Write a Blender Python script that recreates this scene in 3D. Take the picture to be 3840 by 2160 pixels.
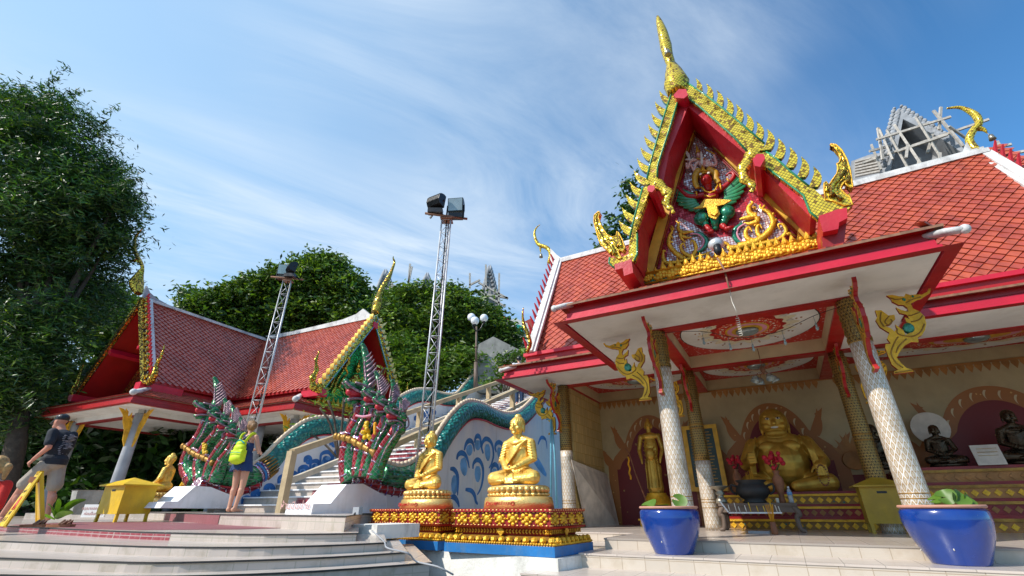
import bpy, math, random
from mathutils import Vector as V, Matrix
from math import sin, cos, pi, radians, sqrt
# ---------------------------------------------------------------- camera, sky, sun, exposure
for o in list(bpy.data.objects): bpy.data.objects.remove(o)
sc = bpy.context.scene; C = sc.collection
PIT, ROL = radians(25.84), radians(-.19)
_r0, _u0, FW = V((1, 0, 0)), V((0, -sin(PIT), cos(PIT))), V((0, cos(PIT), sin(PIT)))
RT = _r0*cos(ROL)+_u0*sin(ROL); UP = -_r0*sin(ROL)+_u0*cos(ROL)
cd = bpy.data.cameras.new('camera'); cam = bpy.data.objects.new('camera', cd); C.objects.link(cam)
cam.matrix_world = Matrix((RT, UP, -FW)).transposed().to_4x4()
cd.lens = 16; cd.sensor_width = 36; cd.clip_end = 2000; cd.clip_start = .05
sc.camera = cam
FPX = 16/36*3840
SUN = V((-.66, -.32, .68)).normalized()
w = bpy.data.worlds.new("World"); sc.world = w; w.use_nodes = True
nt = w.node_tree; nt.nodes.clear(); N = nt.nodes.new; LK = nt.links.new
sky = N('ShaderNodeTexSky'); sky.sky_type = 'NISHITA'; sky.sun_disc = False
sky.sun_elevation = math.asin(SUN.z); sky.sun_rotation = math.atan2(SUN.x, SUN.y)
sky.air_density = 1.0; sky.dust_density = .6; sky.ozone_density = 2.5
tc = N('ShaderNodeTexCoord'); sp = N('ShaderNodeSeparateXYZ'); LK(tc.outputs['Generated'], sp.inputs[0])
# wispy cirrus laid out on a high flat layer (direction / height)
mz = N('ShaderNodeMath'); mz.operation = 'MAXIMUM'; mz.inputs[1].default_value = .06; LK(sp.outputs[2], mz.inputs[0])
dv = N('ShaderNodeVectorMath'); dv.operation = 'DIVIDE'; cb = N('ShaderNodeCombineXYZ')
for i in range(3): LK(mz.outputs[0], cb.inputs[i])
LK(tc.outputs['Generated'], dv.inputs[0]); LK(cb.outputs[0], dv.inputs[1])
mp = N('ShaderNodeMapping'); mp.inputs['Scale'].default_value = (.6, 2.0, 1); mp0 = N('ShaderNodeMapping'); mp0.inputs['Rotation'].default_value = (0, 0, radians(-32)); LK(dv.outputs[0], mp0.inputs[0]); LK(mp0.outputs[0], mp.inputs[0])
n1 = N('ShaderNodeTexNoise'); n1.inputs['Scale'].default_value = 1.15; n1.inputs['Detail'].default_value = 11; n1.inputs['Roughness'].default_value = .64; n1.inputs['Distortion'].default_value = .8; LK(mp.outputs[0], n1.inputs[0])
n2 = N('ShaderNodeTexNoise'); n2.inputs['Scale'].default_value = .9; n2.inputs['Detail'].default_value = 3; LK(dv.outputs[0], n2.inputs[0])
r1 = N('ShaderNodeMapRange'); r1.inputs[1].default_value = .38; r1.inputs[2].default_value = .76; LK(n1.outputs[0], r1.inputs[0])
r2 = N('ShaderNodeMapRange'); r2.inputs[1].default_value = .3; r2.inputs[2].default_value = .65; LK(n2.outputs[0], r2.inputs[0])
# thinner cloud toward the right, veil toward the left / centre
r3 = N('ShaderNodeMapRange'); r3.inputs[1].default_value = .75; r3.inputs[2].default_value = -.35; r3.inputs[3].default_value = .25; r3.inputs[4].default_value = 1.0; LK(sp.outputs[0], r3.inputs[0])
m1 = N('ShaderNodeMath'); m1.operation = 'MULTIPLY'; LK(r1.outputs[0], m1.inputs[0]); LK(r2.outputs[0], m1.inputs[1])
m2 = N('ShaderNodeMath'); m2.operation = 'MULTIPLY'; LK(m1.outputs[0], m2.inputs[0]); LK(r3.outputs[0], m2.inputs[1])
r4 = N('ShaderNodeMapRange'); r4.inputs[1].default_value = .55; r4.inputs[2].default_value = -.8; r4.inputs[3].default_value = 0.0; r4.inputs[4].default_value = .9; LK(sp.outputs[0], r4.inputs[0])
m3 = N('ShaderNodeMath'); m3.operation = 'MULTIPLY'; m3.inputs[1].default_value = 1.15; LK(m2.outputs[0], m3.inputs[0])
mx = N('ShaderNodeMix'); mx.data_type = 'RGBA'; mx.inputs[7].default_value = (6.4, 7.3, 8.2, 1); LK(m3.outputs[0], mx.inputs[0]); mv = N('ShaderNodeMix'); mv.data_type = 'RGBA'; mv.inputs[7].default_value = (4.0, 6.0, 8.2, 1); LK(r4.outputs[0], mv.inputs[0])
tint = N('ShaderNodeMix'); tint.data_type = 'RGBA'; tint.blend_type = 'MULTIPLY'; tint.inputs[0].default_value = 1; tint.inputs[7].default_value = (.74, 1.36, 1.66, 1); LK(sky.outputs[0], tint.inputs[6])
LK(tint.outputs[2], mv.inputs[6]); LK(mv.outputs[2], mx.inputs[6])
bg = N('ShaderNodeBackground'); bg.inputs[1].default_value = .108; LK(mx.outputs[2], bg.inputs[0])
ow = N('ShaderNodeOutputWorld'); LK(bg.outputs[0], ow.inputs[0])
sl = bpy.data.lights.new('sun', 'SUN'); sl.energy = 4.2; sl.angle = radians(.5); sl.color = (1, .95, .87)
so = bpy.data.objects.new('sun', sl); C.objects.link(so); so.rotation_euler = SUN.to_track_quat('Z', 'Y').to_euler()
sc.view_settings.view_transform = 'Standard'; sc.view_settings.look = 'None'; sc.view_settings.exposure = .28; sc.view_settings.gamma = 1
sc.cycles.max_bounces = 6; sc.cycles.diffuse_bounces = 3; sc.cycles.glossy_bounces = 3; sc.cycles.transparent_max_bounces = 8; sc.cycles.use_denoising = True
sc.cycles.sample_clamp_indirect = 6
# ---------------------------------------------------------------- materials
MT = {}
def base(name):
    m = bpy.data.materials.new(name); m.use_nodes = True; t = m.node_tree; b = t.nodes['Principled BSDF']; MT[name] = m; return m, t, b
def nd(t, k, **kw):
    n = t.nodes.new('ShaderNode'+k)
    for a, v in kw.items():
        if a[0] == 'i' and a[1:].isdigit(): n.inputs[int(a[1:])].default_value = v
        else: setattr(n, a, v)
    return n
def mixc(t, f, a, b, mode='MIX'):
    n = nd(t, 'Mix', data_type='RGBA', blend_type=mode)
    for s, x in ((0, f), (6, a), (7, b)):
        if isinstance(x, (int, float)): n.inputs[s].default_value = x
        elif isinstance(x, tuple): n.inputs[s].default_value = x if len(x) == 4 else x+(1,)
        else: t.links.new(x, n.inputs[s])
    return n.outputs[2]
def mt(t, op, a, b=0, c=0):
    n = nd(t, 'Math', operation=op)
    for i, x in enumerate((a, b, c)):
        if isinstance(x, (int, float)): n.inputs[i].default_value = x
        else: t.links.new(x, n.inputs[i])
    return n.outputs[0]
def ramp(t, x, a, b, lo=0, hi=1):
    n = nd(t, 'MapRange', i1=a, i2=b, i3=lo, i4=hi); t.links.new(x, n.inputs[0]); return n.outputs[0]
def ns(t, scale, det=4, rough=.55, co=None, sc_=None):
    n = nd(t, 'TexNoise'); n.inputs['Scale'].default_value = scale; n.inputs['Detail'].default_value = det; n.inputs['Roughness'].default_value = rough
    if co is None: co = nd(t, 'TexCoord').outputs['Object']
    if sc_:
        mpn = nd(t, 'Mapping'); mpn.inputs['Scale'].default_value = sc_; t.links.new(co, mpn.inputs[0]); co = mpn.outputs[0]
    t.links.new(co, n.inputs[0]); return n.outputs[0]
def bumpn(t, b, h, st, dist=.02):
    n = nd(t, 'Bump'); n.inputs['Strength'].default_value = st; n.inputs['Distance'].default_value = dist; t.links.new(h, n.inputs['Height']); t.links.new(n.outputs[0], b.inputs['Normal'])
def dk(c, k): return tuple(x*k for x in c[:3])
def mat(name, col, rough=.5, metal=0, var=.25, vs=3, bump=.15, bs=25, stain=None, ss=1.5, sa=.5, coat=0, isl=0, spec=None, sheen=0, trans=0, emit=0):
    m, t, b = base(name)
    c = mixc(t, ramp(t, ns(t, vs), .35, .7), dk(col, 1-var), dk(col, 1+var*.25))
    if isl:
        g = nd(t, 'NewGeometry'); c = mixc(t, mt(t, 'MULTIPLY', g.outputs['Random Per Island'], 1), mixc(t, 1., c, (1-isl, 1-isl*1.1, 1-isl*.8), 'MULTIPLY'), mixc(t, 1., c, (1+isl, 1+isl*.9, 1+isl*.6), 'MULTIPLY'))
    if stain:
        c = mixc(t, mt(t, 'MULTIPLY', ramp(t, ns(t, ss, 8, .68, sc_=(1, 1, .45)), .5, .72), sa), c, stain)
    t.links.new(c, b.inputs['Base Color'])
    b.inputs['Roughness'].default_value = rough; b.inputs['Metallic'].default_value = metal
    if spec is not None: b.inputs['Specular IOR Level'].default_value = spec
    if coat: b.inputs['Coat Weight'].default_value = coat; b.inputs['Coat Roughness'].default_value = .08
    if trans: b.inputs['Transmission Weight'].default_value = trans
    t.links.new(ramp(t, ns(t, vs*2.3), .3, .7, max(0, rough-.08), min(1, rough+.1)), b.inputs['Roughness'])
    if bump: bumpn(t, b, ns(t, bs, 5), bump)
    return m
def mosaic(name, col, cell=.05, jit=.35, metal=1., rough=.18, grout=(.05, .03, .01), gw=.08, var=.35, col2=None, mix2=.3, rot=45, axes='XZ'):
    """little square mirror tiles set slightly out of true"""
    m, t, b = base(name)
    co = nd(t, 'TexCoord').outputs['Object']
    mp_ = nd(t, 'Mapping'); t.links.new(co, mp_.inputs[0])
    mp_.inputs['Rotation'].default_value = (0, radians(rot), 0) if axes == 'XZ' else (radians(rot), 0, 0)
    mp_.inputs['Scale'].default_value = (1/cell,)*3
    fr = nd(t, 'VectorMath', operation='FRACTION'); fl = nd(t, 'VectorMath', operation='FLOOR')
    t.links.new(mp_.outputs[0], fr.inputs[0]); t.links.new(mp_.outputs[0], fl.inputs[0])
    wn = nd(t, 'TexWhiteNoise', noise_dimensions='3D'); t.links.new(fl.outputs[0], wn.inputs['Vector'])
    s = nd(t, 'SeparateXYZ'); t.links.new(fr.outputs[0], s.inputs[0])
    ax = (0, 2) if axes == 'XZ' else (1, 2)
    e = [mt(t, 'ABSOLUTE', mt(t, 'SUBTRACT', s.outputs[i], .5)) for i in ax]
    g = mt(t, 'GREATER_THAN', mt(t, 'MAXIMUM', e[0], e[1]), .5-gw)
    c = mixc(t, ramp(t, wn.outputs['Value'], 0, 1), dk(col, 1-var), dk(col, 1+var*.5))
    if col2: c = mixc(t, mt(t, 'LESS_THAN', wn.outputs['Value'], mix2), c, col2)
    c = mixc(t, g, c, grout); t.links.new(c, b.inputs['Base Color'])
    t.links.new(mt(t, 'MULTIPLY', mt(t, 'SUBTRACT', 1., g), metal), b.inputs['Metallic'])
    t.links.new(mt(t, 'MULTIPLY_ADD', g, .6, rough), b.inputs['Roughness'])
    ge = nd(t, 'NewGeometry'); a = nd(t, 'VectorMath', operation='MULTIPLY_ADD')
    sb = nd(t, 'VectorMath', operation='SUBTRACT'); sb.inputs[1].default_value = (.5, .5, .5); t.links.new(wn.outputs['Color'], sb.inputs[0])
    t.links.new(sb.outputs[0], a.inputs[0]); a.inputs[1].default_value = (jit,)*3; t.links.new(ge.outputs['Normal'], a.inputs[2])
    no = nd(t, 'VectorMath', operation='NORMALIZE'); t.links.new(a.outputs[0], no.inputs[0]); t.links.new(no.outputs[0], b.inputs['Normal'])
    return m
def tiled(name, col, grout, sx, sz, rough=.3, gw=.02, axes='XZ', var=.12, stain=None, sa=.5, ss=2, off=.0, coat=.0):
    m, t, b = base(name)
    co = nd(t, 'TexCoord').outputs['UV' if axes == 'UV' else 'Object']; s = nd(t, 'SeparateXYZ'); t.links.new(co, s.inputs[0])
    i, j = {'XZ': (0, 2), 'XY': (0, 1), 'YZ': (1, 2), 'UV': (0, 1)}[axes]
    a = mt(t, 'DIVIDE', s.outputs[i], sx); c_ = mt(t, 'DIVIDE', mt(t, 'ADD', s.outputs[j], off), sz)
    ea = mt(t, 'ABSOLUTE', mt(t, 'SUBTRACT', mt(t, 'FRACT', a), .5)); ec = mt(t, 'ABSOLUTE', mt(t, 'SUBTRACT', mt(t, 'FRACT', c_), .5))
    g = mt(t, 'MAXIMUM', mt(t, 'GREATER_THAN', ea, .5-gw/sx/2), mt(t, 'GREATER_THAN', ec, .5-gw/sz/2))
    cb_ = nd(t, 'CombineXYZ'); t.links.new(mt(t, 'FLOOR', a), cb_.inputs[0]); t.links.new(mt(t, 'FLOOR', c_), cb_.inputs[1])
    wn = nd(t, 'TexWhiteNoise', noise_dimensions='2D'); t.links.new(cb_.outputs[0], wn.inputs['Vector'])
    c = mixc(t, wn.outputs['Value'], dk(col, 1-var), col)
    c = mixc(t, ramp(t, ns(t, 2.2, 6), .4, .8, 0, .5), c, dk(col, .78))
    if stain: c = mixc(t, mt(t, 'MULTIPLY', ramp(t, ns(t, ss, 8, .7), .5, .75), sa), c, stain)
    c = mixc(t, mt(t, 'MULTIPLY', g, .8), c, grout); t.links.new(c, b.inputs['Base Color'])
    t.links.new(mt(t, 'MULTIPLY_ADD', g, .4, rough), b.inputs['Roughness']); bumpn(t, b, mt(t, 'SUBTRACT', 1., g), .25, .01)
    if coat: b.inputs['Coat Weight'].default_value = coat
    return m
mat('red', (.42, .007, .009), .42, coat=.1, var=.18, stain=(.28, .008, .01), ss=2.5, sa=.35, bump=.06)
mat('redbright', (.60, .008, .035), .42, coat=.1, var=.15, bump=.08)
mat('redpink', (.56, .018, .035), .42, var=.22, stain=(.35, .02, .03), sa=.5, bump=.2)
mat('darkred', (.30, .01, .012), .4, var=.3)
mat('plaster', (.80, .78, .73), .7, var=.14, vs=1.3, stain=(.42, .38, .31), ss=1.6, sa=.4)
mat('whitewash', (.86, .86, .87), .6, var=.1, stain=(.38, .37, .33), ss=2.6, sa=.5)
mat('wallwhite', (.86, .84, .78), .7, var=.12, stain=(.2, .19, .15), ss=1.7, sa=.85, bump=.3)
mat('ridgewhite', (.74, .73, .71), .8, var=.25, stain=(.22, .21, .2), ss=3.5, sa=.8, bump=.4)
mat('ridgegrey', (.42, .42, .44), .8, var=.3, stain=(.1, .1, .11), ss=2.5, sa=.9)
mat('wallcream', (.50, .39, .21), .6, var=.15, stain=(.3, .2, .1), sa=.3)
mat('cream', (.66, .53, .32), .6, var=.15, stain=(.5, .36, .18), sa=.3)
mat('concrete', (.36, .35, .32), .85, var=.3, stain=(.09, .09, .07), ss=1.2, sa=.9, bump=.5)
mat('rail', (.50, .38, .22), .75, var=.25, stain=(.17, .13, .08), ss=2.2, sa=.8, bump=.35)
mat('railpale', (.62, .55, .43), .75, var=.25, stain=(.3, .25, .17), ss=2, sa=.6, bump=.3)
mat('greycem', (.38, .39, .41), .85, var=.25, stain=(.25, .25, .26), ss=.6, sa=.7)
mat('scaff', (.55, .50, .44), .8, var=.35, vs=9)
mat('steel', (.70, .71, .72), .4, metal=.35, var=.25, stain=(.28, .16, .09), ss=9, sa=.5)
mat('rust', (.30, .15, .09), .8, var=.4, vs=12)
mat('black', (.012, .012, .013), .35, var=.3)
mat('soot_shadowline', (.03, .028, .027), .55, var=.4, bump=.2)
mat('goldshade', (.68, .40, .06), .38, metal=.55, var=.4, vs=3, bump=.2)  # darker copy of the gold, with the hall's shade put into its colour
mat('silverplain', (.40, .25, .29), .35, metal=.35, var=.6, vs=22, bump=.3)
mat('gold', (.98, .62, .13), .34, metal=.5, var=.28, vs=6, bump=.25, bs=35)
mat('goldpaint', (.90, .49, .03), .36, metal=.4, var=.3, vs=8, bump=.5, bs=45, stain=(.42, .18, .02), ss=7, sa=.6)
mat('goldpale', (.93, .63, .21), .34, metal=.62, var=.2, vs=5, bump=.35, bs=55, stain=(.6, .3, .06), ss=3, sa=.35)
mat('golddark', (.42, .22, .04), .45, metal=.5, var=.4, vs=7, bump=.3)
mat('goldbrown', (.46, .20, .05), .5, metal=.15, var=.35, vs=5)
mat('ochre', (.72, .40, .03), .5, var=.3, vs=6, stain=(.3, .12, .01), sa=.5)
mat('yellow', (.80, .50, .010), .45, var=.2, stain=(.35, .2, .02), ss=3, sa=.5, bump=.1)
mat('yellowdull', (.46, .29, .02), .55, var=.25, stain=(.2, .13, .02), ss=3, sa=.5)
mat('signyellow', (.85, .55, .01), .4, var=.12, stain=(.55, .3, .01), ss=6, sa=.4)
mat('leafgreen', (.03, .30, .12), .35, coat=.4, var=.4, vs=9)
mat('gemgreen', (.01, .25, .13), .25, metal=.3, coat=.6, var=.5, vs=30)
mat('blueband', (.02, .19, .50), .5, var=.25, stain=(.12, .2, .28), ss=5, sa=.6)
mat('blueglaze', (.006, .050, .30), .2, coat=.5, var=.35, vs=2.5, stain=(.03, .05, .22), ss=3, sa=.5, bump=.04)
mat('terracotta', (.55, .27, .19), .7, var=.25)
mat('wave', (.03, .18, .50), .6, var=.45, vs=4, bump=.1)
mat('wavelight', (.18, .42, .75), .65, var=.4, vs=3)
mat('skin', (.62, .32, .21), .5, var=.14, vs=6, bump=.05)
mat('skinred', (.60, .25, .16), .5, var=.2, vs=6, bump=.05)
mat('skinpale', (.80, .52, .45), .5, var=.1, bump=.05)
mat('hair', (.30, .15, .05), .5, var=.5, vs=25, bump=.6, bs=60)
mat('hairblond', (.52, .30, .10), .5, var=.4, vs=25, bump=.6, bs=60)
mat('navy', (.012, .04, .13), .8, var=.3, bump=.2)
mat('tshirt', (.018, .022, .032), .85, var=.3, bump=.25, bs=12)
mat('printgrey', (.30, .31, .36), .8, var=.5, vs=20)
mat('khaki', (.36, .30, .24), .85, var=.2, bump=.3, bs=14)
mat('redcloth', (.68, .02, .01), .8, var=.25, bump=.3, bs=12)
mat('denim', (.02, .05, .12), .85, var=.4, vs=12)
mat('neon', (.62, .80, .01), .6, var=.12, bump=.25, bs=14)
mat('teal', (.02, .45, .38), .6)
mat('whitecloth', (.72, .74, .80), .8, var=.1)
mat('bronze', (.09, .065, .04), .3, metal=.75, var=.5, vs=6)
mat('pewter', (.42, .38, .30), .35, metal=.7, var=.3, vs=6)
mat('wood', (.16, .11, .08), .6, var=.35)
mat('woodbrown', (.33, .12, .05), .55, var=.4, vs=10)
mat('trunk', (.09, .065, .045), .9, var=.45, vs=6, bump=.8, bs=10)
mat('greenboard', (.02, .045, .04), .4)
mat('glassgrey', (.35, .42, .42), .12, metal=.35, var=.25, vs=4)
mat('globe', (.85, .86, .88), .25, coat=.5, var=.03, bump=0)
mat('pipeblue', (.16, .42, .55), .5, var=.25)
mat('board', (.72, .64, .54), .7, var=.25, vs=5, stain=(.3, .25, .2), sa=.5)
mat('dark', (.02, .014, .012), .9)
mat('pink', (.70, .28, .38), .5, var=.2)
mat('flowerred', (.60, .01, .03), .6, var=.4, vs=20)
mat('earth', (.11, .085, .055), .95, var=.4, bump=.6)
mat('hillgreen', (.03, .055, .018), .95, var=.6, vs=2, bump=1, bs=5)
mat('paper', (.8, .8, .8), .6, var=.05)
mat('textred', (.65, .05, .03), .6, bump=0)
mat('textfaded', (.75, .42, .38), .7, var=.3, vs=30, bump=0)
mat('textblack', (.03, .03, .03), .6, bump=0)
mat('ivory', (.75, .70, .60), .5)
mat('bottle', (.75, .82, .9), .1, trans=.6, bump=0)
mat('cloth_orange', (.85, .38, .01), .7, var=.3, vs=8)
mat('scalecream', (.80, .62, .42), .4, coat=.3, var=.25, vs=10)
for nm, c_, i_ in (('leaf_dark', (.035, .095, .022), .7), ('leaf_mid', (.10, .19, .024), .7), ('leaf_light', (.24, .34, .045), .6), ('leaf_fern', (.13, .26, .025), .5)):
    m, t, b = base(nm)
    g = nd(t, 'NewGeometry'); c = mixc(t, g.outputs['Random Per Island'], dk(c_, 1-i_), dk(c_, 1+i_))
    c = mixc(t, ramp(t, ns(t, .9, 3), .38, .62), dk(c_, .55), c); t.links.new(c, b.inputs['Base Color']); b.inputs['Roughness'].default_value = .45
    tr = nd(t, 'BsdfTranslucent'); t.links.new(mixc(t, 1., c, (1.5, 1.7, .5), 'MULTIPLY'), tr.inputs[0]); ms = nd(t, 'MixShader'); ms.inputs[0].default_value = .25
    t.links.new(b.outputs[0], ms.inputs[1]); t.links.new(tr.outputs[0], ms.inputs[2]); t.links.new(ms.outputs[0], t.nodes['Material Output'].inputs[0])
mosaic('goldmosaic', (.98, .70, .06), .036, .26, metal=.42, rough=.2, col2=(.30, .16, .02), mix2=.16)
mosaic('goldmosaic_side', (.95, .62, .10), .055, .5, rough=.16, axes='YZ', col2=(.35, .2, .03), mix2=.14)
mosaic('golddots', (.95, .60, .07), .035, .6, rough=.2, rot=30, col2=(.3, .15, .02), mix2=.35)
mosaic('greenmosaic', (.02, .42, .10), .035, .6, metal=.8, rough=.2, grout=(.02, .1, .04))
mosaic('silvermosaic', (.76, .68, .70), .04, .6, metal=.3, rough=.12, grout=(.25, .03, .05), gw=.1, rot=0)
mosaic('pinkmosaic', (.52, .03, .05), .04, .3, metal=.1, rough=.3, grout=(.2, .02, .04), rot=0)
mosaic('nagagreen', (.02, .22, .07), .05, .6, metal=.5, rough=.25, grout=(.12, .15, .12), gw=.07, col2=(.02, .12, .04), mix2=.4)
mosaic('nagared', (.34, .004, .012), .05, .5, metal=.4, rough=.28, grout=(.28, .12, .14), gw=.06)
mosaic('nagasilver', (.72, .68, .72), .025, .8, metal=.8, rough=.25, grout=(.3, .05, .08), gw=.12, col2=(.08, .06, .35), mix2=.2)
# overlapping teal scales
m, t, b = base('tealscale'); vo = nd(t, 'TexVoronoi'); vo.inputs['Scale'].default_value = 13; co = nd(t, 'TexCoord').outputs['Object']; t.links.new(co, vo.inputs['Vector'])
t.links.new(mixc(t, ramp(t, vo.outputs['Distance'], 0, .6), (.012, .30, .24), (.004, .12, .10)), b.inputs['Base Color']); b.inputs['Roughness'].default_value = .28
b.inputs['Coat Weight'].default_value = .25; bumpn(t, b, vo.outputs['Distance'], 1., .05)
# roof tiles, each island its own tint
for nm, c1, c2, rg in (('rooftile', (.50, .095, .04), (.40, .065, .036), .4), ('rooftile_left', (.54, .115, .065), (.42, .07, .042), .3)):
    m, t, b = base(nm); g = nd(t, 'NewGeometry'); wn = nd(t, 'TexWhiteNoise', noise_dimensions='1D'); t.links.new(g.outputs['Random Per Island'], wn.inputs['W'])
    c = mixc(t, wn.outputs['Value'], c1, c2); c = mixc(t, ramp(t, ns(t, 1.6, 9, .7, sc_=(1.6, 1, .6)), .48, .72, 0, .75), c, dk(c2, .4)); t.links.new(c, b.inputs['Base Color'])
    b.inputs['Roughness'].default_value = rg; b.inputs['Coat Weight'].default_value = .25; b.inputs['Coat Roughness'].default_value = .25
tiled('steptile', (.60, .52, .43), (.34, .26, .18), .25, .25, .28, gw=.008, axes='UV', stain=(.38, .29, .18), sa=.6, ss=2.5)
tiled('steptile_grey', (.54, .46, .40), (.36, .33, .26), .2, .12, .35, gw=.008, axes='UV', stain=(.26, .22, .14), sa=.85, ss=3.5)
tiled('riserred', (.30, .035, .045), (.42, .38, .36), .2, .12, .35, gw=.008, axes='UV', stain=(.45, .2, .2), sa=.8, ss=14)
tiled('floorpale', (.62, .53, .46), (.30, .26, .22), .3, .3, .3, gw=.008, axes='XY', coat=.2, stain=(.36, .30, .24), sa=.6, ss=1.3)
tiled('floorwine', (.30, .10, .11), (.2, .08, .08), .3, .3, .5, gw=.005, axes='XY')
tiled('wallgold', (.62, .45, .18), (.42, .26, .07), .12, .2, .45, gw=.012, axes='YZ', var=.25)
def colmat(name, bgc, lnc, fill, metal, n=14, k=8.5):
    m, t, b = base(name); uv = nd(t, 'TexCoord').outputs['UV']; s = nd(t, 'SeparateXYZ'); t.links.new(uv, s.inputs[0])
    u = mt(t, 'MULTIPLY', s.outputs[0], n/2); v = mt(t, 'MULTIPLY', s.outputs[1], k/2)
    def ln(x, wd): return mt(t, 'LESS_THAN', mt(t, 'ABSOLUTE', mt(t, 'SUBTRACT', mt(t, 'FRACT', x), .5)), wd)
    L = mt(t, 'MAXIMUM', ln(mt(t, 'ADD', u, v), .075), ln(mt(t, 'SUBTRACT', u, v), .075))
    L2 = mt(t, 'MAXIMUM', ln(mt(t, 'MULTIPLY', v, 2), .08), mt(t, 'MAXIMUM', ln(mt(t, 'ADD', mt(t, 'MULTIPLY', u, 3), v), .09), ln(mt(t, 'SUBTRACT', mt(t, 'MULTIPLY', u, 3), v), .09)))
    c = mixc(t, L2, fill, lnc); c = mixc(t, L, c, bgc)
    c = mixc(t, ramp(t, ns(t, 3, 7, .7), .5, .72, 0, .75), c, dk(lnc, .35)); t.links.new(c, b.inputs['Base Color'])
    b.inputs['Metallic'].default_value = metal; b.inputs['Roughness'].default_value = .38; bumpn(t, b, mt(t, 'ADD', L, L2), .3, .01)
colmat('columnwhite', (.76, .73, .70), (.44, .28, .12), (.60, .52, .42), .25, 14, 17)
colmat('columndark_shade', (.02, .015, .01), (.62, .38, .09), (.10, .06, .025), .45, 18, 24)  # black and gold head band, also painted shade on the rear shafts
m, t, b = base('muralwall'); c = mixc(t, ramp(t, ns(t, 1.1, 4, .6, sc_=(1, 1, .6)), .46, .70, 0, .5), (.74, .70, .67), (.30, .44, .66))
c = mixc(t, mt(t, 'MULTIPLY', ramp(t, ns(t, 1.9, 8, .7, sc_=(2, 2, .25)), .54, .72), .6), c, (.42, .38, .32)); t.links.new(c, b.inputs['Base Color']); b.inputs['Roughness'].default_value = .75; bumpn(t, b, ns(t, 9, 6), .3)
def floral(name, bgc, spots, sc_=9, th=.33):
    m, t, b = base(name); vo = nd(t, 'TexVoronoi'); vo.inputs['Scale'].default_value = sc_; t.links.new(nd(t, 'TexCoord').outputs['Object'], vo.inputs['Vector'])
    no = ns(t, sc_*2.5, 3); c = mixc(t, mt(t, 'LESS_THAN', mt(t, 'ADD', vo.outputs['Distance'], mt(t, 'MULTIPLY', no, .35)), th), bgc, spots)
    t.links.new(c, b.inputs['Base Color']); b.inputs['Roughness'].default_value = .5
floral('muralred', (.17, .004, .003), (.34, .18, .04), 4.2, .28)
floral('ceilred', (.50, .02, .012), (.62, .36, .36), 14, .42)
floral('ceilring', (.55, .03, .015), (.75, .62, .38), 26, .45)
floral('ceilleaf', (.72, .64, .44), (.55, .3, .06), 16, .36)
floral('altargold', (.28, .14, .02), (.02, .14, .10), 12, .34)
floral('muralgold', (.36, .13, .025), (.62, .36, .1), 8, .3)
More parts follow.
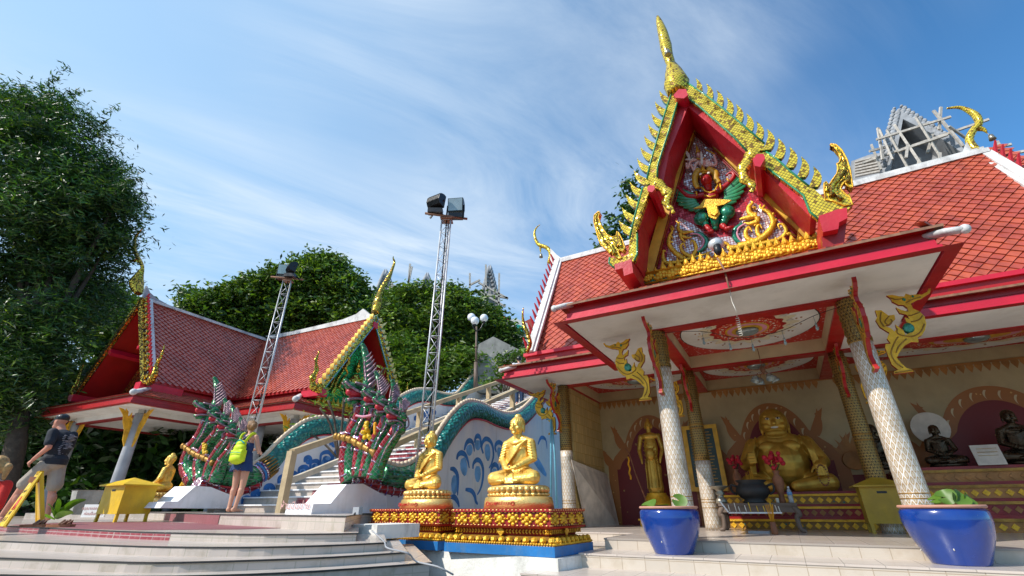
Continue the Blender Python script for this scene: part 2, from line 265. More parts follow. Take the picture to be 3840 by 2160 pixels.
# ---------------------------------------------------------------- mesh helpers
R = random.Random(11)
FR = dict(rz=0., off=V((0, 0, 0)))
def ray(px, py):
    d = RT*((px-1920)/FPX)-UP*((py-1080)/FPX)+FW
    a = -FR['rz']; return V((d.x*cos(a)-d.y*sin(a), d.x*sin(a)+d.y*cos(a), d.z))
def P(px, py, **k):
    """point of the current frame on the plane X=, Y= or Z= seen in that direction"""
    d = ray(px, py); (a, v), = k.items(); i = 'XYZ'.index(a); return d*(v/d[i])
def WD(px, py, d):
    rz = FR['rz']; FR['rz'] = 0; p = P(px, py, Y=d); FR['rz'] = rz; return p
class MB:
    def __init__(s): s.v = []; s.f = []; s.m = []; s.s = []; s.uv = None
    def add(s, vs, fs, m=0, sm=False):
        n = len(s.v); s.v += [V(v) for v in vs]
        for f in fs: s.f.append([n+i for i in f]); s.m.append(m); s.s.append(sm)
    def box(s, a, b, m=0):
        x0, y0, z0 = a; x1, y1, z1 = b
        s.add([(x0, y0, z0), (x1, y0, z0), (x1, y1, z0), (x0, y1, z0), (x0, y0, z1), (x1, y0, z1), (x1, y1, z1), (x0, y1, z1)],
              [(3, 2, 1, 0), (4, 5, 6, 7), (0, 1, 5, 4), (1, 2, 6, 5), (2, 3, 7, 6), (3, 0, 4, 7)], m); return s
    def bar(s, a, b, w, h, m=0, up=V((0, 0, 1))):
        a = V(a); b = V(b); t = (b-a).normalized(); x = t.cross(up).normalized()*w/2; y = x.cross(t).normalized()*h/2
        vs = [p+i*x+j*y for p in (a, b) for i, j in ((-1, -1), (1, -1), (1, 1), (-1, 1))]
        s.add(vs, [(0, 1, 2, 3), (7, 6, 5, 4), (0, 4, 5, 1), (1, 5, 6, 2), (2, 6, 7, 3), (3, 7, 4, 0)], m); return s
    def prism(s, pts, ext, m=0, ms=None, sm=False):
        pts = [V(p) for p in pts]; e = V(ext); n = len(pts)
        nrm = V((0, 0, 0))
        for i in range(n): nrm += (pts[i]-pts[0]).cross(pts[(i+1) % n]-pts[0])
        if nrm.dot(e) > 0: pts.reverse()
        s.add(pts+[p+e for p in pts], [list(range(n))], m, sm)
        k = len(s.v)-2*n; s.f.append([k+n+i for i in reversed(range(n))]); s.m.append(m); s.s.append(sm)
        for i in range(n):
            j = (i+1) % n; s.f.append([k+i, k+n+i, k+n+j, k+j]); s.m.append(m if ms is None else ms); s.s.append(sm)
        return s
    def tube(s, pts, rs, n=8, m=0, sq=1., cap=True, up=None, sm=True):
        pts = [V(p) for p in pts]; k = len(pts)
        if isinstance(rs, (int, float)): rs = [rs]*k
        t = (pts[1]-pts[0]).normalized(); x = (up or V((0, 0, 1))).cross(t)
        if x.length < .05: x = V((1, 0, 0)).cross(t)
        x.normalize(); vs = []
        for i in range(k):
            t = (pts[min(i+1, k-1)]-pts[max(i-1, 0)]); t = t.normalized() if t.length > 1e-9 else V((0, 0, 1))
            x = (x-t*x.dot(t)).normalized(); y = t.cross(x)
            for j in range(n):
                a = 2*pi*j/n; vs.append(pts[i]+x*cos(a)*rs[i]+y*sin(a)*rs[i]*sq)
        fs = [(i*n+j, i*n+(j+1) % n, (i+1)*n+(j+1) % n, (i+1)*n+j) for i in range(k-1) for j in range(n)]
        s.add(vs, fs, m, sm)
        if cap:
            b = len(s.v)-k*n; s.f += [[b+j for j in reversed(range(n))], [b+(k-1)*n+j for j in range(n)]]; s.m += [m, m]; s.s += [False, False]
        return s
    def ell(s, c, r, m=0, n=12, k=8, M3=None):
        c = V(c); r = (r, r, r) if isinstance(r, (int, float)) else r; vs = [V((0, 0, r[2]))]
        for i in range(1, k):
            a = pi*i/k
            for j in range(n):
                b = 2*pi*j/n; vs.append(V((r[0]*sin(a)*cos(b), r[1]*sin(a)*sin(b), r[2]*cos(a))))
        vs.append(V((0, 0, -r[2])))
        if M3: vs = [M3@v for v in vs]
        fs = [(0, 1+j, 1+(j+1) % n) for j in range(n)]
        for i in range(k-2):
            for j in range(n): a = 1+i*n+j; b = 1+i*n+(j+1) % n; fs.append((a, a+n, b+n, b))
        e = len(vs)-1; fs += [(e, e-n+(j+1) % n, e-n+j) for j in range(n)]
        s.add([c+v for v in vs], fs, m, True); return s
    def cap(s, a, b, ra, rb=None, m=0, n=10):
        rb = ra if rb is None else rb; a = V(a); b = V(b)
        s.tube([a, b], [ra, rb], n, m); s.ell(a, ra, m, n, 6); s.ell(b, rb, m, n, 6); return s
    def lathe(s, prof, c, n=20, m=0, sm=True, sx=1, sy=1, ax=None):
        c = V(c); ax = V(ax).normalized() if ax else None; q = V((0, 0, 1)).rotation_difference(ax) if ax else None; vs = []
        for r, z in prof:
            for j in range(n):
                p = V((r*cos(2*pi*j/n)*sx, r*sin(2*pi*j/n)*sy, z)); vs.append(c+(q@p if q else p))
        k = len(prof)
        s.add(vs, [(i*n+j, i*n+(j+1) % n, (i+1)*n+(j+1) % n, (i+1)*n+j) for i in range(k-1) for j in range(n)], m, sm)
        b = len(s.v)-k*n; s.f += [[b+j for j in reversed(range(n))], [b+(k-1)*n+j for j in range(n)]]; s.m += [m, m]; s.s += [False, False]; return s
    def mesh(s, name, mats, off=None):
        me = bpy.data.meshes.new(name); off = FR['off'] if off is None else off
        me.from_pydata([v-off for v in s.v], [], s.f)
        for x in ([mats] if isinstance(mats, str) else mats): me.materials.append(MT[x])
        me.polygons.foreach_set('material_index', s.m); me.polygons.foreach_set('use_smooth', s.s)
        if s.uv:
            ul = me.uv_layers.new(name='uv')
            for li, l in enumerate(me.loops): ul.data[li].uv = s.uv(s.v[l.vertex_index], me.polygons, li)
        me.update(); return me
    def build(s, name, mats, parent=None, off=None):
        o = bpy.data.objects.new(name, s.mesh(name, mats, off)); C.objects.link(o)
        if parent: o.parent = parent
        return o
def setuv(o, fn):
    me = o.data; ul = me.uv_layers.new(name='uv')
    for p in me.polygons:
        n = p.normal
        for li in p.loop_indices: ul.data[li].uv = fn(me.vertices[me.loops[li].vertex_index].co, n)
    return o
def planar(o, k=1.):
    """metres on whichever side a face looks, so tiles run level round every step"""
    me = o.data; ul = me.uv_layers.new(name='uv')
    for p in me.polygons:
        n = p.normal
        if abs(n.z) > .7: f = lambda v: (v.x, v.y)
        else:
            t = V((-n.y, n.x, 0)).normalized(); f = lambda v, t=t: (v.dot(t), v.z)
        for li in p.loop_indices: ul.data[li].uv = f(me.vertices[me.loops[li].vertex_index].co)
    return o
def tag(o, label, cat=None, group=None, kind=None):
    if label: o['label'] = label
    if cat: o['category'] = cat
    if group: o['group'] = group
    if kind: o['kind'] = kind
    return o
def frame(off=(0, 0, 0), rz=0.): FR['off'] = V(off); FR['rz'] = radians(rz)
def thing(name, label, cat, off=(0, 0, 0), rz=0., group=None):
    """Empty at the thing's base; off is given in the thing's own turned axes seen from the camera"""
    frame(off, rz); e = bpy.data.objects.new(name, None); C.objects.link(e); e.empty_display_size = .2
    e.rotation_euler = (0, 0, radians(rz)); e.location = Matrix.Rotation(radians(rz), 3, 'Z')@V(off); return tag(e, label, cat, group)
def world_thing(name, label, cat, pos, rz=0., group=None):
    """Empty at a world point; its parts are modelled round their own zero"""
    e = bpy.data.objects.new(name, None); C.objects.link(e); e.location = V(pos); e.rotation_euler = (0, 0, radians(rz)); FR['off'] = V((0, 0, 0)); FR['rz'] = 0.
    return tag(e, label, cat, group)
def dup(root, loc, rz=None, label=None, group=None):
    r = root.copy(); C.objects.link(r); r.location = V(loc)
    if rz is not None: r.rotation_euler = (0, 0, radians(rz))
    if label: r['label'] = label
    if group: r['group'] = group
    for ch in list(root.children):
        c = ch.copy(); C.objects.link(c); c.parent = r
        for g in ch.children: d = g.copy(); C.objects.link(d); d.parent = c
    return r
def blob(mb, name, mats, parent=None, vox=.012, sm=3, dec=None):
    """melt overlapping volumes into one continuous skin"""
    o = mb.build(name+'_tmp', mats); r = o.modifiers.new('r', 'REMESH'); r.mode = 'VOXEL'; r.voxel_size = vox; r.use_smooth_shade = True
    if sm: s_ = o.modifiers.new('s', 'SMOOTH'); s_.iterations = sm; s_.factor = .5
    if dec: d = o.modifiers.new('d', 'DECIMATE'); d.ratio = dec
    dg = bpy.context.evaluated_depsgraph_get(); me = bpy.data.meshes.new_from_object(o.evaluated_get(dg)); me.name = name
    old = o.data; bpy.data.objects.remove(o); bpy.data.meshes.remove(old)
    me.materials.clear(); me.materials.append(MT[mats if isinstance(mats, str) else mats[0]])
    o = bpy.data.objects.new(name, me); C.objects.link(o)
    if parent: o.parent = parent
    return o
def text(body, name, matn, size, loc, rot, parent, ext=.002, align='CENTER', shear=0):
    cu = bpy.data.curves.new(name, 'FONT'); cu.body = body; cu.size = size; cu.extrude = ext; cu.align_x = align; cu.shear = shear; cu.materials.append(MT[matn])
    o = bpy.data.objects.new(name, cu); C.objects.link(o); o.location = V(loc); o.rotation_euler = rot
    me = bpy.data.meshes.new_from_object(o.evaluated_get(bpy.context.evaluated_depsgraph_get())); o2 = bpy.data.objects.new(name, me); C.objects.link(o2); o2.location = o.location; o2.rotation_euler = o.rotation_euler
    bpy.data.objects.remove(o); o2.name = name; o = o2
    if parent: o.parent = parent
    return o
def curve(pts, k=6, closed=False):
    """Catmull-Rom through the given points"""
    pts = [V(p) for p in pts]; out = []; n = len(pts)
    for i in range(n if closed else n-1):
        a, b, c, d = (pts[(i-1) % n], pts[i], pts[(i+1) % n], pts[(i+2) % n]) if closed else (pts[max(i-1, 0)], pts[i], pts[i+1], pts[min(i+2, n-1)])
        for j in range(k):
            t = j/k; out.append(.5*((2*b)+(c-a)*t+(2*a-5*b+4*c-d)*t*t+(3*b-a-3*c+d)*t*t*t))
    if not closed: out.append(pts[-1])
    return out
def taper(n, a, b, c=None, p=1.): return [(a+(b-a)*(i/(n-1))**p) if c is None else (a+(b-a)*min(1, 2*i/(n-1)) if i/(n-1) < .5 else b+(c-b)*(2*i/(n-1)-1)) for i in range(n)]
def crescent(base_, tip, w, bend, fn=lambda p: p):
    """curved flame tooth as a 2D outline"""
    b = V(base_); t = V(tip); d = t-b; n = V((-d.y, d.x)); n = n.normalized()
    L, Rr = [], []
    for i in range(8):
        s_ = i/7; c = b+d*s_+n*bend*(s_*s_-s_)*4*d.length*.25
        wd = w*(1-s_**1.5)*(1+.35*sin(pi*s_))+.0005
        L.append(c+n*wd/2); Rr.append(c-n*wd/2)
    return L+Rr[::-1]
# ================================================================ the setting
frame()
g = MB(); 
ring = [(x, y, -.9) for x, y in ((-700, -60), (700, -60), (700, 700), (-700, 700))]
g.add(ring, [(0, 1, 2, 3)]); o = g.build('ground', 'earth'); tag(o, None, kind='structure')
# hillside rising behind the temple
g = MB(); nx, ny = 46, 18; vs = []
from mathutils import noise
for j in range(ny):
    for i in range(nx):
        x = -75+150*i/(nx-1); y = 19.5+60*j/(ny-1); t = j/(ny-1)
        cut = max(0, min(1, (x+3)/6)); y += 6*cut
        z = -.9+(14*t**.8 if j else 0)*(.8+.5*noise.noise(V((x*.06, y*.05, 2))))+.5*noise.noise(V((x*.4, y*.4, 0)))*(j > 0)
        vs.append((x, y, z))
g.add(vs, [(j*nx+i, j*nx+i+1, (j+1)*nx+i+1, (j+1)*nx+i) for j in range(ny-1) for i in range(nx-1)], 0, True)
tag(g.build('hillside', 'hillgreen'), None, kind='structure')
# broad curved entrance steps on the left, edges read off the plan
def slab(name, edge, z, back, th, riser, nose=.02, mats=('floorpale', 'steptile_grey', 'soot_shadowline')):
    """tread with a thin dark nosing over a set-back riser"""
    e = [V((p.x, p.y, z)) for p in edge]; poly = e+[V((x, y, z)) for x, y in back]
    m = MB(); m.prism(poly, (0, 0, -.014), 0, 2)  # nosing edge coloured dark to draw the shadow line under the tread
    cx = sum((p for p in poly), V())/len(poly); inn = [p+(cx-p).normalized()*nose for p in poly]
    m.prism([p-V((0, 0, .014)) for p in inn], (0, 0, -(riser-.014)), 1, 1)
    return planar(m.build(name, mats))
BK = [(-.4, 12.5), (-24, 24), (-34, 9)]
frame()
def edge(z, pts): return [WD0(px, py, z) for px, py in pts]
def WD0(px, py, z): return P(px, py, Z=z)
E1 = curve(edge(-.20, [(-60, 1969), (28, 1972), (280, 1983), (524, 1993), (900, 2001), (1150, 2001), (1344, 1998)]), 3)
E2 = curve(edge(-.27, [(-60, 2024), (0, 2027), (360, 2041), (600, 2048), (900, 2050), (1200, 2044), (1450, 2033)]), 3)
E3 = curve(edge(-.34, [(-60, 2087), (0, 2090), (300, 2100), (580, 2107), (900, 2100), (1240, 2087), (1528, 2069)]), 3)
E4 = curve(edge(-.41, [(-60, 2150), (0, 2153), (400, 2159), (800, 2155), (1200, 2138), (1620, 2108)]), 3)
for k, (E_, z, rs) in enumerate(((E1, -.20, .07), (E2, -.27, .07), (E3, -.34, .07), (E4, -.41, .49))):
    r = E_[-1]; dr = V((.35, .94, 0)); b = [(r.x-.30*2.6, r.y+2.6), (r.x+.6, r.y+6)]+[(-24-k*.2, 24+k*.1), (-34-k, 6-k)]
    if k: b = [(r.x-.27*2.2, r.y+2.2), (r.x-4, r.y+3), (-14, 8), (-30-k, 5-k)]
    tag(slab('plaza' if k == 0 else 'entrance_step', E_, z, b, 0, rs), None, kind='structure')
    # wine-red patterned risers under the left half of the two upper nosings
    if k in (0, 1):
        n_ = 12 if k == 0 else 5; m = MB(); pts = [p for p in E_ if p.x < (P(325, 2020, Z=z).x if k == 0 else P(300, 2070, Z=z).x)]
        for a_, b_ in zip(pts[:-1], pts[1:]):
            nrm = V(((b_-a_).y, -(b_-a_).x, 0)).normalized()*(-.002)
            m.add([V((a_.x, a_.y, z-.07))+nrm*-1+V((0, .004, 0)), V((b_.x, b_.y, z-.07))+nrm*-1+V((0, .004, 0)), V((b_.x, b_.y, z-.016))+nrm*-1+V((0, .004, 0)), V((a_.x, a_.y, z-.016))+nrm*-1+V((0, .004, 0))], [(0, 1, 2, 3)])
        o = planar(m.build('step_tile_band', 'riserred')); tag(o, None, kind='structure')
m = MB(); m.prism([P(*p, Z=-.196) for p in ((40, 1968), (300, 1957), (620, 1958), (1190, 1976), (900, 1984), (520, 1987), (300, 1982))], (0, 0, -.003)); tag(m.build('paving_band', 'floorwine'), None, kind='structure')
# upper landing before the stairs
B1 = [P(545, 1945, Z=-.2), P(840, 1970, Z=-.2), P(1080, 1983, Z=-.2), P(1290, 1995, Z=-.2)]
r = B1[-1]
UB = [V((p.x, p.y, 0)) for p in B1]
m = slab('landing', UB, -.06, [(r.x-.62, r.y+2.6), (r.x+.5, r.y+4.4), (r.x+2.8, r.y+7.5), (-8, 17), (-12.5, 13)], 0, .14)
tag(m, None, kind='structure')
mb = MB()
for a_, b_, mt_ in ((.25, .45, 0),):
    q0 = UB[0].lerp(UB[1], .35); q1 = UB[0].lerp(UB[1], .95); n_ = V((.3, -.95, 0))*.004+V((.05, .17, 0))*0
    d_ = (q1-q0).normalized(); n_ = V((d_.y, -d_.x, 0))*-.002
    mb.add([V((q0.x, q0.y, -.2))+n_, V((q1.x, q1.y, -.2))+n_, V((q1.x, q1.y, -.076))+n_, V((q0.x, q0.y, -.076))+n_], [(0, 1, 2, 3)])
tag(planar(mb.build('step_tile_band', 'floorwine')), None, kind='structure')
# right-hand temple terrace and its two tiled steps
RZ = -28.94
frame((0, 0, 0), RZ)
rot = lambda o: (setattr(o, 'rotation_euler', (0, 0, radians(RZ))), o)[1]
ZF = -.34
for nm, x0, y0, x1, y1, zt, th in (('terrace', -2.17, 6.3, 9, 13, ZF, .12), ('terrace', -4.3, 7.7, -2.172, 13, ZF, .12), ('terrace_step', -2.25, 5.62, 9, 7.69, ZF-.12, .14), ('terrace_step', -2.6, 4.85, 9, 5.9, ZF-.26, .4), ('terrace_step', -4.3, 7.0, -2.26, 13, ZF-.122, .3)):
    m = MB(); m.box((x0, y0, zt-.018), (x1, y1, zt), 0); m.box((x0+.008, y0+.008, zt-th), (x1, y1-.01, zt-.018), 1)
    o = m.build(nm, ('floorpale', 'steptile')); planar(o); rot(o); tag(o, None, kind='structure')

# ================================================================ right-hand temple hall
hall = thing('temple_hall', 'large temple hall with tall mirrored gold gable and open red and white porch at right', 'temple', (0, 6.7, ZF), RZ)
ZS = 2.37; XL, XR = -1.22, 1.16; YF, YR_, YB = 6.7, 9.18, 11.2
def mold(mb, path, prof, m, sgn=1):
    """sweep a vertical profile (outward, z) along a plan path with mitred corners"""
    n = len(path); q = [V((x, y)) for x, y in path]; offs = []
    for i in range(n):
        d1 = (q[i]-q[i-1]).normalized() if i else (q[1]-q[0]).normalized(); d2 = (q[i+1]-q[i]).normalized() if i < n-1 else d1
        n1 = V((d1.y, -d1.x))*sgn; n2 = V((d2.y, -d2.x))*sgn; b = (n1+n2); offs.append(b/(b.length_squared/2) if b.length > 1e-6 else n1)
    k = len(prof); vs = [V((q[i].x+offs[i].x*o_, q[i].y+offs[i].y*o_, z)) for i in range(n) for o_, z in prof]
    for i in range(n-1):
        for j in range(k-1):
            mm = m[j] if isinstance(m, (list, tuple)) else m
            mb.add([vs[i*k+j], vs[(i+1)*k+j], vs[(i+1)*k+j+1], vs[i*k+j+1]], [(0, 1, 2, 3)], mm)
# columns ------------------------------------------------------------------
def column(x, y, z0, z1, zsplit, r=.125, parent=hall):
    m = MB(); n = 24
    prof = [(r*1.12, z0), (r*1.08, z0+.3), (r, z0+1.2), (r*.94, z1)]
    def seg(za, zb, nm, mn):
        k = 10; p = []
        for i in range(k+1):
            z = za+(zb-za)*i/k; t = (z-z0)/(z1-z0); p.append((r*(1.1-.18*t), z))
        mm = MB(); mm.lathe(p, (x, y, 0), n, 0); o = mm.build(nm, mn, parent)
        cx = V((x, y, 0))-FR['off']
        def f(v, nn): return (math.atan2(v.x-cx.x, v.y-cx.y)/pi*1.0, v.z)
        me = o.data; ul = me.uv_layers.new(name='uv')
        for pl in me.polygons:
            us = [f(me.vertices[me.loops[li].vertex_index].co, 0) for li in pl.loop_indices]; mxu = max(u for u, _ in us)
            for li, (u, v) in zip(pl.loop_indices, us): ul.data[li].uv = (u+2 if mxu-u > 1 else u, v)
        return o
    c = seg(z0, zsplit, 'column', 'columnwhite'); cap_ = seg(zsplit, z1, 'column_band_shade', 'columndark_shade'); cap_.parent = c
    rg = MB()
    for zr in (zsplit+.34*(z1-zsplit), zsplit+.38*(z1-zsplit)):
        if z1-zsplit > .8: rg.lathe([(r*1.0, zr-.012), (r*1.07, zr-.008), (r*1.07, zr+.008), (r*1.0, zr+.012)], (x, y, 0), 20)
    for zr in (z0+.34, z0+.42, z0+.47): rg.lathe([(r*1.06, zr-.006), (r*1.11, zr-.004), (r*1.11, zr+.004), (r*1.06, zr+.006)], (x, y, 0), 20)
    for i in range(9):   # painted lotus petals round the head of the shaft
        a = 2*pi*i/9; t_ = V((cos(a), sin(a), 0)); s_ = V((-sin(a), cos(a), 0)); zt = z1-.08
        for k in range(5):
            zz = zt-.1*k; rr = r*.955+.004
            for sg in (-1, 1): rg.tube([V((x, y, zz))+t_*rr, V((x, y, zz-.035))+t_*rr+s_*sg*.022, V((x, y, zz-.09))+t_*rr+s_*sg*.016], [.002, .006, .002], 4)
    rg.build('column_ring', 'golddark', c)
    return c
column(XL, YF, ZF, ZS, 1.82); column(XR, YF, ZF, ZS, 1.80)
column(XL+.0, YR_, ZF, ZS, .75); column(XR+.04, YR_, ZF, ZS, .2); column(-3.78, 9.1, ZF, ZS, 1.05); column(4.2, 9.1, ZF, ZS, .9)  # dark pattern runs far down these shafts as painted shade
# floor-to-ceiling walls
m = MB(); m.box((-3.9, YB, ZF), (5.6, YB+.15, 2.7), 0); m.build('back_wall', 'plaster', hall).data.materials[0] = MT['wallcream']
m = MB(); m.box((-3.92, 9.32, ZF), (-3.7, YB-.003, 2.6), 0); m.build('side_wall', 'wallgold', hall)
m = MB(); m.box((5.45, 9.0, ZF), (5.6, YB-.003, 2.6), 0); m.build('side_wall', 'cream', hall)
# beams ----------------------------------------------------------------------
m = MB()
def beam(x0, y0, x1, y1, wv=.2):
    if y0 == y1: a = (x0, y0-wv/2, ZS+.004, x1, y0+wv/2, ZS+.32)
    else: a = (x0-wv/2, y0, ZS+.004, x0+wv/2, y1, ZS+.32)
    m.box(a[:3], a[3:], 0); m.box((a[0]-.003, a[1]-.003, ZS-.004), (a[3]+.003, a[4]+.003, ZS+.03), 1)
beam(XL+.1, YF, XR-.1, YF); beam(XL+.1, YR_, XR-.1, YR_); beam(XL, YF-.1, XL, YB); beam(XR, YF-.1, XR, YB)
beam(-3.9, YR_, XL-.1, YR_); beam(XR+.1, YR_, 5.5, YR_); beam(-3.78, YR_+.1, -3.78, YB)
m.build('ceiling_beam', ('cream', 'red'), hall)
# white soffits under the eaves
X1_ = 1.94
m = MB(); m.box((-2.27, 5.72, ZS+.02), (X1_-.02, YF-.103, ZS+.05)); m.box((-2.27, YF-.1, ZS+.02), (XL-.103, 8.4, ZS+.05)); m.box((XR+.103, YF-.1, ZS+.02), (X1_-.02, 8.4, ZS+.05))
m.box((-4.66, 8.02, ZS+.018), (XL-.11, YR_-.103, ZS+.048)); m.box((XR+.11, 8.02, ZS+.018), (6.2, YR_-.103, ZS+.048)); m.box((-4.66, YR_-.1, ZS+.018), (-3.885, 13, ZS+.048))
m.build('soffit', 'plaster', hall)
# painted coffers: red field, cream oval, ringed medallion, lamp dome
def coffer(x0, x1, y0, y1, dim=0):
    z = ZS+.25; cx, cy = (x0+x1)/2, (y0+y1)/2; rx, ry = (x1-x0)/2, (y1-y0)/2
    m = MB(); m.box((x0, y0, z), (x1, y1, z+.03)); c = m.build('ceiling_panel', 'ceilred', hall)
    def disc(fx, fy, dz, n=48, lob=0, la=0): return [(cx+rx*fx*cos(a)*(1+la*cos(lob*a)), cy+ry*fy*sin(a)*(1+la*cos(lob*a)), z-dz) for a in [2*pi*i/n for i in range(n)]]
    m = MB(); m.prism(disc(.93, .93, .004), (0, 0, .003), 0); m.prism(disc(.945, .945, .002), (0, 0, .001), 1); m.build('ceiling_oval', ('plaster', 'dark'), c).data.materials[0] = MT['cream' if dim else 'plaster']
    m = MB()
    m.prism(disc(.62, .62, .008, 96, 16, .13), (0, 0, .003), 0); m.prism(disc(.50, .50, .012, 96, 16, .05), (0, 0, .003), 1); m.prism(disc(.45, .45, .016), (0, 0, .003), 2)
    m.prism(disc(.30, .30, .020), (0, 0, .003), 3); m.prism(disc(.27, .27, .024), (0, 0, .003), 4); m.prism(disc(.21, .21, .028), (0, 0, .003), 3)
    for i in range(16):
        a = 2*pi*(i+.5)/16; m.ell((cx+rx*.58*cos(a), cy+ry*.58*sin(a), z-.011), (.05, .05, .004), 5, 8, 4)
        for q in (.66, .72): m.ell((cx+rx*q*cos(a), cy+ry*q*sin(a), z-.008), (.018, .03, .003), 6, 6, 4)
    for i in range(24):
        a = 2*pi*i/24; m.ell((cx+rx*.37*cos(a), cy+ry*.37*sin(a), z-.019), (.022, .022, .004), 5, 6, 4)
    m.build('ceiling_medallion', ('ceilleaf', 'red', 'ceilring', 'ochre', 'pink', 'ivory', 'goldbrown'), c)
    m = MB(); m.lathe([(.17, z-.03), (.17, z-.06), (.13, z-.09), (.05, z-.11), (.0, z-.113)], (cx, cy, 0), 24); m.build('ceiling_lamp', 'glassgrey', c)
coffer(XL+.1, XR-.1, YF+.1, YR_-.1); coffer(XL+.1, XR-.1, YR_+.1, YB-.01); coffer(-3.68, XL-.1, YR_+.1, YB-.01); coffer(XR+.1, 5.44, YR_+.1, YB-.01)
# fascias ----------------------------------------------------------------------
pf = [(-.13, ZS), (0, ZS), (0, ZS+.085), (.028, ZS+.095), (.028, ZS+.165), (.06, ZS+.185), (.06, ZS+.275), (-.02, ZS+.285)]
cols = [0, 1, 0, 1, 0, 0, 0]  # lower bands in brighter red, sunlight painted in; upper ones darker as if shaded
X0, X1 = -2.29, 1.94
m = MB(); mold(m, [(X0, 8.45), (X0, 5.70), (X1, 5.70), (X1, 8.45)], pf, cols, -1); m.build('fascia', ('red', 'redbright'), hall)
m = MB(); mold(m, [(-4.66, 12.8), (-4.66, 8.0), (X0-.002, 8.0)], [(a, z-.002) for a, z in pf], cols, -1); mold(m, [(X1+.002, 8.0), (6.4, 8.0)], [(a, z-.002) for a, z in pf], cols, -1)
m.build('fascia', ('red', 'redbright'), hall)
# tiled skirts over the fascias
TR = random.Random(5)
def tiles(mb, O, u, v, poly, w_=.19, h_=.19, lift=.022, curve_=0.):
    """diamond tiles lapped row on row; poly clips in (u, v) metres from O"""
    O = V(O); u = V(u).normalized(); v = V(v).normalized(); nn = u.cross(v).normalized()
    if nn.z < 0: nn = -nn
    us = [p[0] for p in poly]; vs_ = [p[1] for p in poly]
    def inside(x, y):
        c = False; n = len(poly)
        for i in range(n):
            x1, y1 = poly[i]; x2, y2 = poly[(i+1) % n]
            if (y1 > y) != (y2 > y) and x < (x2-x1)*(y-y1)/(y2-y1)+x1: c = not c
        return c
    rows = int((max(vs_)-min(vs_))/(h_/2))+2
    for r_ in range(rows):
        vv = min(vs_)+r_*h_/2
        for k in range(int((max(us)-min(us))/w_)+2):
            uu = min(us)+k*w_+(w_/2 if r_ % 2 else 0)
            if not inside(uu, vv): continue
            def q(a, b, l): return O+u*a+v*b+nn*(l+curve_*((b/max(vs_))*(b/max(vs_)-1))*4)
            j = TR.uniform(-.005, .005)*(3 if TR.random() < .03 else 1); g_ = .46
            t0 = q(uu, vv-h_/2, -.004); r0 = q(uu+w_*g_, vv+j, lift*.55); b0 = q(uu+j, vv+h_/2*.98, lift+j); l0 = q(uu-w_*g_, vv-j, lift*.55)
            dn = nn*-.02
            mb.add([t0, r0, b0, l0, r0+dn, b0+dn, l0+dn], [(0, 3, 2, 1), (1, 2, 5, 4), (2, 3, 6, 5)])
def slopeface(mb, a, b, c, d, m=0): mb.add([a, b, c, d], [(0, 1, 2, 3)], m)
m = MB()
# main roof front slope
EA = V((-4.22, 8.55, 3.02)); RA = V((-4.22, 10.26, 6.18)); EB = V((5.0, 8.55, 3.02)); RB_ = V((5.0, 10.26, 6.05))
sv = (RA-EA); L_ = sv.length; dwn = -sv/L_
base_m = MB(); base_m.prism([EA, EB, RB_, RA], (0, .05, -.06)); 
base_m.prism([V((x, 20.52-y, z)) for x, y, z in (EA, RA, RB_, EB)], (0, -.05, -.06)); base_m.build('roof_deck', 'darkred', hall)
tiles(m, RA, (1, 0, 0), dwn, [(0.02, 0.05), (9.2, 0.05), (9.2, L_), (0.02, L_)])
# skirts (front porch, left wing, right wing)
def skirt(mb, a, b, c, d):
    """a-b lower edge, d-c upper edge"""
    a, b, c, d = map(V, (a, b, c, d)); mid = ((d+c)/2-(a+b)/2); u = (b-a).normalized(); v = -(mid-u*mid.dot(u)); h = v.length; v.normalize()
    O = d-u*((d-a).dot(u)); tiles(mb, O, u, v, [((d-a).dot(u), 0), ((c-a).dot(u), 0), ((b-a).length, h-.075), (0, h-.075)], .17, .17, .014)
ZK = ZS+.285
rf = hall
m.build('roof', 'rooftile', hall)
m = MB(); sk = MB()
for q in (((X0-.06, 5.64, ZK), (X1+.06, 5.64, ZK), (X1-.75, 6.6, ZK+.42), (X0+.75, 6.6, ZK+.42)), ((X0-.06, 8.5, ZK), (X0-.06, 5.64, ZK), (X0+.75, 6.6, ZK+.42), (X0+.75, 8.5, ZK+.42)), ((X1+.06, 5.64, ZK), (X1+.06, 8.5, ZK), (X1-.75, 8.5, ZK+.42), (X1-.75, 6.6, ZK+.42)),
          ((-4.72, 7.94, ZK-.004), (X0-.06, 7.94, ZK-.004), (X0-.06, 8.5, ZK+.1), (-4.25, 8.5, ZK+.1)), ((X1+.06, 7.94, ZK-.004), (6.4, 7.94, ZK-.004), (6.4, 8.5, ZK+.1), (X1+.06, 8.5, ZK+.1)), ((-4.72, 12.8, ZK-.004), (-4.72, 7.94, ZK-.004), (-4.25, 8.5, ZK+.1), (-4.25, 12.8, ZK+.1))):
    skirt(m, *q); sk.prism(q, (0, 0, -.03))
m.build('skirt_roof', 'rooftile', hall); sk.build('skirt_deck', 'rust', hall)
# red boarding between the skirt and the main eave
m = MB(); m.box((-4.3, 8.44, ZK+.02), (5.4, 8.54, 2.93)); m.box((-4.36, 8.38, 2.93), (5.4, 8.56, 3.0), 1); m.box((-4.38, 8.545, ZK+.02), (-4.22, 12, 2.95)); m.build('eave_board', ('red', 'redbright'), hall)
m = MB(); m.prism([(-4.2, 8.6, 2.9), (-4.2, 11.9, 2.9), (-4.2, 10.26, 6.1)], (.1, 0, 0)); m.build('gable_wall', 'darkred', hall)
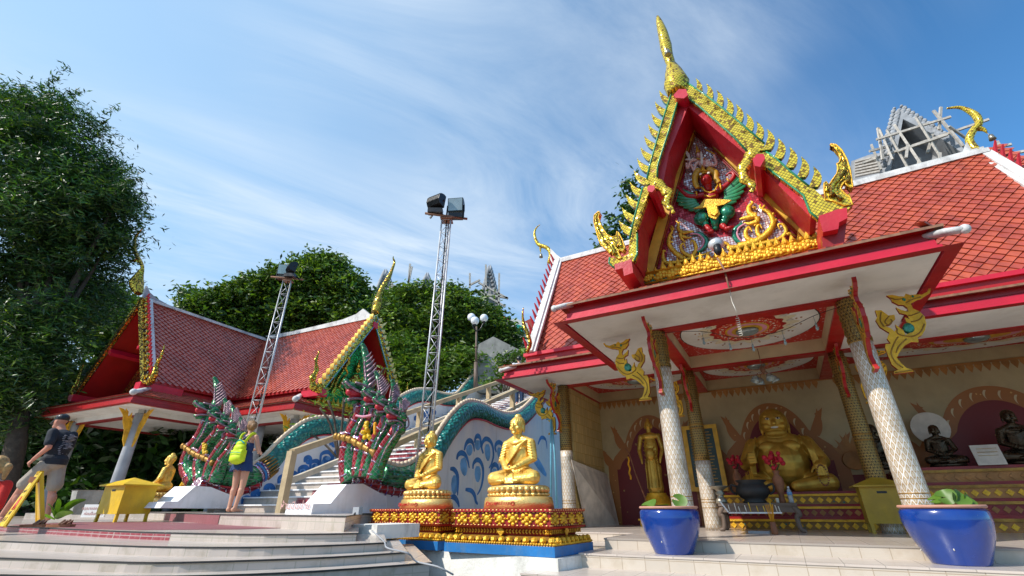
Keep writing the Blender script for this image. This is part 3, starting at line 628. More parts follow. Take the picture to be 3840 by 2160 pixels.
# ridge and verge plaster
m = MB()
cr = [(1960+x*.3313, 820+y*.3313) for x, y in ((322, 345), (350, 372), (395, 418), (440, 452), (500, 480), (580, 492), (700, 478), (850, 445), (985, 408))]
top = [P(x, y, Y=10.26) for x, y in cr]; bot = [P(1960+x*.3313, 820+y*.3313, Y=10.26) for x, y in ((985, 465), (370, 578), (318, 530))]
m.prism([p-V((0, .06, 0)) for p in top+bot], (0, .16, 0))
m.box((-4.3, 10.14, 6.04), (4.7, 10.38, 6.13)); m.box((-4.25, 10.17, 6.13), (4.66, 10.35, 6.19))
cr = [(3000+x*.6213, 300+y*.6213) for x, y in ((1000, 385), (985, 430), (940, 490), (880, 540), (800, 580), (600, 620), (320, 690))]
top = [P(x, y, Y=10.26) for x, y in cr]; bot = [P(3000+x*.6213, 300+y*.6213, Y=10.26) for x, y in ((320, 735), (1075, 540), (1100, 480), (1050, 460))]
m.prism([p-V((0, .062, 0)) for p in top+bot], (0, .15, 0)); m.build('ridge_cap', 'ridgewhite', hall)
def verge(x, za, zb, sgn, lean=0):
    m = MB(); a = V((x, 8.42, 2.98)); b = V((x+lean, 10.26, zb)); t = (b-a).normalized(); n_ = V((0, -t.z, t.y))
    for w0, w1, h in ((-.02, .13, .1), (.13, .19, .06)):
        m.prism([a+V((sgn*w0, 0, 0)), a+V((sgn*w1, 0, 0)), b+V((sgn*w1, 0, 0)), b+V((sgn*w0, 0, 0))], n_*h)
    v_ = m.build('verge', 'ridgewhite', hall); f = MB(); nT = 15
    for i in range(nT):
        p = a.lerp(b, (i+.3)/nT); h = t*.2+n_*.26
        f.prism([p+n_*.02-V((sgn*.02, 0, 0)), p+t*.13+n_*.02-V((sgn*.02, 0, 0)), p+t*.14+n_*.12-V((sgn*.02, 0, 0)), p+h-V((sgn*.06, 0, 0))], (-sgn*.03, 0, 0))
    f.build('verge_fins', 'redpink', v_)
verge(-4.26, 3, 6.16, 1); verge(4.72, 3, 6.02, -1)
def chofa(pts, rs, beak, name='finial', mt_='goldmosaic', parent=hall, Y=10.26, bell=None):
    m = MB(); pp = curve([P(x, y, Y=Y) for x, y in pts], 5); n = len(pp); rr = [rs[min(len(rs)-1, int(i/(n-1)*(len(rs)-1)))]*(1-(i/(n-1)*(len(rs)-1))%1)+rs[min(len(rs)-1, int(i/(n-1)*(len(rs)-1))+1)]*((i/(n-1)*(len(rs)-1))%1) for i in range(n)]
    m.tube(pp, rr, 8, 0, .8); b = [P(x, y, Y=Y) for x, y in beak]; m.tube(curve(b, 4), taper(len(curve(b, 4)), rs[1]*.8, .006), 7)
    o = m.build(name, mt_, parent)
    if bell:
        m = MB(); p = P(*bell, Y=Y); m.lathe([(.0, .09), (.035, .08), (.045, .03), (.055, -.03)], p, 12); m.tube([b[-1], p+V((0, 0, .09))], .006, 5); m.build('wind_bell', 'pewter', o)
    return o
s1 = lambda l: [(1960+x*.3313, 820+y*.3313) for x, y in l]; s2 = lambda l: [(3000+x*.6213, 300+y*.6213) for x, y in l]
chofa(s1([(300, 505), (316, 430), (308, 370), (268, 325), (205, 305), (168, 278), (142, 220), (135, 155), (155, 105), (198, 66)]), [.075, .07, .075, .06, .035, .008], s1([(215, 305), (200, 340), (205, 388)]), bell=s1([(208, 428)])[0])
chofa(s2([(1108, 462), (1050, 415), (1022, 360), (1045, 305), (1080, 262), (1060, 215), (1010, 182), (955, 165), (885, 172)]), [.10, .085, .08, .08, .045, .02], s2([(1070, 290), (1110, 300), (1130, 322)]), bell=s2([(1160, 352)])[0])
# small flame finial low on the left verge
m = MB(); pp = curve([P(x, y, Y=8.2) for x, y in ((1975, 1322), (1988, 1290), (1980, 1255), (1966, 1220), (1960, 1185), (1963, 1153))], 5); m.tube(pp, taper(len(pp), .05, .075, .008), 8, 0, .6); m.build('flame_finial', 'golddots', hall)
# white rounded caps on the skirt corners
for px, py, Y, l in ((2088, 1155, 5.62, 1), (3600, 862, 5.62, -1), (1885, 1388, 7.92, 1)):
    p = P(px, py, Y=Y); m = MB(); m.tube([p+V((-.03*l, -.02, -.01)), p+V((.1*l, .05, .03)), p+V((.75*l, .75, .3))], [.05, .058, .04], 10, 0, .7)
    m.ell(p+V((-.03*l, -.02, -.01)), .05, 0, 10, 6); m.build('hip_cap', 'ridgewhite', hall)
# ---------------------------------------------------------------- the gable
frame((0, 6.7, ZF), RZ)
def pl(c, Y): return lambda l: [P(c[0]+x*c[2], c[1]+y*c[2], Y=Y) for x, y in l]
K6 = (2200, 0, .8006); G6 = (2380, 520, .38643)
YG, YP = 6.07, 6.85
b6 = pl(K6, YG); EX = V((0, .09, 0))
gable = MB()
bands = {'UR': [(470, 388), (560, 448), (640, 510), (730, 585), (832, 672), (825, 700), (800, 712), (778, 726), (752, 706), (690, 640), (600, 560), (520, 490), (478, 462), (440, 440)],
 'UL': [(402, 420), (440, 428), (420, 500), (395, 580), (362, 680), (332, 775), (330, 830), (345, 862), (300, 868), (282, 840), (296, 770), (325, 670), (350, 580), (385, 480)],
 'LR': [(800, 722), (840, 712), (890, 745), (960, 808), (1040, 872), (1062, 882), (1120, 935), (1190, 942), (1232, 905), (1245, 960), (1205, 1000), (1140, 1020), (1085, 1026), (1045, 992), (1015, 915), (930, 850), (850, 790), (790, 752), (782, 735)],
 'LL': [(262, 878), (300, 868), (335, 872), (290, 905), (272, 960), (238, 1060), (205, 1088), (236, 1095), (236, 1190), (222, 1222), (132, 1258), (104, 1232), (108, 1205), (150, 1212), (196, 1190), (200, 1120), (220, 1030), (242, 950)]}
board = MB()
for k, l in bands.items(): board.prism(b6(l), EX, 0)
gb = board.build('bargeboard', 'goldmosaic', hall)
# S-shaped drops where the upper tier meets the lower
m = MB()
for l, rs in (([(790, 700), (752, 742), (732, 790), (738, 832), (765, 850), (778, 872), (768, 893)], (.10, .05)), ([(318, 852), (356, 876), (380, 905), (368, 935), (378, 960), (396, 975), (404, 992)], (.095, .03))):
    c = curve(b6(l), 5); c = [p+V((0, .04, 0)) for p in c]; n = len(c); m.tube(c, [rs[0]*(1-.75*i/(n-1))*(1+.2*sin(i*.9)) for i in range(n)], 8, 0, .55, up=V((0, 1, 0)))
m.build('bargeboard_drop', 'goldmosaic', hall)
# green edging along the boards
m = MB()
for l in ([(470, 388), (560, 448), (640, 510), (730, 585), (832, 672)], [(478, 464), (520, 492), (600, 562), (690, 642), (752, 708)], [(402, 420), (350, 580), (296, 770), (282, 840)], [(440, 428), (395, 580), (332, 775), (330, 830)], [(262, 878), (220, 1030), (200, 1120)], [(840, 712), (890, 745), (960, 808), (1040, 872)], [(850, 790), (930, 850), (1015, 915), (1045, 992), (1085, 1026)], [(236, 1095), (236, 1190), (222, 1222)], [(108, 1205), (104, 1232), (132, 1258)]):
    m.tube([p+V((0, .0, 0)) for p in b6(l)], .014, 6)
m.build('board_edging', 'leafgreen', gb)
# twelve curved teeth a side, each edged in green
tR = [(510, 365), (560, 390), (608, 420), (655, 455), (700, 487), (748, 530), (795, 567), (845, 603), (895, 645), (950, 687), (1005, 732), (1062, 778)]
tL = [(340, 422), (320, 474), (303, 527), (288, 580), (269, 633), (252, 687), (236, 740), (220, 795), (202, 852), (183, 907), (165, 970), (150, 1030)]
for tips, dx, dy, bn in ((tR, -2, 98, .55), (tL, 74, 62, -.42)):
    for x, y in tips:
        t_, b_ = b6([(x, y), (x+dx, y+dy)]); o2 = crescent((b_.x, b_.z), (t_.x, t_.z), .105, bn)
        m = MB(); m.prism([V((a, YG+.0, b)) for a, b in o2], (0, .07, 0), 0, 1); m.build('gable_tooth', ('goldmosaic', 'leafgreen'), hall)
# spire at the apex
m = MB()
sp_ = curve(b6([(422, 430), (418, 385), (405, 335), (392, 290), (378, 250), (368, 205), (352, 140), (336, 90), (328, 64)]), 4); n = len(sp_)
rr = []
for i in range(n):
    t = i/(n-1)*8; rr.append([.15, .21, .15, .075, .085, .10, .085, .055, .015][int(t)]*(1-t % 1)+[.15, .21, .15, .075, .085, .10, .085, .055, .015, .015][int(t)+1]*(t % 1))
m.tube([p+V((0, .05, 0)) for p in sp_], rr, 12); o = m.build('spire', 'goldmosaic', hall)
m = MB(); p = b6([(386, 272)])[0]+V((0, -.12, 0)); m.lathe([(0, .07), (.035, .06), (.045, .02), (.052, -.06)], p, 12); m.build('wind_bell', 'pewter', o)
# upturned tails at both feet of the gable
def tail(out, veins):
    m = MB(); m.prism([p+V((0, -.01, 0)) for p in b6(out)], (0, .11, 0)); o = m.build('gable_tail', 'goldmosaic', hall); m = MB()
    for l, r in veins: c = curve([p+V((0, -.015, 0)) for p in b6(l)], 4); m.tube(c, taper(len(c), r, r*.25), 7, 0, .8)
    m.build('tail_carving', 'golddots', o); m = MB(); c = b6(out+out[:1]); m.tube([p+V((0, -.01, 0)) for p in c], .011, 5); m.build('tail_edging', 'goldpaint', o)
tail([(1120, 935), (1113, 900), (1112, 860), (1120, 852), (1135, 868), (1150, 845), (1172, 815), (1178, 790), (1172, 768), (1182, 765), (1190, 745), (1180, 715), (1160, 690), (1140, 680), (1142, 676), (1168, 680), (1195, 705), (1220, 750), (1235, 800), (1242, 850), (1247, 878), (1235, 882), (1215, 865), (1208, 850), (1195, 870), (1188, 885), (1205, 905), (1232, 925), (1246, 960), (1205, 965), (1160, 945)],
     [([(1150, 925), (1150, 880), (1180, 840), (1205, 800), (1200, 745), (1165, 690)], .05), ([(1195, 940), (1165, 905), (1175, 870), (1205, 835), (1220, 790)], .04), ([(1222, 860), (1228, 830), (1222, 800)], .035), ([(1125, 900), (1122, 870)], .03)])
tail([(150, 1215), (125, 1195), (118, 1175), (108, 1190), (95, 1168), (70, 1150), (60, 1130), (48, 1090), (35, 1040), (36, 1010), (55, 992), (62, 994), (55, 1020), (70, 1060), (95, 1100), (120, 1112), (140, 1105), (143, 1085), (150, 1090), (168, 1125), (180, 1160), (170, 1180), (152, 1170), (150, 1185), (165, 1210)],
     [([(135, 1195), (115, 1150), (80, 1125), (58, 1080), (45, 1030), (58, 997)], .045), ([(150, 1160), (125, 1130), (95, 1120)], .035), ([(165, 1160), (160, 1125), (148, 1100)], .03)])
# red purlin ends and roof planes running back to the pediment
def slabY(l, y0, y1, th, name, m1, parent=hall, ms=None):
    m = MB(); a = pl(K6, YG)(l); m.prism([V((p.x, y0, p.z)) for p in a], (0, y1-y0, 0), 0, ms); return m.build(name, m1, parent)
slabY([(478, 455), (830, 700), (815, 720), (752, 712), (470, 480), (380, 700), (350, 850), (305, 850), (330, 700), (430, 430)], YG+.095, 9.6, .1, 'gable_roof', 'redpink')
slabY([(830, 730), (1080, 985), (1050, 1000), (800, 752)], YG+.095, 9.0, .1, 'gable_roof', 'redpink')
slabY([(300, 885), (245, 1020), (225, 1225), (205, 1225), (222, 1020), (275, 880)], YG+.095, 9.0, .1, 'gable_roof', 'redpink')
for l in ([(413, 470), (438, 442), (472, 442), (480, 470), (462, 485), (425, 482)], [(780, 770), (800, 745), (830, 745), (838, 765), (815, 805), (790, 800)], [(292, 900), (300, 888), (325, 888), (328, 905), (315, 920), (295, 915)]): slabY(l, YG-.12, YP+.5, 0, 'purlin', 'redbright')
slabY([(140, 1250), (218, 1228), (226, 1290), (184, 1305), (178, 1268), (142, 1278)], YG-.1, YG+1.2, 0, 'purlin', 'redpink')
slabY([(1085, 1030), (1170, 1000), (1215, 992), (1218, 1040), (1180, 1060), (1176, 1090), (1105, 1105)], YG-.1, YG+1.2, 0, 'purlin', 'redpink')
slabY([(1100, 1105), (1176, 1090), (1180, 1060), (1218, 1040), (1205, 1150), (1110, 1185)], YG+.02, YG+1.1, 0, 'purlin', 'darkred')
# pediment ---------------------------------------------------------------------
gp = pl(G6, YP)
m = MB(); m.prism(gp([(600, -160), (1790, 990), (1800, 1130), (110, 1440), (90, 1330), (330, 560)]), (0, .1, 0)); ped = m.build('pediment', 'pinkmosaic', hall)
m = MB()
for l in ([(590, -20), (760, 110), (1000, 380), (860, 500), (560, 520), (470, 440), (520, 180)], [(430, 760), (600, 850), (720, 960), (950, 950), (1120, 600), (1300, 700), (1440, 840), (1470, 950), (900, 1110), (300, 1240), (340, 980)]): m.prism([p-V((0, .006, 0)) for p in gp(l)], (0, .004, 0))
m.build('mirror_field', 'silvermosaic', ped)
m = MB()   # gilded raking frame with a red outer board
for l, q in (([(600, -60), (680, -60), (1790, 990), (1650, 1000)], 0), ([(600, -60), (520, -40), (330, 480), (90, 1330), (190, 1330), (420, 480)], 0)): m.prism([p-V((0, .10, 0)) for p in gp(l)], (0, .098, 0), q)
m.build('pediment_frame', 'ochre', ped)
m = MB()
for a, b in (((585, -20), (1620, 1010)), ((545, 60), (205, 1300))):
    for k in (0, 1): q = gp([(a[0]+k*22, a[1]), (b[0]+k*22, b[1])]); m.tube([p-V((0, .105, 0)) for p in q], .009, 5)
m.build('frame_bead', 'darkred', ped)
# base rail, lotus-bud cresting and a flower frieze
def on(t, x0=(120, 1350), x1=(1790, 1005)): return (x0[0]+(x1[0]-x0[0])*t, x0[1]+(x1[1]-x0[1])*t)
m = MB(); yq = -.16
for dy, r_ in ((0, .022), (18, .014), (100, .02)):
    q = gp([(120, 1350+dy), (1790, 1005+dy)]); m.tube([p+V((0, yq, 0)) for p in q], r_, 6)
m.build('base_rail', 'goldpaint', ped)
m = MB(); q = gp([(120, 1352), (1790, 1008), (1800, 1110), (120, 1450)]); m.prism([p+V((0, yq, 0)) for p in q], (0, .14, 0)); m.build('frieze', 'gemgreen', ped)
for i in range(23):
    x, y = on((i+.5)/23); a, b = gp([(x, y), (x-3, y-88 if i > 1 else y-50)]); h = (b-a).length; c = a+V((0, yq-.01, 0)); m = MB()
    m.lathe([(.001, 0), (h*.26, h*.03), (h*.30, h*.22), (h*.17, h*.5), (h*.06, h*.82), (.002, h)], c, 6, 0, False, 1, .5); m.lathe([(.001, 0), (h*.14, h*.05), (h*.16, h*.22), (h*.09, h*.4), (.002, h*.6)], c-V((0, h*.1, 0)), 6, 0, False, 1, .6)
    m.build('lotus_bud', 'goldpaint', ped)
for i in range(15):
    t = (i+.35)/14.6; x, y = on(t); a = gp([(x, y+52)])[0]+V((0, yq-.012, 0)); s_ = .105 if i not in (0, 14) else .08; m = MB()
    for dx, dz, r_ in ((0, 0, .5), (.55, .28, .42), (-.55, -.28, .42), (.45, -.3, .36), (-.45, .3, .36), (.95, .05, .3), (-.95, -.05, .3), (0, .5, .3), (0, -.5, .3)):
        m.ell(a+V((dx*s_*.9, 0, dz*s_*.9+dx*s_*.18)), (r_*s_, .03, r_*s_), 0, 9, 6)
    m.build('frieze_flower', 'goldpaint', ped)
# relief figures -----------------------------------------------------------------
def G(x, y, o=-.06): p = P(G6[0]+x*G6[2], G6[1]+y*G6[2], Y=YP); return p+V((0, o, 0))
gs = (G(1000, 500)-G(900, 500)).length/100
# horned bird-man in red with green wings
m = MB()
m.ell(G(745, 590, -.07), (82*gs, .09, 78*gs)); m.ell(G(742, 650, -.07), (60*gs, .07, 50*gs)); m.cap(G(722, 520, -.1), G(715, 470, -.12), 38*gs, 46*gs)
m.ell(G(708, 455, -.15), (58*gs, .11, 66*gs)); m.cap(G(700, 455, -.24), G(690, 495, -.27), 16*gs, 6*gs)
for pts, r0, r1 in (([(690, 570), (600, 585), (520, 580), (450, 520), (430, 495)], 34, 16), ([(800, 545), (870, 500), (930, 450), (968, 395), (955, 360), (920, 365), (900, 380)], 36, 9)):
    c = curve([G(x, y, -.08) for x, y in pts], 4); m.tube(c, taper(len(c), r0*gs, r1*gs), 9, 0); m.ell(c[-1], r1*gs*1.3)
for a, b, c in (((700, 880), (755, 930), (690, 940)), ((860, 870), (900, 905), (960, 885))):
    m.cap(G(*a, -.08), G(*b, -.08), 32*gs, 22*gs); m.cap(G(*b, -.1), G(*c, -.1), 24*gs, 12*gs)
m.build('relief_figure', 'red', ped)
m = MB()
m.ell(G(655, 800, -.08), (78*gs, .09, 78*gs)); m.ell(G(905, 740, -.08), (78*gs, .09, 80*gs)); m.cap(G(790, 760, -.07), G(790, 880, -.05), 66*gs, 30*gs); m.cap(G(690, 850, -.07), G(700, 880, -.07), 40*gs, 30*gs); m.cap(G(880, 800, -.07), G(860, 860, -.07), 45*gs, 30*gs)
m.build('relief_skirt', 'gemgreen', ped)
for root, tipl in (((690, 640), [(350, 480), (352, 520), (365, 565), (395, 610), (430, 650), (480, 680), (530, 705), (590, 718), (650, 705)]), ((800, 630), [(1030, 345), (1066, 372), (1080, 420), (1078, 470), (1062, 525), (1030, 575), (990, 620), (940, 645), (880, 648)])):
    m = MB()
    for i, tp in enumerate(tipl):
        a = (root[0]*(1-.28)+tp[0]*.28, root[1]*.72+tp[1]*.28-20+i*5); c = curve([G(*a, -.075), G((a[0]+tp[0])/2, (a[1]+tp[1])/2+12, -.085+.004*i), G(*tp, -.05)], 5)
        m.tube(c, [22*gs*(.5+.9*sin(pi*min(1, .1+.85*j/(len(c)-1)))) for j in range(len(c))], 7, 0, .35, up=V((0, 1, 0)))
    m.build('relief_wing', 'leafgreen', ped)
m = MB()   # gilt dress and ornaments
m.prism([G(x, y, -.17) for x, y in [(590, 728), (650, 700), (690, 640), (820, 640), (950, 650), (880, 690), (815, 705), (840, 780), (800, 832), (735, 808), (712, 715), (660, 725)]], (0, .03, 0))
m.prism([G(x, y, -.2) for x, y in [(735, 700), (805, 695), (822, 775), (795, 805), (750, 790)]], (0, .03, 0))
for q in ([(660, 520), (700, 560), (745, 575), (790, 555), (820, 500)], [(690, 600), (745, 615), (800, 600)], [(905, 440), (930, 470)], [(840, 490), (850, 545)], [(612, 560), (618, 600)]): m.tube([G(x, y, -.155) for x, y in q], 9*gs, 6)
m.lathe([(52*gs, 0), (40*gs, .05), (30*gs, .09), (16*gs, .15), (4*gs, .25)], G(690, 410, -.15), 14); m.tube([G(650, 400, -.2), G(690, 385, -.25), (G(740, 395, -.2))], 9*gs, 6)
for x in (655, 742): m.ell(G(x, 430, -.2), (6*gs, .02, 26*gs), 0)
m.build('relief_gilding', 'goldpaint', ped)
m = MB(); 
for x, y in ((662, 425), (738, 415)): m.ell(G(x, y, -.24), (16*gs, .015, 14*gs))
m.build('relief_eye', 'ivory', ped)
m = MB()   # pale four-armed rider above
m.ell(G(668, 275, -.1), (42*gs, .07, 68*gs)); m.cap(G(655, 225, -.1), G(648, 205, -.1), 15*gs); m.ell(G(632, 205, -.11), (25*gs, .07, 34*gs))
for pts in ([(630, 250), (560, 260), (525, 330), (515, 285)], [(640, 260), (600, 300), (590, 350), (560, 300)], [(700, 250), (770, 300), (800, 280), (782, 210)], [(700, 265), (740, 310), (690, 300), (672, 290)]):
    c = curve([G(x, y, -.12) for x, y in pts], 4); m.tube(c, taper(len(c), 20*gs, 12*gs), 8); m.ell(c[-1], 16*gs)
m.build('relief_rider', 'skinpale', ped)
m = MB(); m.prism([G(x, y, -.15) for x, y in [(515, 165), (545, 195), (555, 250), (595, 228), (560, 265), (500, 255), (535, 240), (515, 200)]], (0, .02, 0)); m.prism([G(x, y, -.2) for x, y in [(655, 195), (672, 200), (682, 290), (672, 330), (660, 290)]], (0, .02, 0)); m.build('relief_blade', 'ivory', ped)
m = MB()
for pts in ([(640, 340), (600, 400), (600, 470), (625, 520)], [(720, 340), (790, 370), (800, 430), (830, 470)]):
    c = curve([G(x, y, -.11) for x, y in pts], 4); m.tube(c, taper(len(c), 42*gs, 26*gs), 8)
m.lathe([(30*gs, 0), (24*gs, .04), (14*gs, .09), (3*gs, .2)], G(628, 180, -.11), 12); m.tube([G(690, 145, -.12), G(790, 200, -.14)], 6*gs, 6); m.tube([G(615, 250, -.17), G(650, 262, -.18), G(700, 250, -.17)], 8*gs, 5)
m.build('relief_gilding', 'ochre', ped)
m = MB(); m.cap(G(595, 500, -.1), G(615, 535, -.1), 20*gs, 14*gs); m.cap(G(820, 440, -.1), G(835, 475, -.1), 20*gs, 14*gs); m.build('relief_boot', 'navy', ped)
# curling gold serpents, left and right
def curl(pts, r0, r1=.006, o=-.05, k=5, mb=None, bud=1):
    c = curve([G(x, y, o) for x, y in pts], k); n = len(c); mb.tube(c, [max(r1, 1.22*r0*gs*(1-i/(n-1))**.6) for i in range(n)], 7, 0, .6, up=V((0, 1, 0)))
for side in (0, 1):
    m = MB()
    if side:
        for p_, r_ in (([(1010, 1060), (1180, 1010), (1290, 930), (1345, 830), (1300, 730), (1225, 690), (1222, 650)], 34), ([(1180, 1010), (1100, 985), (1080, 920), (1110, 875), (1145, 920)], 26), ([(1250, 990), (1200, 940), (1190, 880), (1215, 850), (1240, 890)], 22), ([(900, 1080), (1050, 1060), (1250, 1030), (1400, 990), (1470, 920), (1440, 850), (1395, 850), (1410, 900)], 26), ([(1480, 950), (1500, 935), (1540, 950), (1570, 965)], 16), ([(1180, 760), (1120, 740), (1110, 680), (1145, 640), (1130, 620)], 28), ([(1190, 760), (1110, 780), (1050, 790), (1020, 800)], 30), ([(1190, 820), (1120, 840), (1060, 830)], 26), ([(1190, 780), (1195, 820), (1160, 865)], 26), ([(850, 1050), (870, 1025), (910, 1040), (950, 1075), (1020, 1070)], 18)): curl(p_, r_, mb=m)
        for q in ((1330, 760, 1370, 740), (1350, 830, 1385, 800), (1330, 890, 1365, 880), (1240, 700, 1270, 660), (1150, 690, 1180, 700)): curl([(q[0], q[1]), ((q[0]+q[2])/2+6, (q[1]+q[3])/2-12), (q[2], q[3])], 16, mb=m)
    else:
        for p_, r_ in (([(480, 1180), (400, 1120), (340, 1040), (345, 960), (370, 910), (345, 870)], 26), ([(560, 1160), (480, 1120), (450, 1060), (480, 1030), (500, 1075)], 20), ([(560, 1160), (600, 1090), (590, 1030), (560, 1000), (545, 1040)], 20), ([(300, 1220), (280, 1160), (285, 1100), (310, 1110)], 22), ([(300, 1220), (420, 1210), (560, 1170), (700, 1130), (760, 1095)], 20), ([(470, 930), (430, 890), (430, 840), (405, 810)], 20), ([(470, 930), (530, 920), (585, 915)], 22), ([(470, 960), (520, 975), (560, 970)], 18), ([(450, 930), (460, 980), (500, 1020)], 20)): curl(p_, r_, mb=m)
        for q in ((345, 960, 375, 990), (345, 1020, 380, 1030), (380, 900, 350, 860), (420, 850, 450, 830)): curl([(q[0], q[1]), ((q[0]+q[2])/2+6, (q[1]+q[3])/2-12), (q[2], q[3])], 13, mb=m)
    m.build('relief_serpent', 'goldpaint', ped)
    m = MB(); arc = [(1050, 840), (985, 880), (968, 940), (1000, 1000), (1060, 1020)] if side else [(570, 935), (640, 935), (700, 990), (680, 1060), (610, 1110)]
    c = curve([G(x, y, -.03) for x, y in arc], 5); m.tube(c, 24*gs, 8, 0, .7, up=V((0, 1, 0))); m.build('relief_coil', 'gemgreen', ped)
    m = MB(); c = curve([G(x+(30 if side else -26), y+(0 if side else 6), -.05) for x, y in arc], 5); m.tube(c, 10*gs, 6); m.build('relief_coil_edge', 'pink', ped)
# spotlight on its rod in front of the frieze
frame((0, 6.7, ZF), RZ)
a = P(2737, 1090, Y=5.55); b = P(2690, 968, Y=5.8); off = a.copy()
t = thing('spotlight', 'small black spotlight on a thin rod before the gold frieze of the gable', 'spotlight', off, RZ)
m = MB(); m.tube([P(2737, 1090, Y=5.62), P(2716, 1010, Y=5.74), b], .012, 6); m.bar(P(2712, 1088, Y=5.62), P(2766, 1078, Y=5.62), .02, .02); m.build('rod', 'rust', t)
q = P(2692, 938, Y=5.8); m = MB(); m.ell(q, (.05, .05, .075)); m.cap(q, q+V((0, .02, .06)), .04, .05); m.build('lamp_housing', 'black', t)
m = MB(); m.lathe([(.02, 0), (.075, .03), (.1, .09), (.098, .092), (.0, .05)], q+V((-.0, .03, .05)), 16, ax=(-.1, .5, 1)); m.build('reflector', 'steel', t)
m = MB(); c = curve([P(x, y, Y=5.64) for x, y in ((2737, 1090), (2745, 1130), (2760, 1165))]+[P(2764, 1190, Y=5.9)], 4); m.tube(c, .005, 4)
sp_o = V(P(2764, 1190, Y=5.9)); pts = [sp_o+V((.02*cos(i*.9), .02*sin(i*.9), -i*.004)) for i in range(60)]; m.tube(pts, .004, 4); m.build('cable', 'ivory', t)
# ---------------------------------------------------------------- gilded swan brackets
frame((0, 6.7, ZF), RZ)
hx = [(1465, 335), (1482, 332), (1500, 355), (1545, 366), (1590, 345), (1620, 338), (1645, 312), (1668, 335), (1700, 318), (1740, 285), (1783, 275), (1765, 312), (1768, 350), (1735, 400), (1705, 412), (1690, 450), (1698, 490), (1740, 450), (1765, 415), (1762, 480), (1722, 510), (1718, 560), (1745, 530), (1752, 580), (1735, 610), (1745, 650), (1770, 690), (1812, 700), (1805, 655), (1838, 575), (1845, 620), (1872, 640), (1885, 600), (1918, 560), (1870, 560), (1815, 520), (1805, 480), (1850, 470), (1880, 400), (1925, 385), (1935, 450), (1962, 480), (1960, 560), (1915, 640), (1955, 690), (1950, 750), (1990, 740), (2010, 780), (2020, 860), (2030, 960), (2005, 1020), (2045, 1030), (2050, 1055), (1900, 1068), (1905, 1040), (1938, 1020), (1955, 960), (1965, 900), (1920, 850), (1860, 800), (1800, 780), (1750, 800), (1735, 750), (1700, 740), (1660, 700), (1625, 640), (1610, 570), (1625, 510), (1655, 470), (1650, 420), (1600, 405), (1570, 405), (1530, 390), (1490, 375)]
HO = []
for x, y in hx: p = P(1800+x*.31056, 1150+y*.31056, Y=YF); HO.append((XL-p.x-.02, p.z))
hc = lambda x, y: (lambda p: (XL-p.x-.02, p.z))(P(1800+x*.31056, 1150+y*.31056, Y=YF))
HO = [(a, 2.355-(2.515-z)*.93) for a, z in HO]
hc = lambda x, y: (lambda p: (XL-p.x-.02, 2.355-(2.515-p.z)*.93))(P(1800+x*.31056, 1150+y*.31056, Y=YF))
def bracket(x, y, dirv, zoff=0., sc_=1.):
    d = V(dirv); s_ = V((-d.y, d.x, 0)); m = MB(); z0 = ZS
    def T(a, z, o=0.): return V((x, y, 0))+d*(a*sc_)+V((0, 0, z0+(z-z0)*sc_+zoff))+s_*o
    m.prism([T(a, z, -.022) for a, z in HO], s_*.044, 0, 1)
    o = m.build('bracket', ('goldpaint', 'red'), hall)
    # raised feathers and scrolls on both faces
    f = MB()
    for sg in (-1, 1):
        for l in ([(1625, 520), (1690, 530), (1715, 520)], [(1620, 560), (1660, 590), (1720, 590)], [(1640, 640), (1690, 700), (1760, 730), (1830, 700), (1860, 660), (1840, 620)], [(1850, 480), (1900, 520), (1890, 560), (1850, 540), (1850, 515)], [(1890, 420), (1930, 500), (1925, 570)], [(1870, 700), (1930, 760), (1990, 850), (1990, 950), (1960, 1010)], [(1820, 740), (1900, 790), (1950, 850)], [(1690, 350), (1735, 340), (1765, 310)], [(1560, 385), (1620, 385), (1680, 400)], [(1905, 1050), (2040, 1045)]):
            c = curve([T(*hc(a, b), sg*.024) for a, b in l], 3); f.tube(c, .0075, 5)
    f.build('bracket_scroll', 'golddark', o)
    g_ = MB()
    for a, b, r_ in ((1760, 640, .052), (1680, 362, .018), (1610, 358, .012)):
        q = hc(a, b)
        for sg in (-1, 1): g_.ell(T(q[0], q[1], sg*.024), (r_ if abs(d.x) > .5 else .008, .008 if abs(d.x) > .5 else r_, r_*1.2))
    g_.build('bracket_gem', 'gemgreen', o)
    s = MB(); q = hc(1668, 300); s.bar(T(q[0], q[1]), T(q[0], ZS-.0+.0), .025, .025); s.build('bracket_stay', 'red', o)
for x, y in ((XL, YF), (XR, YF), (-3.78, 9.1)):
    bracket(x, y, (1 if x == XR else -1, 0, 0)); bracket(x, y, (0, -1, 0))
bracket(XR+.04, YR_, (1, 0, 0), 0, .9); bracket(XL, YR_, (-1, 0, 0), 0, .85); bracket(XL, YR_, (0, -1, 0), 0, .8)
bracket(XR, YR_, (-0, -1, 0), 0, .8)
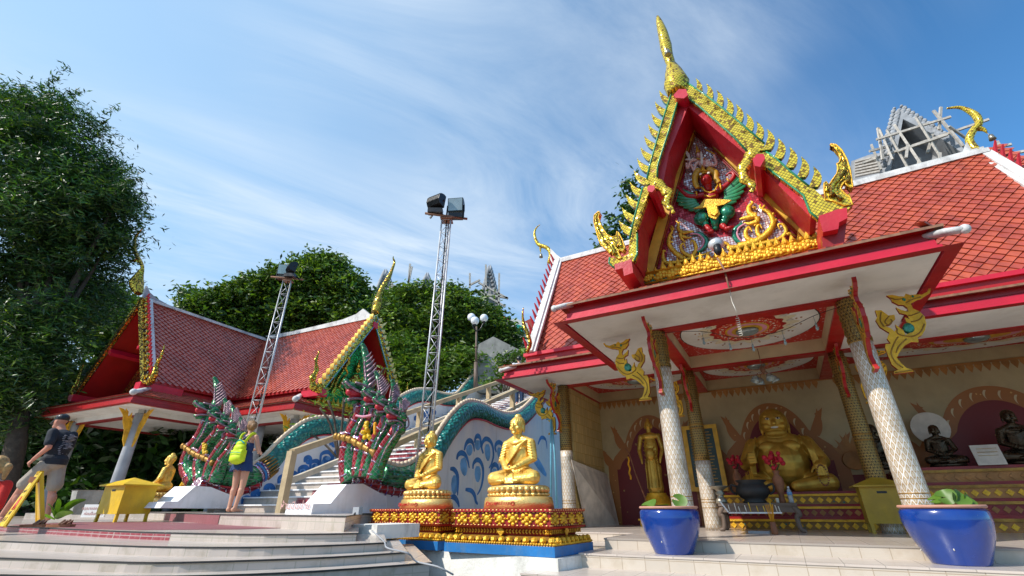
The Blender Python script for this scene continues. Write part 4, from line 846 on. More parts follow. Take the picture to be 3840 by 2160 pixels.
# ---------------------------------------------------------------- painted back wall
YW = YB-.012
def onwall(l, K, Y=YW): return [P(K[0]+x*K[2], K[1]+y*K[2], Y=Y) for x, y in l]
def niche(cx, zt, hw, z0=.15):
    """serpent arch mural: dark red field with gold blossoms inside a brown flaming arch"""
    def S(w_, h_, k=0):
        r_ = []; n = 40
        for i in range(n+1):
            a = pi*i/n; r_.append((cx+hw*w_*cos(a)*(.62 if sin(a) > .45 else .62+.38*(1-sin(a)/.45)**1.2), z0+(zt-z0)*(.42+.58*sin(a))*h_ if sin(a) > .08 else z0+(zt-z0)*.42*h_))
        return [(cx+hw*w_, z0-.5)]+r_+[(cx-hw*w_, z0-.5)]
    m = MB(); m.prism([V((x, YB-.004, z)) for x, z in S(1., 1.)], (0, .002, 0), 0); m.prism([V((x, YB-.008, z)) for x, z in S(.80, .86)], (0, .002, 0), 1)
    for k in (-1, 1):    # flame tongues at the shoulders
        for q, (w_, h_) in enumerate(((.60, .45), (.95, .3))):
            b = V((cx+k*hw*(.62+.3*q), z0+(zt-z0)*(.62-.2*q))); t = b+V((k*.16, h_*(zt-z0)*.62))
            c = crescent((b.x, b.y), (t.x, t.y), .17, .3*k); m.prism([V((x, YB-.006, z)) for x, z in c], (0, .002, 0), 0)
            for j in range(4): p = b.lerp(t, .2+j*.18); c = crescent((p.x, p.y), (p.x+k*.14, p.y+.14), .07, .4*k); m.prism([V((x, YB-.0065-j*.0002, z)) for x, z in c], (0, .002, 0), 0)
    for i in range(9):
        a = pi*(.18+.64*i/8); x = cx+hw*.57*cos(a); z = z0+(zt-z0)*(.40+.56*sin(a)); c = crescent((x, z), (x-.02, z-.16), .03, .6)
        m.prism([V((u_, YB-.0085, v_)) for u_, v_ in c], (0, .002, 0), 2)
    m.build('wall_mural', ('muralgold', 'muralred', 'cream'), hall)
niche(0., 2.0, 1.12); niche(-2.55, 1.98, 1.05); niche(3.45, 1.95, 1.35)
m = MB()
for i in range(75):
    x = -3.68+i*.122; z = ZS-.06
    if min(abs(x-XL), abs(x-XR)) > .12: m.prism([(x-.05, YB-.006, z+.04), (x-.055, YB-.006, z), (x, YB-.006, z-.11), (x+.055, YB-.006, z), (x+.05, YB-.006, z+.04)], (0, .003, 0))
m.box((-3.69, YB-.02, ZS-.02), (5.4, YB-.001, ZS+.02)); m.build('wall_frieze', 'goldbrown', hall)
m = MB(); m.box((-3.69, YB-.003, ZF), (5.4, YB-.001, .55)); m.build('wall_dado', 'muralred', hall)
for k, (x, z) in enumerate(((-1.25, .62), (1.22, .7))):   # small gold flame motifs between the arches
    m = MB()
    for i in range(7):
        a = radians(-66+22*i); c = crescent((x, z), (x+.32*sin(a), z+.2+.42*cos(a)), .13, .2 if i < 3 else -.2); m.prism([V((u_, YB-.009-.0004*i, v_)) for u_, v_ in c], (0, .002, 0))
    m.ell((x, YB-.012, z+.1), (.2, .004, .17)); m.build('wall_motif', 'goldbrown', hall)
# ================================================================ statues
def seated(H=1., top='bun', robe=True, belly=0., arms='lap'):
    m = MB(); S = lambda *a: V(a)*H; r = lambda x: x*H
    hq = lambda c: (c[0]*1.17, -.01+(c[1]+.01)*1.17, .75+(c[2]-.75)*1.12) if c[2] > .73 else c; hk = lambda c: 1.17 if c[2] > .73 else 1.
    def E_(c, rr, **k): m.ell(S(*hq(c)), tuple(x*H*hk(c) for x in rr), 0, 14, 10, **k)
    def K_(a, b, ra, rb): m.cap(S(*hq(a)), S(*hq(b)), ra*H*hk(a), rb*H*hk(b), 0, 12)
    E_((0, .03, .40), (.18, .13, .25)); E_((0, .03, .58), (.215, .105, .10)); [K_((s*.05, .02, .665), (s*.18, .03, .60), .06, .065) for s in (-1, 1)]; E_((0, .05, .17), (.23, .17, .13)); K_((0, .02, .62), (0, .0, .76), .062, .056)
    E_((0, -.01, .835), (.086, .098, .118)); E_((0, .01, .87), (.095, .104, .095))
    for s in (-1, 1):
        K_((s*.13, .02, .14), (s*.35, -.13, .105), .115, .092); K_((s*.35, -.13, .09), (-s*.02, -.27, .07), .088, .05); E_((s*.13, -.29, .055), (.08, .035, .03))
        E_((s*.09, .01, .80), (.013, .026, .058)); E_((s*.036, -.094, .842), (.024, .014, .010)); E_((s*.038, -.093, .868), (.03, .012, .006)); E_((s*.045, -.078, .80), (.03, .02, .03))
        if arms == 'lap':
            K_((s*.215, .03, .585), (s*.268, .0, .37), .07, .06); K_((s*.268, .0, .37), (s*.08, -.20, .235), .06, .038)
            for q in range(4): K_((s*.05, -.22-.012*q, .222-.004*q), (-s*.055, -.235-.012*q, .218), .013, .011)
            K_((s*.05, -.215, .235), (s*.005, -.23, .262), .012, .010)
    K_((0, -.108, .858), (0, -.125, .808), .009, .017); E_((0, -.104, .778), (.030, .014, .008)); E_((0, -.101, .765), (.022, .012, .008)); E_((0, -.088, .738), (.03, .025, .02))
    if top == 'bun':
        E_((0, .015, .965), (.048, .048, .036)); m.tube([S(*hq((.052*cos(a), .015+.052*sin(a), .945))) for a in [2*pi*i/14 for i in range(15)]], r(.010), 6)
        for i in range(11): a = pi*(.05+.9*i/10); c = curve([S(*hq((.097*cos(a)*.96, -.097*sin(a)+.005, .87+.03*sin(a)))), S(*hq((.075*cos(a), -.07*sin(a)+.01, .93))), S(*hq((.04*cos(a), -.03*sin(a)+.012, .955)))], 3); m.tube(c, r(.008), 5)
    if robe:
        m.tube([S(.11*cos(a), .015+.085*sin(a)-.02, .665-.05*(1-sin(a))*.8) for a in [2*pi*i/16 for i in range(17)]], r(.016), 6)
        for i in range(8):
            t = i/7; c = curve([S(.19-.04*t, -.045, .63-.02*t), S(.10-.05*t, -.105-.02*t, .56-.10*t), S(-.03-.03*t, -.118-.015*t, .50-.16*t), S(-.165, -.06, .50-.22*t)], 4); m.tube(c, r(.013), 6)
        for s in (-1, 1):
            for i in range(7):
                t = i/6; p = V((s*.215, .03, .60)).lerp(V((s*.268, .0, .37)), t); m.tube([(p+V((-s*.05, -.052, .02)))*H, (p+V((s*.025, -.068, -.01)))*H, (p+V((s*.072, -.01, -.035)))*H], r(.011), 5)
            for i in range(6):
                p = V((s*.268, .0, .37)).lerp(V((s*.11, -.18, .25)), i/5); m.tube([(p+V((0, -.045, .02)))*H, (p+V((s*.02, -.035, -.035)))*H], r(.008), 5)
            for i in range(6): x = s*(.14+.04*i); m.tube(curve([S(x*.7, -.10, .20), S(x, -.20+.05*abs(x), .155), S(x*1.05, -.25+.1*abs(x), .09)], 3), r(.008), 5)
        for i in range(-3, 4): m.tube(curve([S(.05+i*.006, -.25, .15), S(.05+i*.016, -.30, .09), S(.055+i*.022, -.325, .02)], 3), r(.010), 5)
    return m
def lotus_base(H, parent, mt_='goldpale', rx=.47, ry=.34):
    """petalled seat on a plain oval plinth below the figure"""
    m = MB(); prof = [(.86, -.145), (.98, -.135), (1., -.12), (.93, -.10), (.90, -.07), (.97, -.03), (.98, -.012), (.9, 0)]
    m.lathe([(rx*H*a, z*H) for a, z in prof], (0, 0, 0), 48, 0, True, 1, ry/rx); n = 30
    for i in range(n):
        a = 2*pi*i/n; x, y = rx*H*.95*cos(a), ry*H*.95*sin(a); m.ell((x, y, -.055*H), (.042*H, .042*H, .045*H), 0, 8, 6); m.ell((x*1.01, y*1.01, -.118*H), (.045*H, .03*H, .022*H), 0, 8, 5)
    m.build('lotus_seat', mt_, parent)
    m = MB(); m.lathe([(rx*1.16*H, -.30*H), (rx*1.13*H, -.20*H), (rx*1.10*H, -.155*H), (rx*1.06*H, -.146*H), (0, -.146*H)], (0, 0, 0), 48, 0, True, 1, ry/rx); return m.build('plinth', mt_, parent)
# two gold seated figures on their carved pedestals -------------------------------
PR = -34.5
frame((0, 0, 0), RZ)
pc = {}
ped_specs = (('right', 2040, 1), ('left', 1500, 0))
def pedestal(label, p0, p1, depth, group='carved pedestals under the gold seated figures'):
    """p0,p1 world points of the blue base's front bottom edge"""
    fr = (p0+p1)/2; ang = math.degrees(math.atan2((p1-p0).y, (p1-p0).x)); wd = (p1-p0).length
    t = world_thing('pedestal', label, 'pedestal', fr, ang, group); W2 = wd/2
    def ringbox(o, z0, z1, o2=None): o2 = o if o2 is None else o2; mm = MB(); a = [(-W2+o, o, z0), (W2-o, o, z0), (W2-o, depth-o, z0), (-W2+o, depth-o, z0)]; b = [(-W2+o2, o2, z1), (W2-o2, o2, z1), (W2-o2, depth-o2, z1), (-W2+o2, depth-o2, z1)]; mm.add(a+b, [(3, 2, 1, 0), (4, 5, 6, 7), (0, 1, 5, 4), (1, 2, 6, 5), (2, 3, 7, 6), (3, 0, 4, 7)]); return mm
    ringbox(0, 0, .10).build('blue_base', 'blueband', t); ringbox(.01, .10, .125, .02).build('base_top', 'goldbrown', t)
    ringbox(.05, .125, .19, .15).build('petal_slope', 'golddark', t)
    def faces():
        for L, o, dx, nn in ((wd, V((-W2, 0, 0)), V((1, 0, 0)), V((0, -1, 0))), (depth, V((W2, 0, 0)), V((0, 1, 0)), V((1, 0, 0))), (depth, V((-W2, depth, 0)), V((0, -1, 0)), V((-1, 0, 0)))): yield L, o, dx, nn
    m = MB(); 
    for L, o, dx, nn in faces():
        n = int(L/.105)
        for i in range(n): c = o+dx*L*(i+.5)/n-nn*.055+V((0, 0, .155)); m.lathe([(.002, -.058), (.022, -.04), (.042, -.008), (.034, .022), (.0, .036)], c+nn*.012, 6, 0, False); m.lathe([(.002, -.05), (.012, -.035), (.022, -.01), (.0, .02)], c+nn*.038, 6, 0, False)
        n = int(L/.035)
        for i in range(n): m.ell(o+dx*L*(i+.5)/n-nn*.012+V((0, 0, .118)), (.018, .018, .014), 0, 6, 4)
    m.build('petal_row', 'goldpaint', t)
    ringbox(.16, .19, .27, .13).build('neck', 'darkred', t)
    m = MB()
    for L, o, dx, nn in faces():
        n = int(L/.045)
        for i in range(n):
            u = (i+.5)/n
            if .06 < u < .94: c = o+dx*L*u-nn*.135+V((0, 0, .235)); sg = 1 if u < .5 else -1; m.bar(c-dx*.012*sg-V((0, 0, .02)), c+dx*.01*sg, .014, .014); m.bar(c-dx*.012*sg+V((0, 0, .02)), c+dx*.01*sg, .014, .014)
        c = o+dx*L*.5-nn*.11+V((0, 0, .235)); m.prism([c-dx*.055, c-V((0, 0, .055)), c+dx*.055, c+V((0, 0, .055))], nn*.012)
    m.build('neck_carving', 'goldpaint', t)
    ringbox(.07, .27, .29, .05).build('moulding', 'red', t); ringbox(.085, .29, .445, .085).build('body', 'darkred', t)
    ringbox(.055, .445, .475).build('top_slab', 'red', t)
    m = MB()
    for L, o, dx, nn in faces():
        for z in (.30, .437, .462):
            n = int(L/.06)
            for i in range(n): c = o+dx*L*(.03+.94*(i+.5)/n)-nn*(.055 if z > .45 else .075)+V((0, 0, z)); m.ell(c, (.018 if abs(dx.x) > .5 else .007, .007 if abs(dx.x) > .5 else .018, .007), 0, 6, 4)
    m.build('bead_row', 'goldpale', t)
    for L, o, dx, nn in faces():
        n = 7 if L == wd else 4
        for i in range(n):    # carved leaf clusters between dark chevrons
            c = o+dx*L*(.07+.86*(i+.5)/n)-nn*.082+V((0, 0, .368)); w_ = L*.86/n*.5; m = MB()
            for a, b, q in ((0, 0, .42), (.5, .35, .28), (-.5, .35, .28), (.5, -.35, .28), (-.5, -.35, .28), (0, .62, .24), (0, -.62, .24), (.78, .0, .2), (-.78, 0, .2), (.2, .2, .2), (-.2, -.2, .2)):
                q *= .95+.25*sin(i*7+a*5+b*3); e = (q*w_*1.15, .02, q*.062*1.35) if abs(dx.x) > .5 else (.02, q*w_*1.15, q*.062*1.35); m.ell(c+dx*a*w_*1.02+V((0, 0, b*.092)), e, 0, 8, 5)
            m.build('carved_leaf', 'goldpaint', t)
    return t, V((fr.x, fr.y, fr.z+.475)), ang
def Wp(px, py, z): FR['rz'] = 0; return P(px, py, Z=z)
zb = -.48
pR, tR_, aR = pedestal('carved red and gold pedestal on a blue base, under the right-hand seated gold figure', Wp(1665, 2068, zb), Wp(2081, 2092, zb), 1.0)
pL, tL_, aL = pedestal('carved red and gold pedestal on a blue base, under the left-hand seated gold figure', Wp(1350, 2045, zb+.003), Wp(1640, 2065, zb+.003), .95)
# white wall carrying both pedestals
frame(); a = Wp(1425, 2048, zb); b = Wp(2090, 2093, zb); d = (b-a).normalized(); n_ = V((-d.y, d.x, 0)); m = MB()
poly = [a-n_*.02, b-n_*.02+d*.02, b+d*.02+n_*1.1, a+n_*1.6]
m.prism([V((p.x, p.y, zb-.004)) for p in poly], (0, 0, -.45)); o = m.build('retaining_wall', 'wallwhite'); FR['off'] = V((0, 0, 0))
tag(o, 'low stained white wall carrying the two carved pedestals', 'wall')
SH = 1.13
def statue(label, pos, ang, H, mesh_from=None, mats='gold', group='seated gold figures', base=True, name='seated_statue', plate=None, cat='statue', **kw):
    t = world_thing(name, label, cat, pos, ang, group)
    o = blob(seated(1., **kw), 'figure', mats, t, vox=.0062, sm=2) if mesh_from is None else (lambda q: (C.objects.link(q), setattr(q, 'parent', t), q)[2])(bpy.data.objects.new('figure', mesh_from))
    o.scale = (H, H, H)
    if base: pl_ = lotus_base(H, t); t.location.z += .30*H; t.location = V(t.location)
    return t, o
s0, f0 = statue('gold seated figure with a topknot on the right-hand carved pedestal', tR_+V((sin(radians(-aR))*.5*1, cos(radians(-aR))*.5, 0)), aR, .90)
s1_, f1 = statue('gold seated figure with a topknot on the left-hand pedestal, beside the lattice tower', tL_+V((sin(radians(-aL))*.5, cos(radians(-aL))*.5, 0)), aL, .84, f0.data)
for s_, H in ((s0, .90), (s1_, .84)):
    text('พระพุทธล้านนา', 'inscription', 'textred', .062*H, (-.06, -.386*H, -.25*H), (radians(88), 0, 0), s_, .004)
    for x in (-.27, .15):
        m = MB(); m.tube([V((x*H+.02*cos(a), -.375*H-.002, -.235*H+.022*sin(a))) for a in [2*pi*i/8 for i in range(9)]], .007, 5); m.build('flower_mark', 'textred', s_)
# ---------------------------------------------------------------- things inside the hall
def RBw(v): return Matrix.Rotation(radians(RZ), 3, 'Z')@V(v)
def hallthing(name, label, cat, pos, rz=0., group=None): return world_thing(name, label, cat, RBw(pos), RZ+rz, group)
def PB(px, py, **k): FR['rz'] = radians(RZ); p = P(px, py, **k); FR['rz'] = 0.; return p
def altar(label, x0, x1, y0, y1, z1, tiers, mats=('altargold', 'darkred', 'goldpaint'), ped=0):
    t = hallthing('altar', label, 'altar', ((x0+x1)/2, y0, ZF)); w_ = (x1-x0)/2; h = (z1-ZF)/tiers
    for k in range(tiers):
        z = k*h; o_ = .0 if k % 2 == 0 else .06; m = MB(); m.box((-w_+o_, o_+k*.05, z), (w_-o_, y1-y0, z+h*.62), 0); m.build('carved_band', mats[k % 2 if k % 3 else 0], t)
        m = MB(); m.box((-w_+o_-.03, o_-.03+k*.05, z+h*.62), (w_-o_+.03, y1-y0, z+h*.80), 0); m.build('moulding', mats[2], t)
        m = MB(); m.box((-w_+o_, o_+k*.05, z+h*.80), (w_-o_, y1-y0, z+h), 0); m.build('red_band', mats[1], t); n = int(2*w_/.13); m = MB()
        for i in range(n): x = -w_+o_+(2*w_-2*o_)*(i+.5)/n; yy = o_+k*.05-.012; zc = z+h*.31; s_ = min(.05, h*.26); m.prism([(x-s_, yy, zc), (x, yy, zc-s_), (x+s_, yy, zc), (x, yy, zc+s_)], (0, .012, 0))
        m.build('diamond_row', 'goldpaint' if k % 2 == 0 else 'goldbrown', t)
    return t
altar('wide tiered gold and green altar under the big laughing figure', -1.05, 1.55, 10.0, 11.15, .25, 3)
altar('tall dark gilded altar at right carrying the bronze monks', 1.62, 5.35, 10.0, 11.15, .58, 4, ('goldbrown', 'darkred', 'golddark'))
altar('small tiered altar with yellow and blue bands under the standing figure', -2.75, -2.0, 10.3, 11.1, .02, 2, ('ochre', 'navy', 'goldpaint'))
# laughing figure
t = hallthing('laughing_statue', 'big gold laughing pot-bellied seated figure under the painted arch', 'statue', (.03, 10.55, .25))
m = MB(); H = 1.5
def E_(c, rr): m.ell(V(c)*H, tuple(x*H for x in rr), 0, 16, 12)
def K_(a, b, ra, rb): m.cap(V(a)*H, V(b)*H, ra*H, rb*H, 0, 12)
E_((0, 0, .33), (.30, .25, .31)); E_((0, .02, .58), (.30, .17, .13)); E_((0, -.03, .835), (.170, .155, .178)); K_((0, 0, .62), (0, -.02, .74), .13, .11); E_((0, -.08, .69), (.13, .09, .06))
for s in (-1, 1):
    E_((s*.13, -.14, .52), (.11, .05, .07)); E_((s*.152, .0, .78), (.025, .04, .10)); E_((s*.075, -.135, .77), (.055, .045, .045)); E_((s*.06, -.165, .865), (.032, .015, .016)); E_((s*.065, -.155, .905), (.045, .012, .008))
    K_((s*.18, 0, .12), (s*.38, -.12, .10), .15, .12); K_((s*.42, -.12, .10), (s*.08, -.32, .06), .11, .06)
    K_((s*.30, .02, .56), (s*.42, -.04, .34), .10, .085)
K_((.42, -.04, .34), (.36, -.24, .26), .08, .05); K_((-.42, -.04, .34), (-.34, -.22, .36), .08, .045)
for q in range(4): K_((.33+.03*q, -.29, .28), (.33+.03*q, -.31, .17), .016, .014); K_((-.36, -.27, .34+.035*q), (-.29, -.30, .34+.035*q), .018, .016)
K_((.30, -.27, .26), (.27, -.30, .21), .016, .012); K_((-.33, -.25, .42), (-.29, -.30, .45), .016, .012); E_((.36, -.27, .27), (.06, .04, .05)); E_((-.35, -.24, .39), (.05, .04, .07))
K_((0, -.175, .84), (0, -.195, .80), .018, .032)
m.tube(curve([V((x, -.178+abs(x)*.25, .755+abs(x)*.35))*H for x in (-.08, -.04, 0, .04, .08)], 3), .013*H, 6)
for s in (-1, 1):
    for i in range(4): m.tube(curve([V((s*(.25+.03*i), -.05-.03*i, .66-.03*i))*H, V((s*(.30+.02*i), -.19, .48-.02*i))*H, V((s*(.33+.015*i), -.14, .2))*H], 4), .014*H, 6)
blob(m, 'figure', 'goldshade', t, .012, 2)
for s in (-1, 1):
    m = MB(); m.ell(V((s*.06, -.178, .862))*H, (.024*H, .01*H, .014*H)); m.build('eye_white', 'ivory', t); m = MB(); m.ell(V((s*.06, -.186, .862))*H, (.012*H, .006*H, .012*H)); m.build('pupil', 'black', t)
m = MB(); m.ell(V((0, -.188, .752))*H, (.045*H, .008*H, .014*H)); m.build('teeth', 'ivory', t)
m = MB()
for i in range(22): a = 2*pi*i/22; m.ell(V((.37+.05*cos(a), -.315, .17+.11*sin(a)))*H, .010*H, 0, 6, 5)
m.build('prayer_beads', 'woodbrown', t)
# standing figure with alms bowl
t = hallthing('standing_statue', 'slim gold standing figure on a bell-shaped base, behind the left front column', 'statue', (-2.42, 10.6, .02))
m = MB()
for s in (-1, 1): m.cap((s*.075, 0, .75), (s*.07, 0, .32), .10, .07); m.cap((s*.19, 0, 1.40), (s*.25, -.03, 1.12), .055, .045); m.cap((s*.25, -.03, 1.12), (s*.2, -.12, .92), .045, .03); m.cap((s*.2, -.12, .92), (s*.19, -.14, .84), .03, .02); m.ell((s*.078, 0, 1.6), (.012, .02, .05))
m.ell((0, 0, 1.15), (.15, .10, .28)); m.ell((0, 0, 1.40), (.20, .09, .08)); m.cap((0, 0, .35), (0, 0, .95), .17, .13); m.cap((0, 0, 1.45), (0, 0, 1.55), .05, .05); m.ell((0, -.01, 1.64), (.075, .085, .10)); m.ell((0, 0, 1.75), .04)
for i in range(6): m.tube(curve([(-.15, -.07, 1.3-.09*i), (0, -.13, 1.2-.1*i), (.14, -.08, 1.28-.09*i)], 4), .012, 5); m.tube([(-.12+.05*i, -.13, .9), (-.13+.055*i, -.16, .34)], .012, 5)
m.ell((0, -.14, 1.02), (.10, .06, .12)); m.cap((0, -.09, 1.63), (0, -.10, 1.60), .012, .016); m.cap((-.07, -.05, .3), (-.07, -.1, .28), .05, .04); m.cap((.07, -.05, .3), (.07, -.1, .28), .05, .04)
blob(m, 'figure', 'goldshade', t, .011, 2)
m = MB(); m.lathe([(.30, 0), (.31, .05), (.27, .08), (.24, .18), (.19, .24), (.2, .26), (.0, .27)], (0, 0, 0), 28); m.build('bell_base', 'goldpaint', t)
t = hallthing('walking_staff', 'thin wooden staff leaning beside the standing figure with a marigold garland', 'staff', (-2.85, 10.3, .03))
m = MB(); m.tube([(.3, 0, 0), (.1, .05, .62), (.0, .08, 1.05), (-.08, .08, 1.15)], .012, 6); m.build('pole', 'woodbrown', t); m = MB()
for i in range(16): m.ell((-.02+.012*sin(i), .05, .95-.028*i), .022, 0, 6, 5)
m.build('garland', 'cloth_orange', t)
# monks
for k, (px, py, H, lab) in enumerate(((3325, 1790, .72, 'small dark bronze seated monk just right of the rear column'), (3565, 1775, .64, 'dark bronze seated monk in front of the white disc'), (3880, 1775, .80, 'large dark bronze seated monk at the right edge'))):
    p = PB(px, py, Y=10.45); t, o = statue(lab, RBw((p.x, 10.45, .585)), RZ, H, mats='bronze', group='bronze seated monks on the right altar', base=False, name='monk_statue', top='bald') if k == 0 else statue(lab, RBw((p.x, 10.45, .585)), RZ, H, mesh_from=o.data, group='bronze seated monks on the right altar', base=False, name='monk_statue')
    m = MB(); m.lathe([(.36*H, -.0), (.38*H, .03), (.34*H, .05), (0, .05)], (0, -.03, 0), 24, 0, True, 1, .75); m.build('seat', 'bronze', t); o.location.z = .04
t = hallthing('halo_disc', 'round white disc behind the head of the middle bronze monk', 'disc', (PB(3488, 1605, Y=10.85).x, 10.85, PB(3488, 1605, Y=10.85).z))
m = MB(); m.lathe([(0, -.01), (.27, -.01), (.27, .01), (0, .01)], (0, 0, 0), 36, 0, False, ax=(0, 1, 0)); m.build('disc', 'board', t)
for px, w_ in ((3415, .12), (3745, .17)):
    p = PB(px, 1790, Y=10.15); t = hallthing('placard', 'cream placard standing on the right altar %s' % ('left of the middle bronze monk' if px < 3500 else 'left of the large bronze monk'), 'placard', (p.x, 10.15, .582), group='placards on the right altar')
    m = MB(); m.prism([(-w_, 0, 0), (w_, 0, 0), (w_, .07, .3), (-w_, .07, .3)], (0, .015, 0)); m.build('card', 'board', t); m = MB()
    for i in range(4): m.bar((-w_*.7, .006+.014*i, .24-.05*i), (w_*.7, .006+.014*i, .24-.05*i), .012, .006)
    o = m.build('lines', 'golddark', t); o.location = (0, .0, 0)
# framed list of names
p = PB(2640, 1715, Y=11.0); t = hallthing('framed_board', 'dark green board of gold writing in a thick gold frame', 'notice board', (p.x, 11.0, p.z))
m = MB()
for a, b in (((-.36, -.66), (-.27, .66)), ((.27, -.66), (.36, .66)), ((-.27, -.66), (.27, -.58)), ((-.27, .58), (.27, .66))): m.box((a[0], -.03, a[1]), (b[0], .03, b[1]))
m.build('frame', 'ochre', t); m = MB(); m.box((-.27, -.01, -.58), (.27, .02, .58)); m.build('panel', 'greenboard', t); m = MB()
for i in range(17): z = .5-.062*i; m.box((-.22, -.014, z), (-.22+.2+.03*sin(i*2.3), -.011, z+.018)); m.box((.05, -.014, z), (.05+.14+.03*sin(i*1.7), -.011, z+.018))
m.build('writing', 'golddark', t)
# offering table with its things
q = PB(2712, 1993, Z=ZF); q2 = PB(3015, 1998, Z=ZF); TY = (q.y+q2.y)/2; TX = (q.x+q2.x)/2; TW = (q2.x-q.x)/2-.03; TH = PB(2800, 1887, Y=TY).z-ZF
t = hallthing('offering_table', 'dark wooden table with splayed cabriole legs before the laughing figure', 'table', (TX, TY, ZF))
m = MB(); m.box((-TW-.03, -.05, TH-.04), (TW+.03, .55, TH)); m.build('tabletop', 'wood', t); m = MB(); m.box((-TW, -.03, TH-.13), (TW, .0, TH-.04)); m.box((-TW, .5, TH-.13), (TW, .53, TH-.04)); m.build('apron', 'wood', t)
for x in (-TW, TW):
    for y in (0, .5):
        s_ = 1 if x > 0 else -1; m = MB(); c = curve([(x-s_*.03, y, TH-.05), (x+s_*.03, y, TH-.15), (x-s_*.01, y, TH*.5), (x+s_*.005, y, .05), (x+s_*.07, y, .02)], 5); m.tube(c, [.045]*4+taper(len(c)-4, .042, .028), 8); m.build('leg', 'wood', t)
def tt(x, y): return RBw((TX+x, TY+y, ZF+TH))
def tx(px, y=.2): return PB(px, 1880, Y=TY+y).x-TX
t = world_thing('incense_pot', 'big round black incense pot in the middle of the offering table', 'pot', tt(tx(2830), .25), RZ)
m = MB(); m.lathe([(.17, 0), (.18, .02), (.15, .05), (.20, .09), (.255, .16), (.25, .22), (.20, .28), (.19, .30), (.235, .335), (.235, .345), (.17, .33), (.15, .29), (0, .28)], (0, 0, 0), 32); m.build('bowl', 'soot_shadowline', t)
m = MB()
for s in (-1, 1): m.tube(curve([(s*.22, 0, .25), (s*.31, 0, .28), (s*.31, 0, .18), (s*.24, 0, .13)], 4), .018, 7)
m.build('handles', 'soot_shadowline', t); m = MB()
for i in range(9): a = i*.7; m.tube([(.05*cos(a), .05*sin(a), .26), (.05*cos(a)+.05*sin(i*3.1), .05*sin(a), .26+.22+.03*sin(i))], .0025, 4)
m.build('incense_sticks', 'cloth_orange', t)
t = world_thing('pewter_bowl', 'silver footed bowl at the left end of the offering table', 'bowl', tt(tx(2708), .12), RZ)
m = MB(); m.lathe([(.09, 0), (.085, .05), (.05, .09), (.045, .12), (.075, .15), (.05, .18), (.07, .21), (.15, .25), (.165, .262), (.12, .25), (0, .24)], (0, 0, 0), 28); m.build('bowl', 'pewter', t)
t = world_thing('water_bottle', 'clear plastic water bottle with a blue label on the offering table', 'bottle', tt(tx(2968), .15), RZ)
m = MB(); m.lathe([(.032, 0), (.035, .02), (.034, .10), (.035, .14), (.03, .17), (.014, .2), (.013, .215)], (0, 0, 0), 16); m.build('body', 'bottle', t); m = MB(); m.lathe([(.016, .215), (.016, .235)], (0, 0, 0), 12); m.build('cap', 'paper', t); m = MB(); m.lathe([(.0362, .11), (.0362, .155)], (0, 0, 0), 18); m.build('label_band', 'wavelight', t)
t = world_thing('candle', 'short white candle between the incense pot and the vase', 'candle', tt(tx(2917), .1), RZ); m = MB(); m.lathe([(.022, 0), (.022, .07), (.0, .072)], (0, 0, 0), 12); m.build('wax', 'ivory', t); m = MB(); m.tube([(0, 0, .07), (0, 0, .085)], .002, 4); m.build('wick', 'black', t)
def flowervase(label, pos, sc_=1., grp='vases of red flowers'):
    t = world_thing('flower_vase', label, 'vase', pos, RZ, grp); m = MB(); m.lathe([(.05*sc_, 0), (.045*sc_, .05*sc_), (.04*sc_, .12*sc_), (.085*sc_, .28*sc_), (.08*sc_, .36*sc_), (.035*sc_, .43*sc_), (.06*sc_, .48*sc_)], (0, 0, 0), 20); m.build('vase', 'woodbrown', t); m = MB(); r_ = random.Random(3)
    for i in range(26):
        a = r_.uniform(0, 6.3); rr = r_.uniform(.02, .15)*sc_; m.ell((rr*cos(a), rr*.6*sin(a), (.52+r_.uniform(0, .24))*sc_), r_.uniform(.025, .045)*sc_, 0, 7, 5)
    m.build('flowers', 'flowerred', t); m = MB()
    for i in range(8): a = i*.8; m.tube([(0, 0, .44*sc_), (.08*sc_*cos(a), .05*sc_*sin(a), .58*sc_)], .006, 4)
    m.build('stems', 'leaf_dark', t)
flowervase('tall dark vase of red flowers on the offering table', tt(tx(2935), .3), 1.)
pv = PB(2765, 1800, Y=10.1); flowervase('dark vase of red and pink flowers left of the laughing figure', RBw((pv.x, 10.2, .25)), .85)
# candle rack and joss-stick jar
p = PB(2870, 2000, Z=ZF); t = hallthing('candle_rack', 'low metal rack of thin white and yellow candles in front of the table', 'candle rack', (p.x-.08, p.y, ZF))
m = MB(); m.box((-.14, -.06, 0), (.14, .06, .03))
for x in (-.12, .10): m.bar((x, 0, .03), (x, 0, .26), .025, .02)
m.build('stand', 'greycem', t); m = MB(); m.box((-.36, -.05, .26), (.36, .05, .28)); m.bar((-.36, -.05, .28), (-.46, -.05, .44), .012, .02); m.build('tray', 'steel', t)
for i, x in enumerate((-.34, -.25, -.2, -.11, -.05, .05, .14, .24, .3, .34)): m = MB(); m.tube([(x, 0, .28), (x-.012, 0, .28+.10+.03*sin(i*2))], .007, 6); m.build('candle', 'ivory' if i in (0, 1, 2, 3, 8, 9) else 'yellow', t)
t = hallthing('joss_jar', 'slim clay jar of joss sticks standing right of the candle rack', 'jar', (PB(2908, 2005, Z=ZF).x, PB(2908, 2005, Z=ZF).y, ZF)); m = MB(); m.lathe([(.04, 0), (.045, .02), (.036, .15), (.03, .16)], (0, 0, 0), 14); m.build('jar', 'woodbrown', t); m = MB()
for i in range(9): m.tube([(.01*cos(i), .01*sin(i), .1), (.05*cos(i), .03*sin(i), .38)], .004, 4)
m.build('joss_sticks', 'cloth_orange', t)
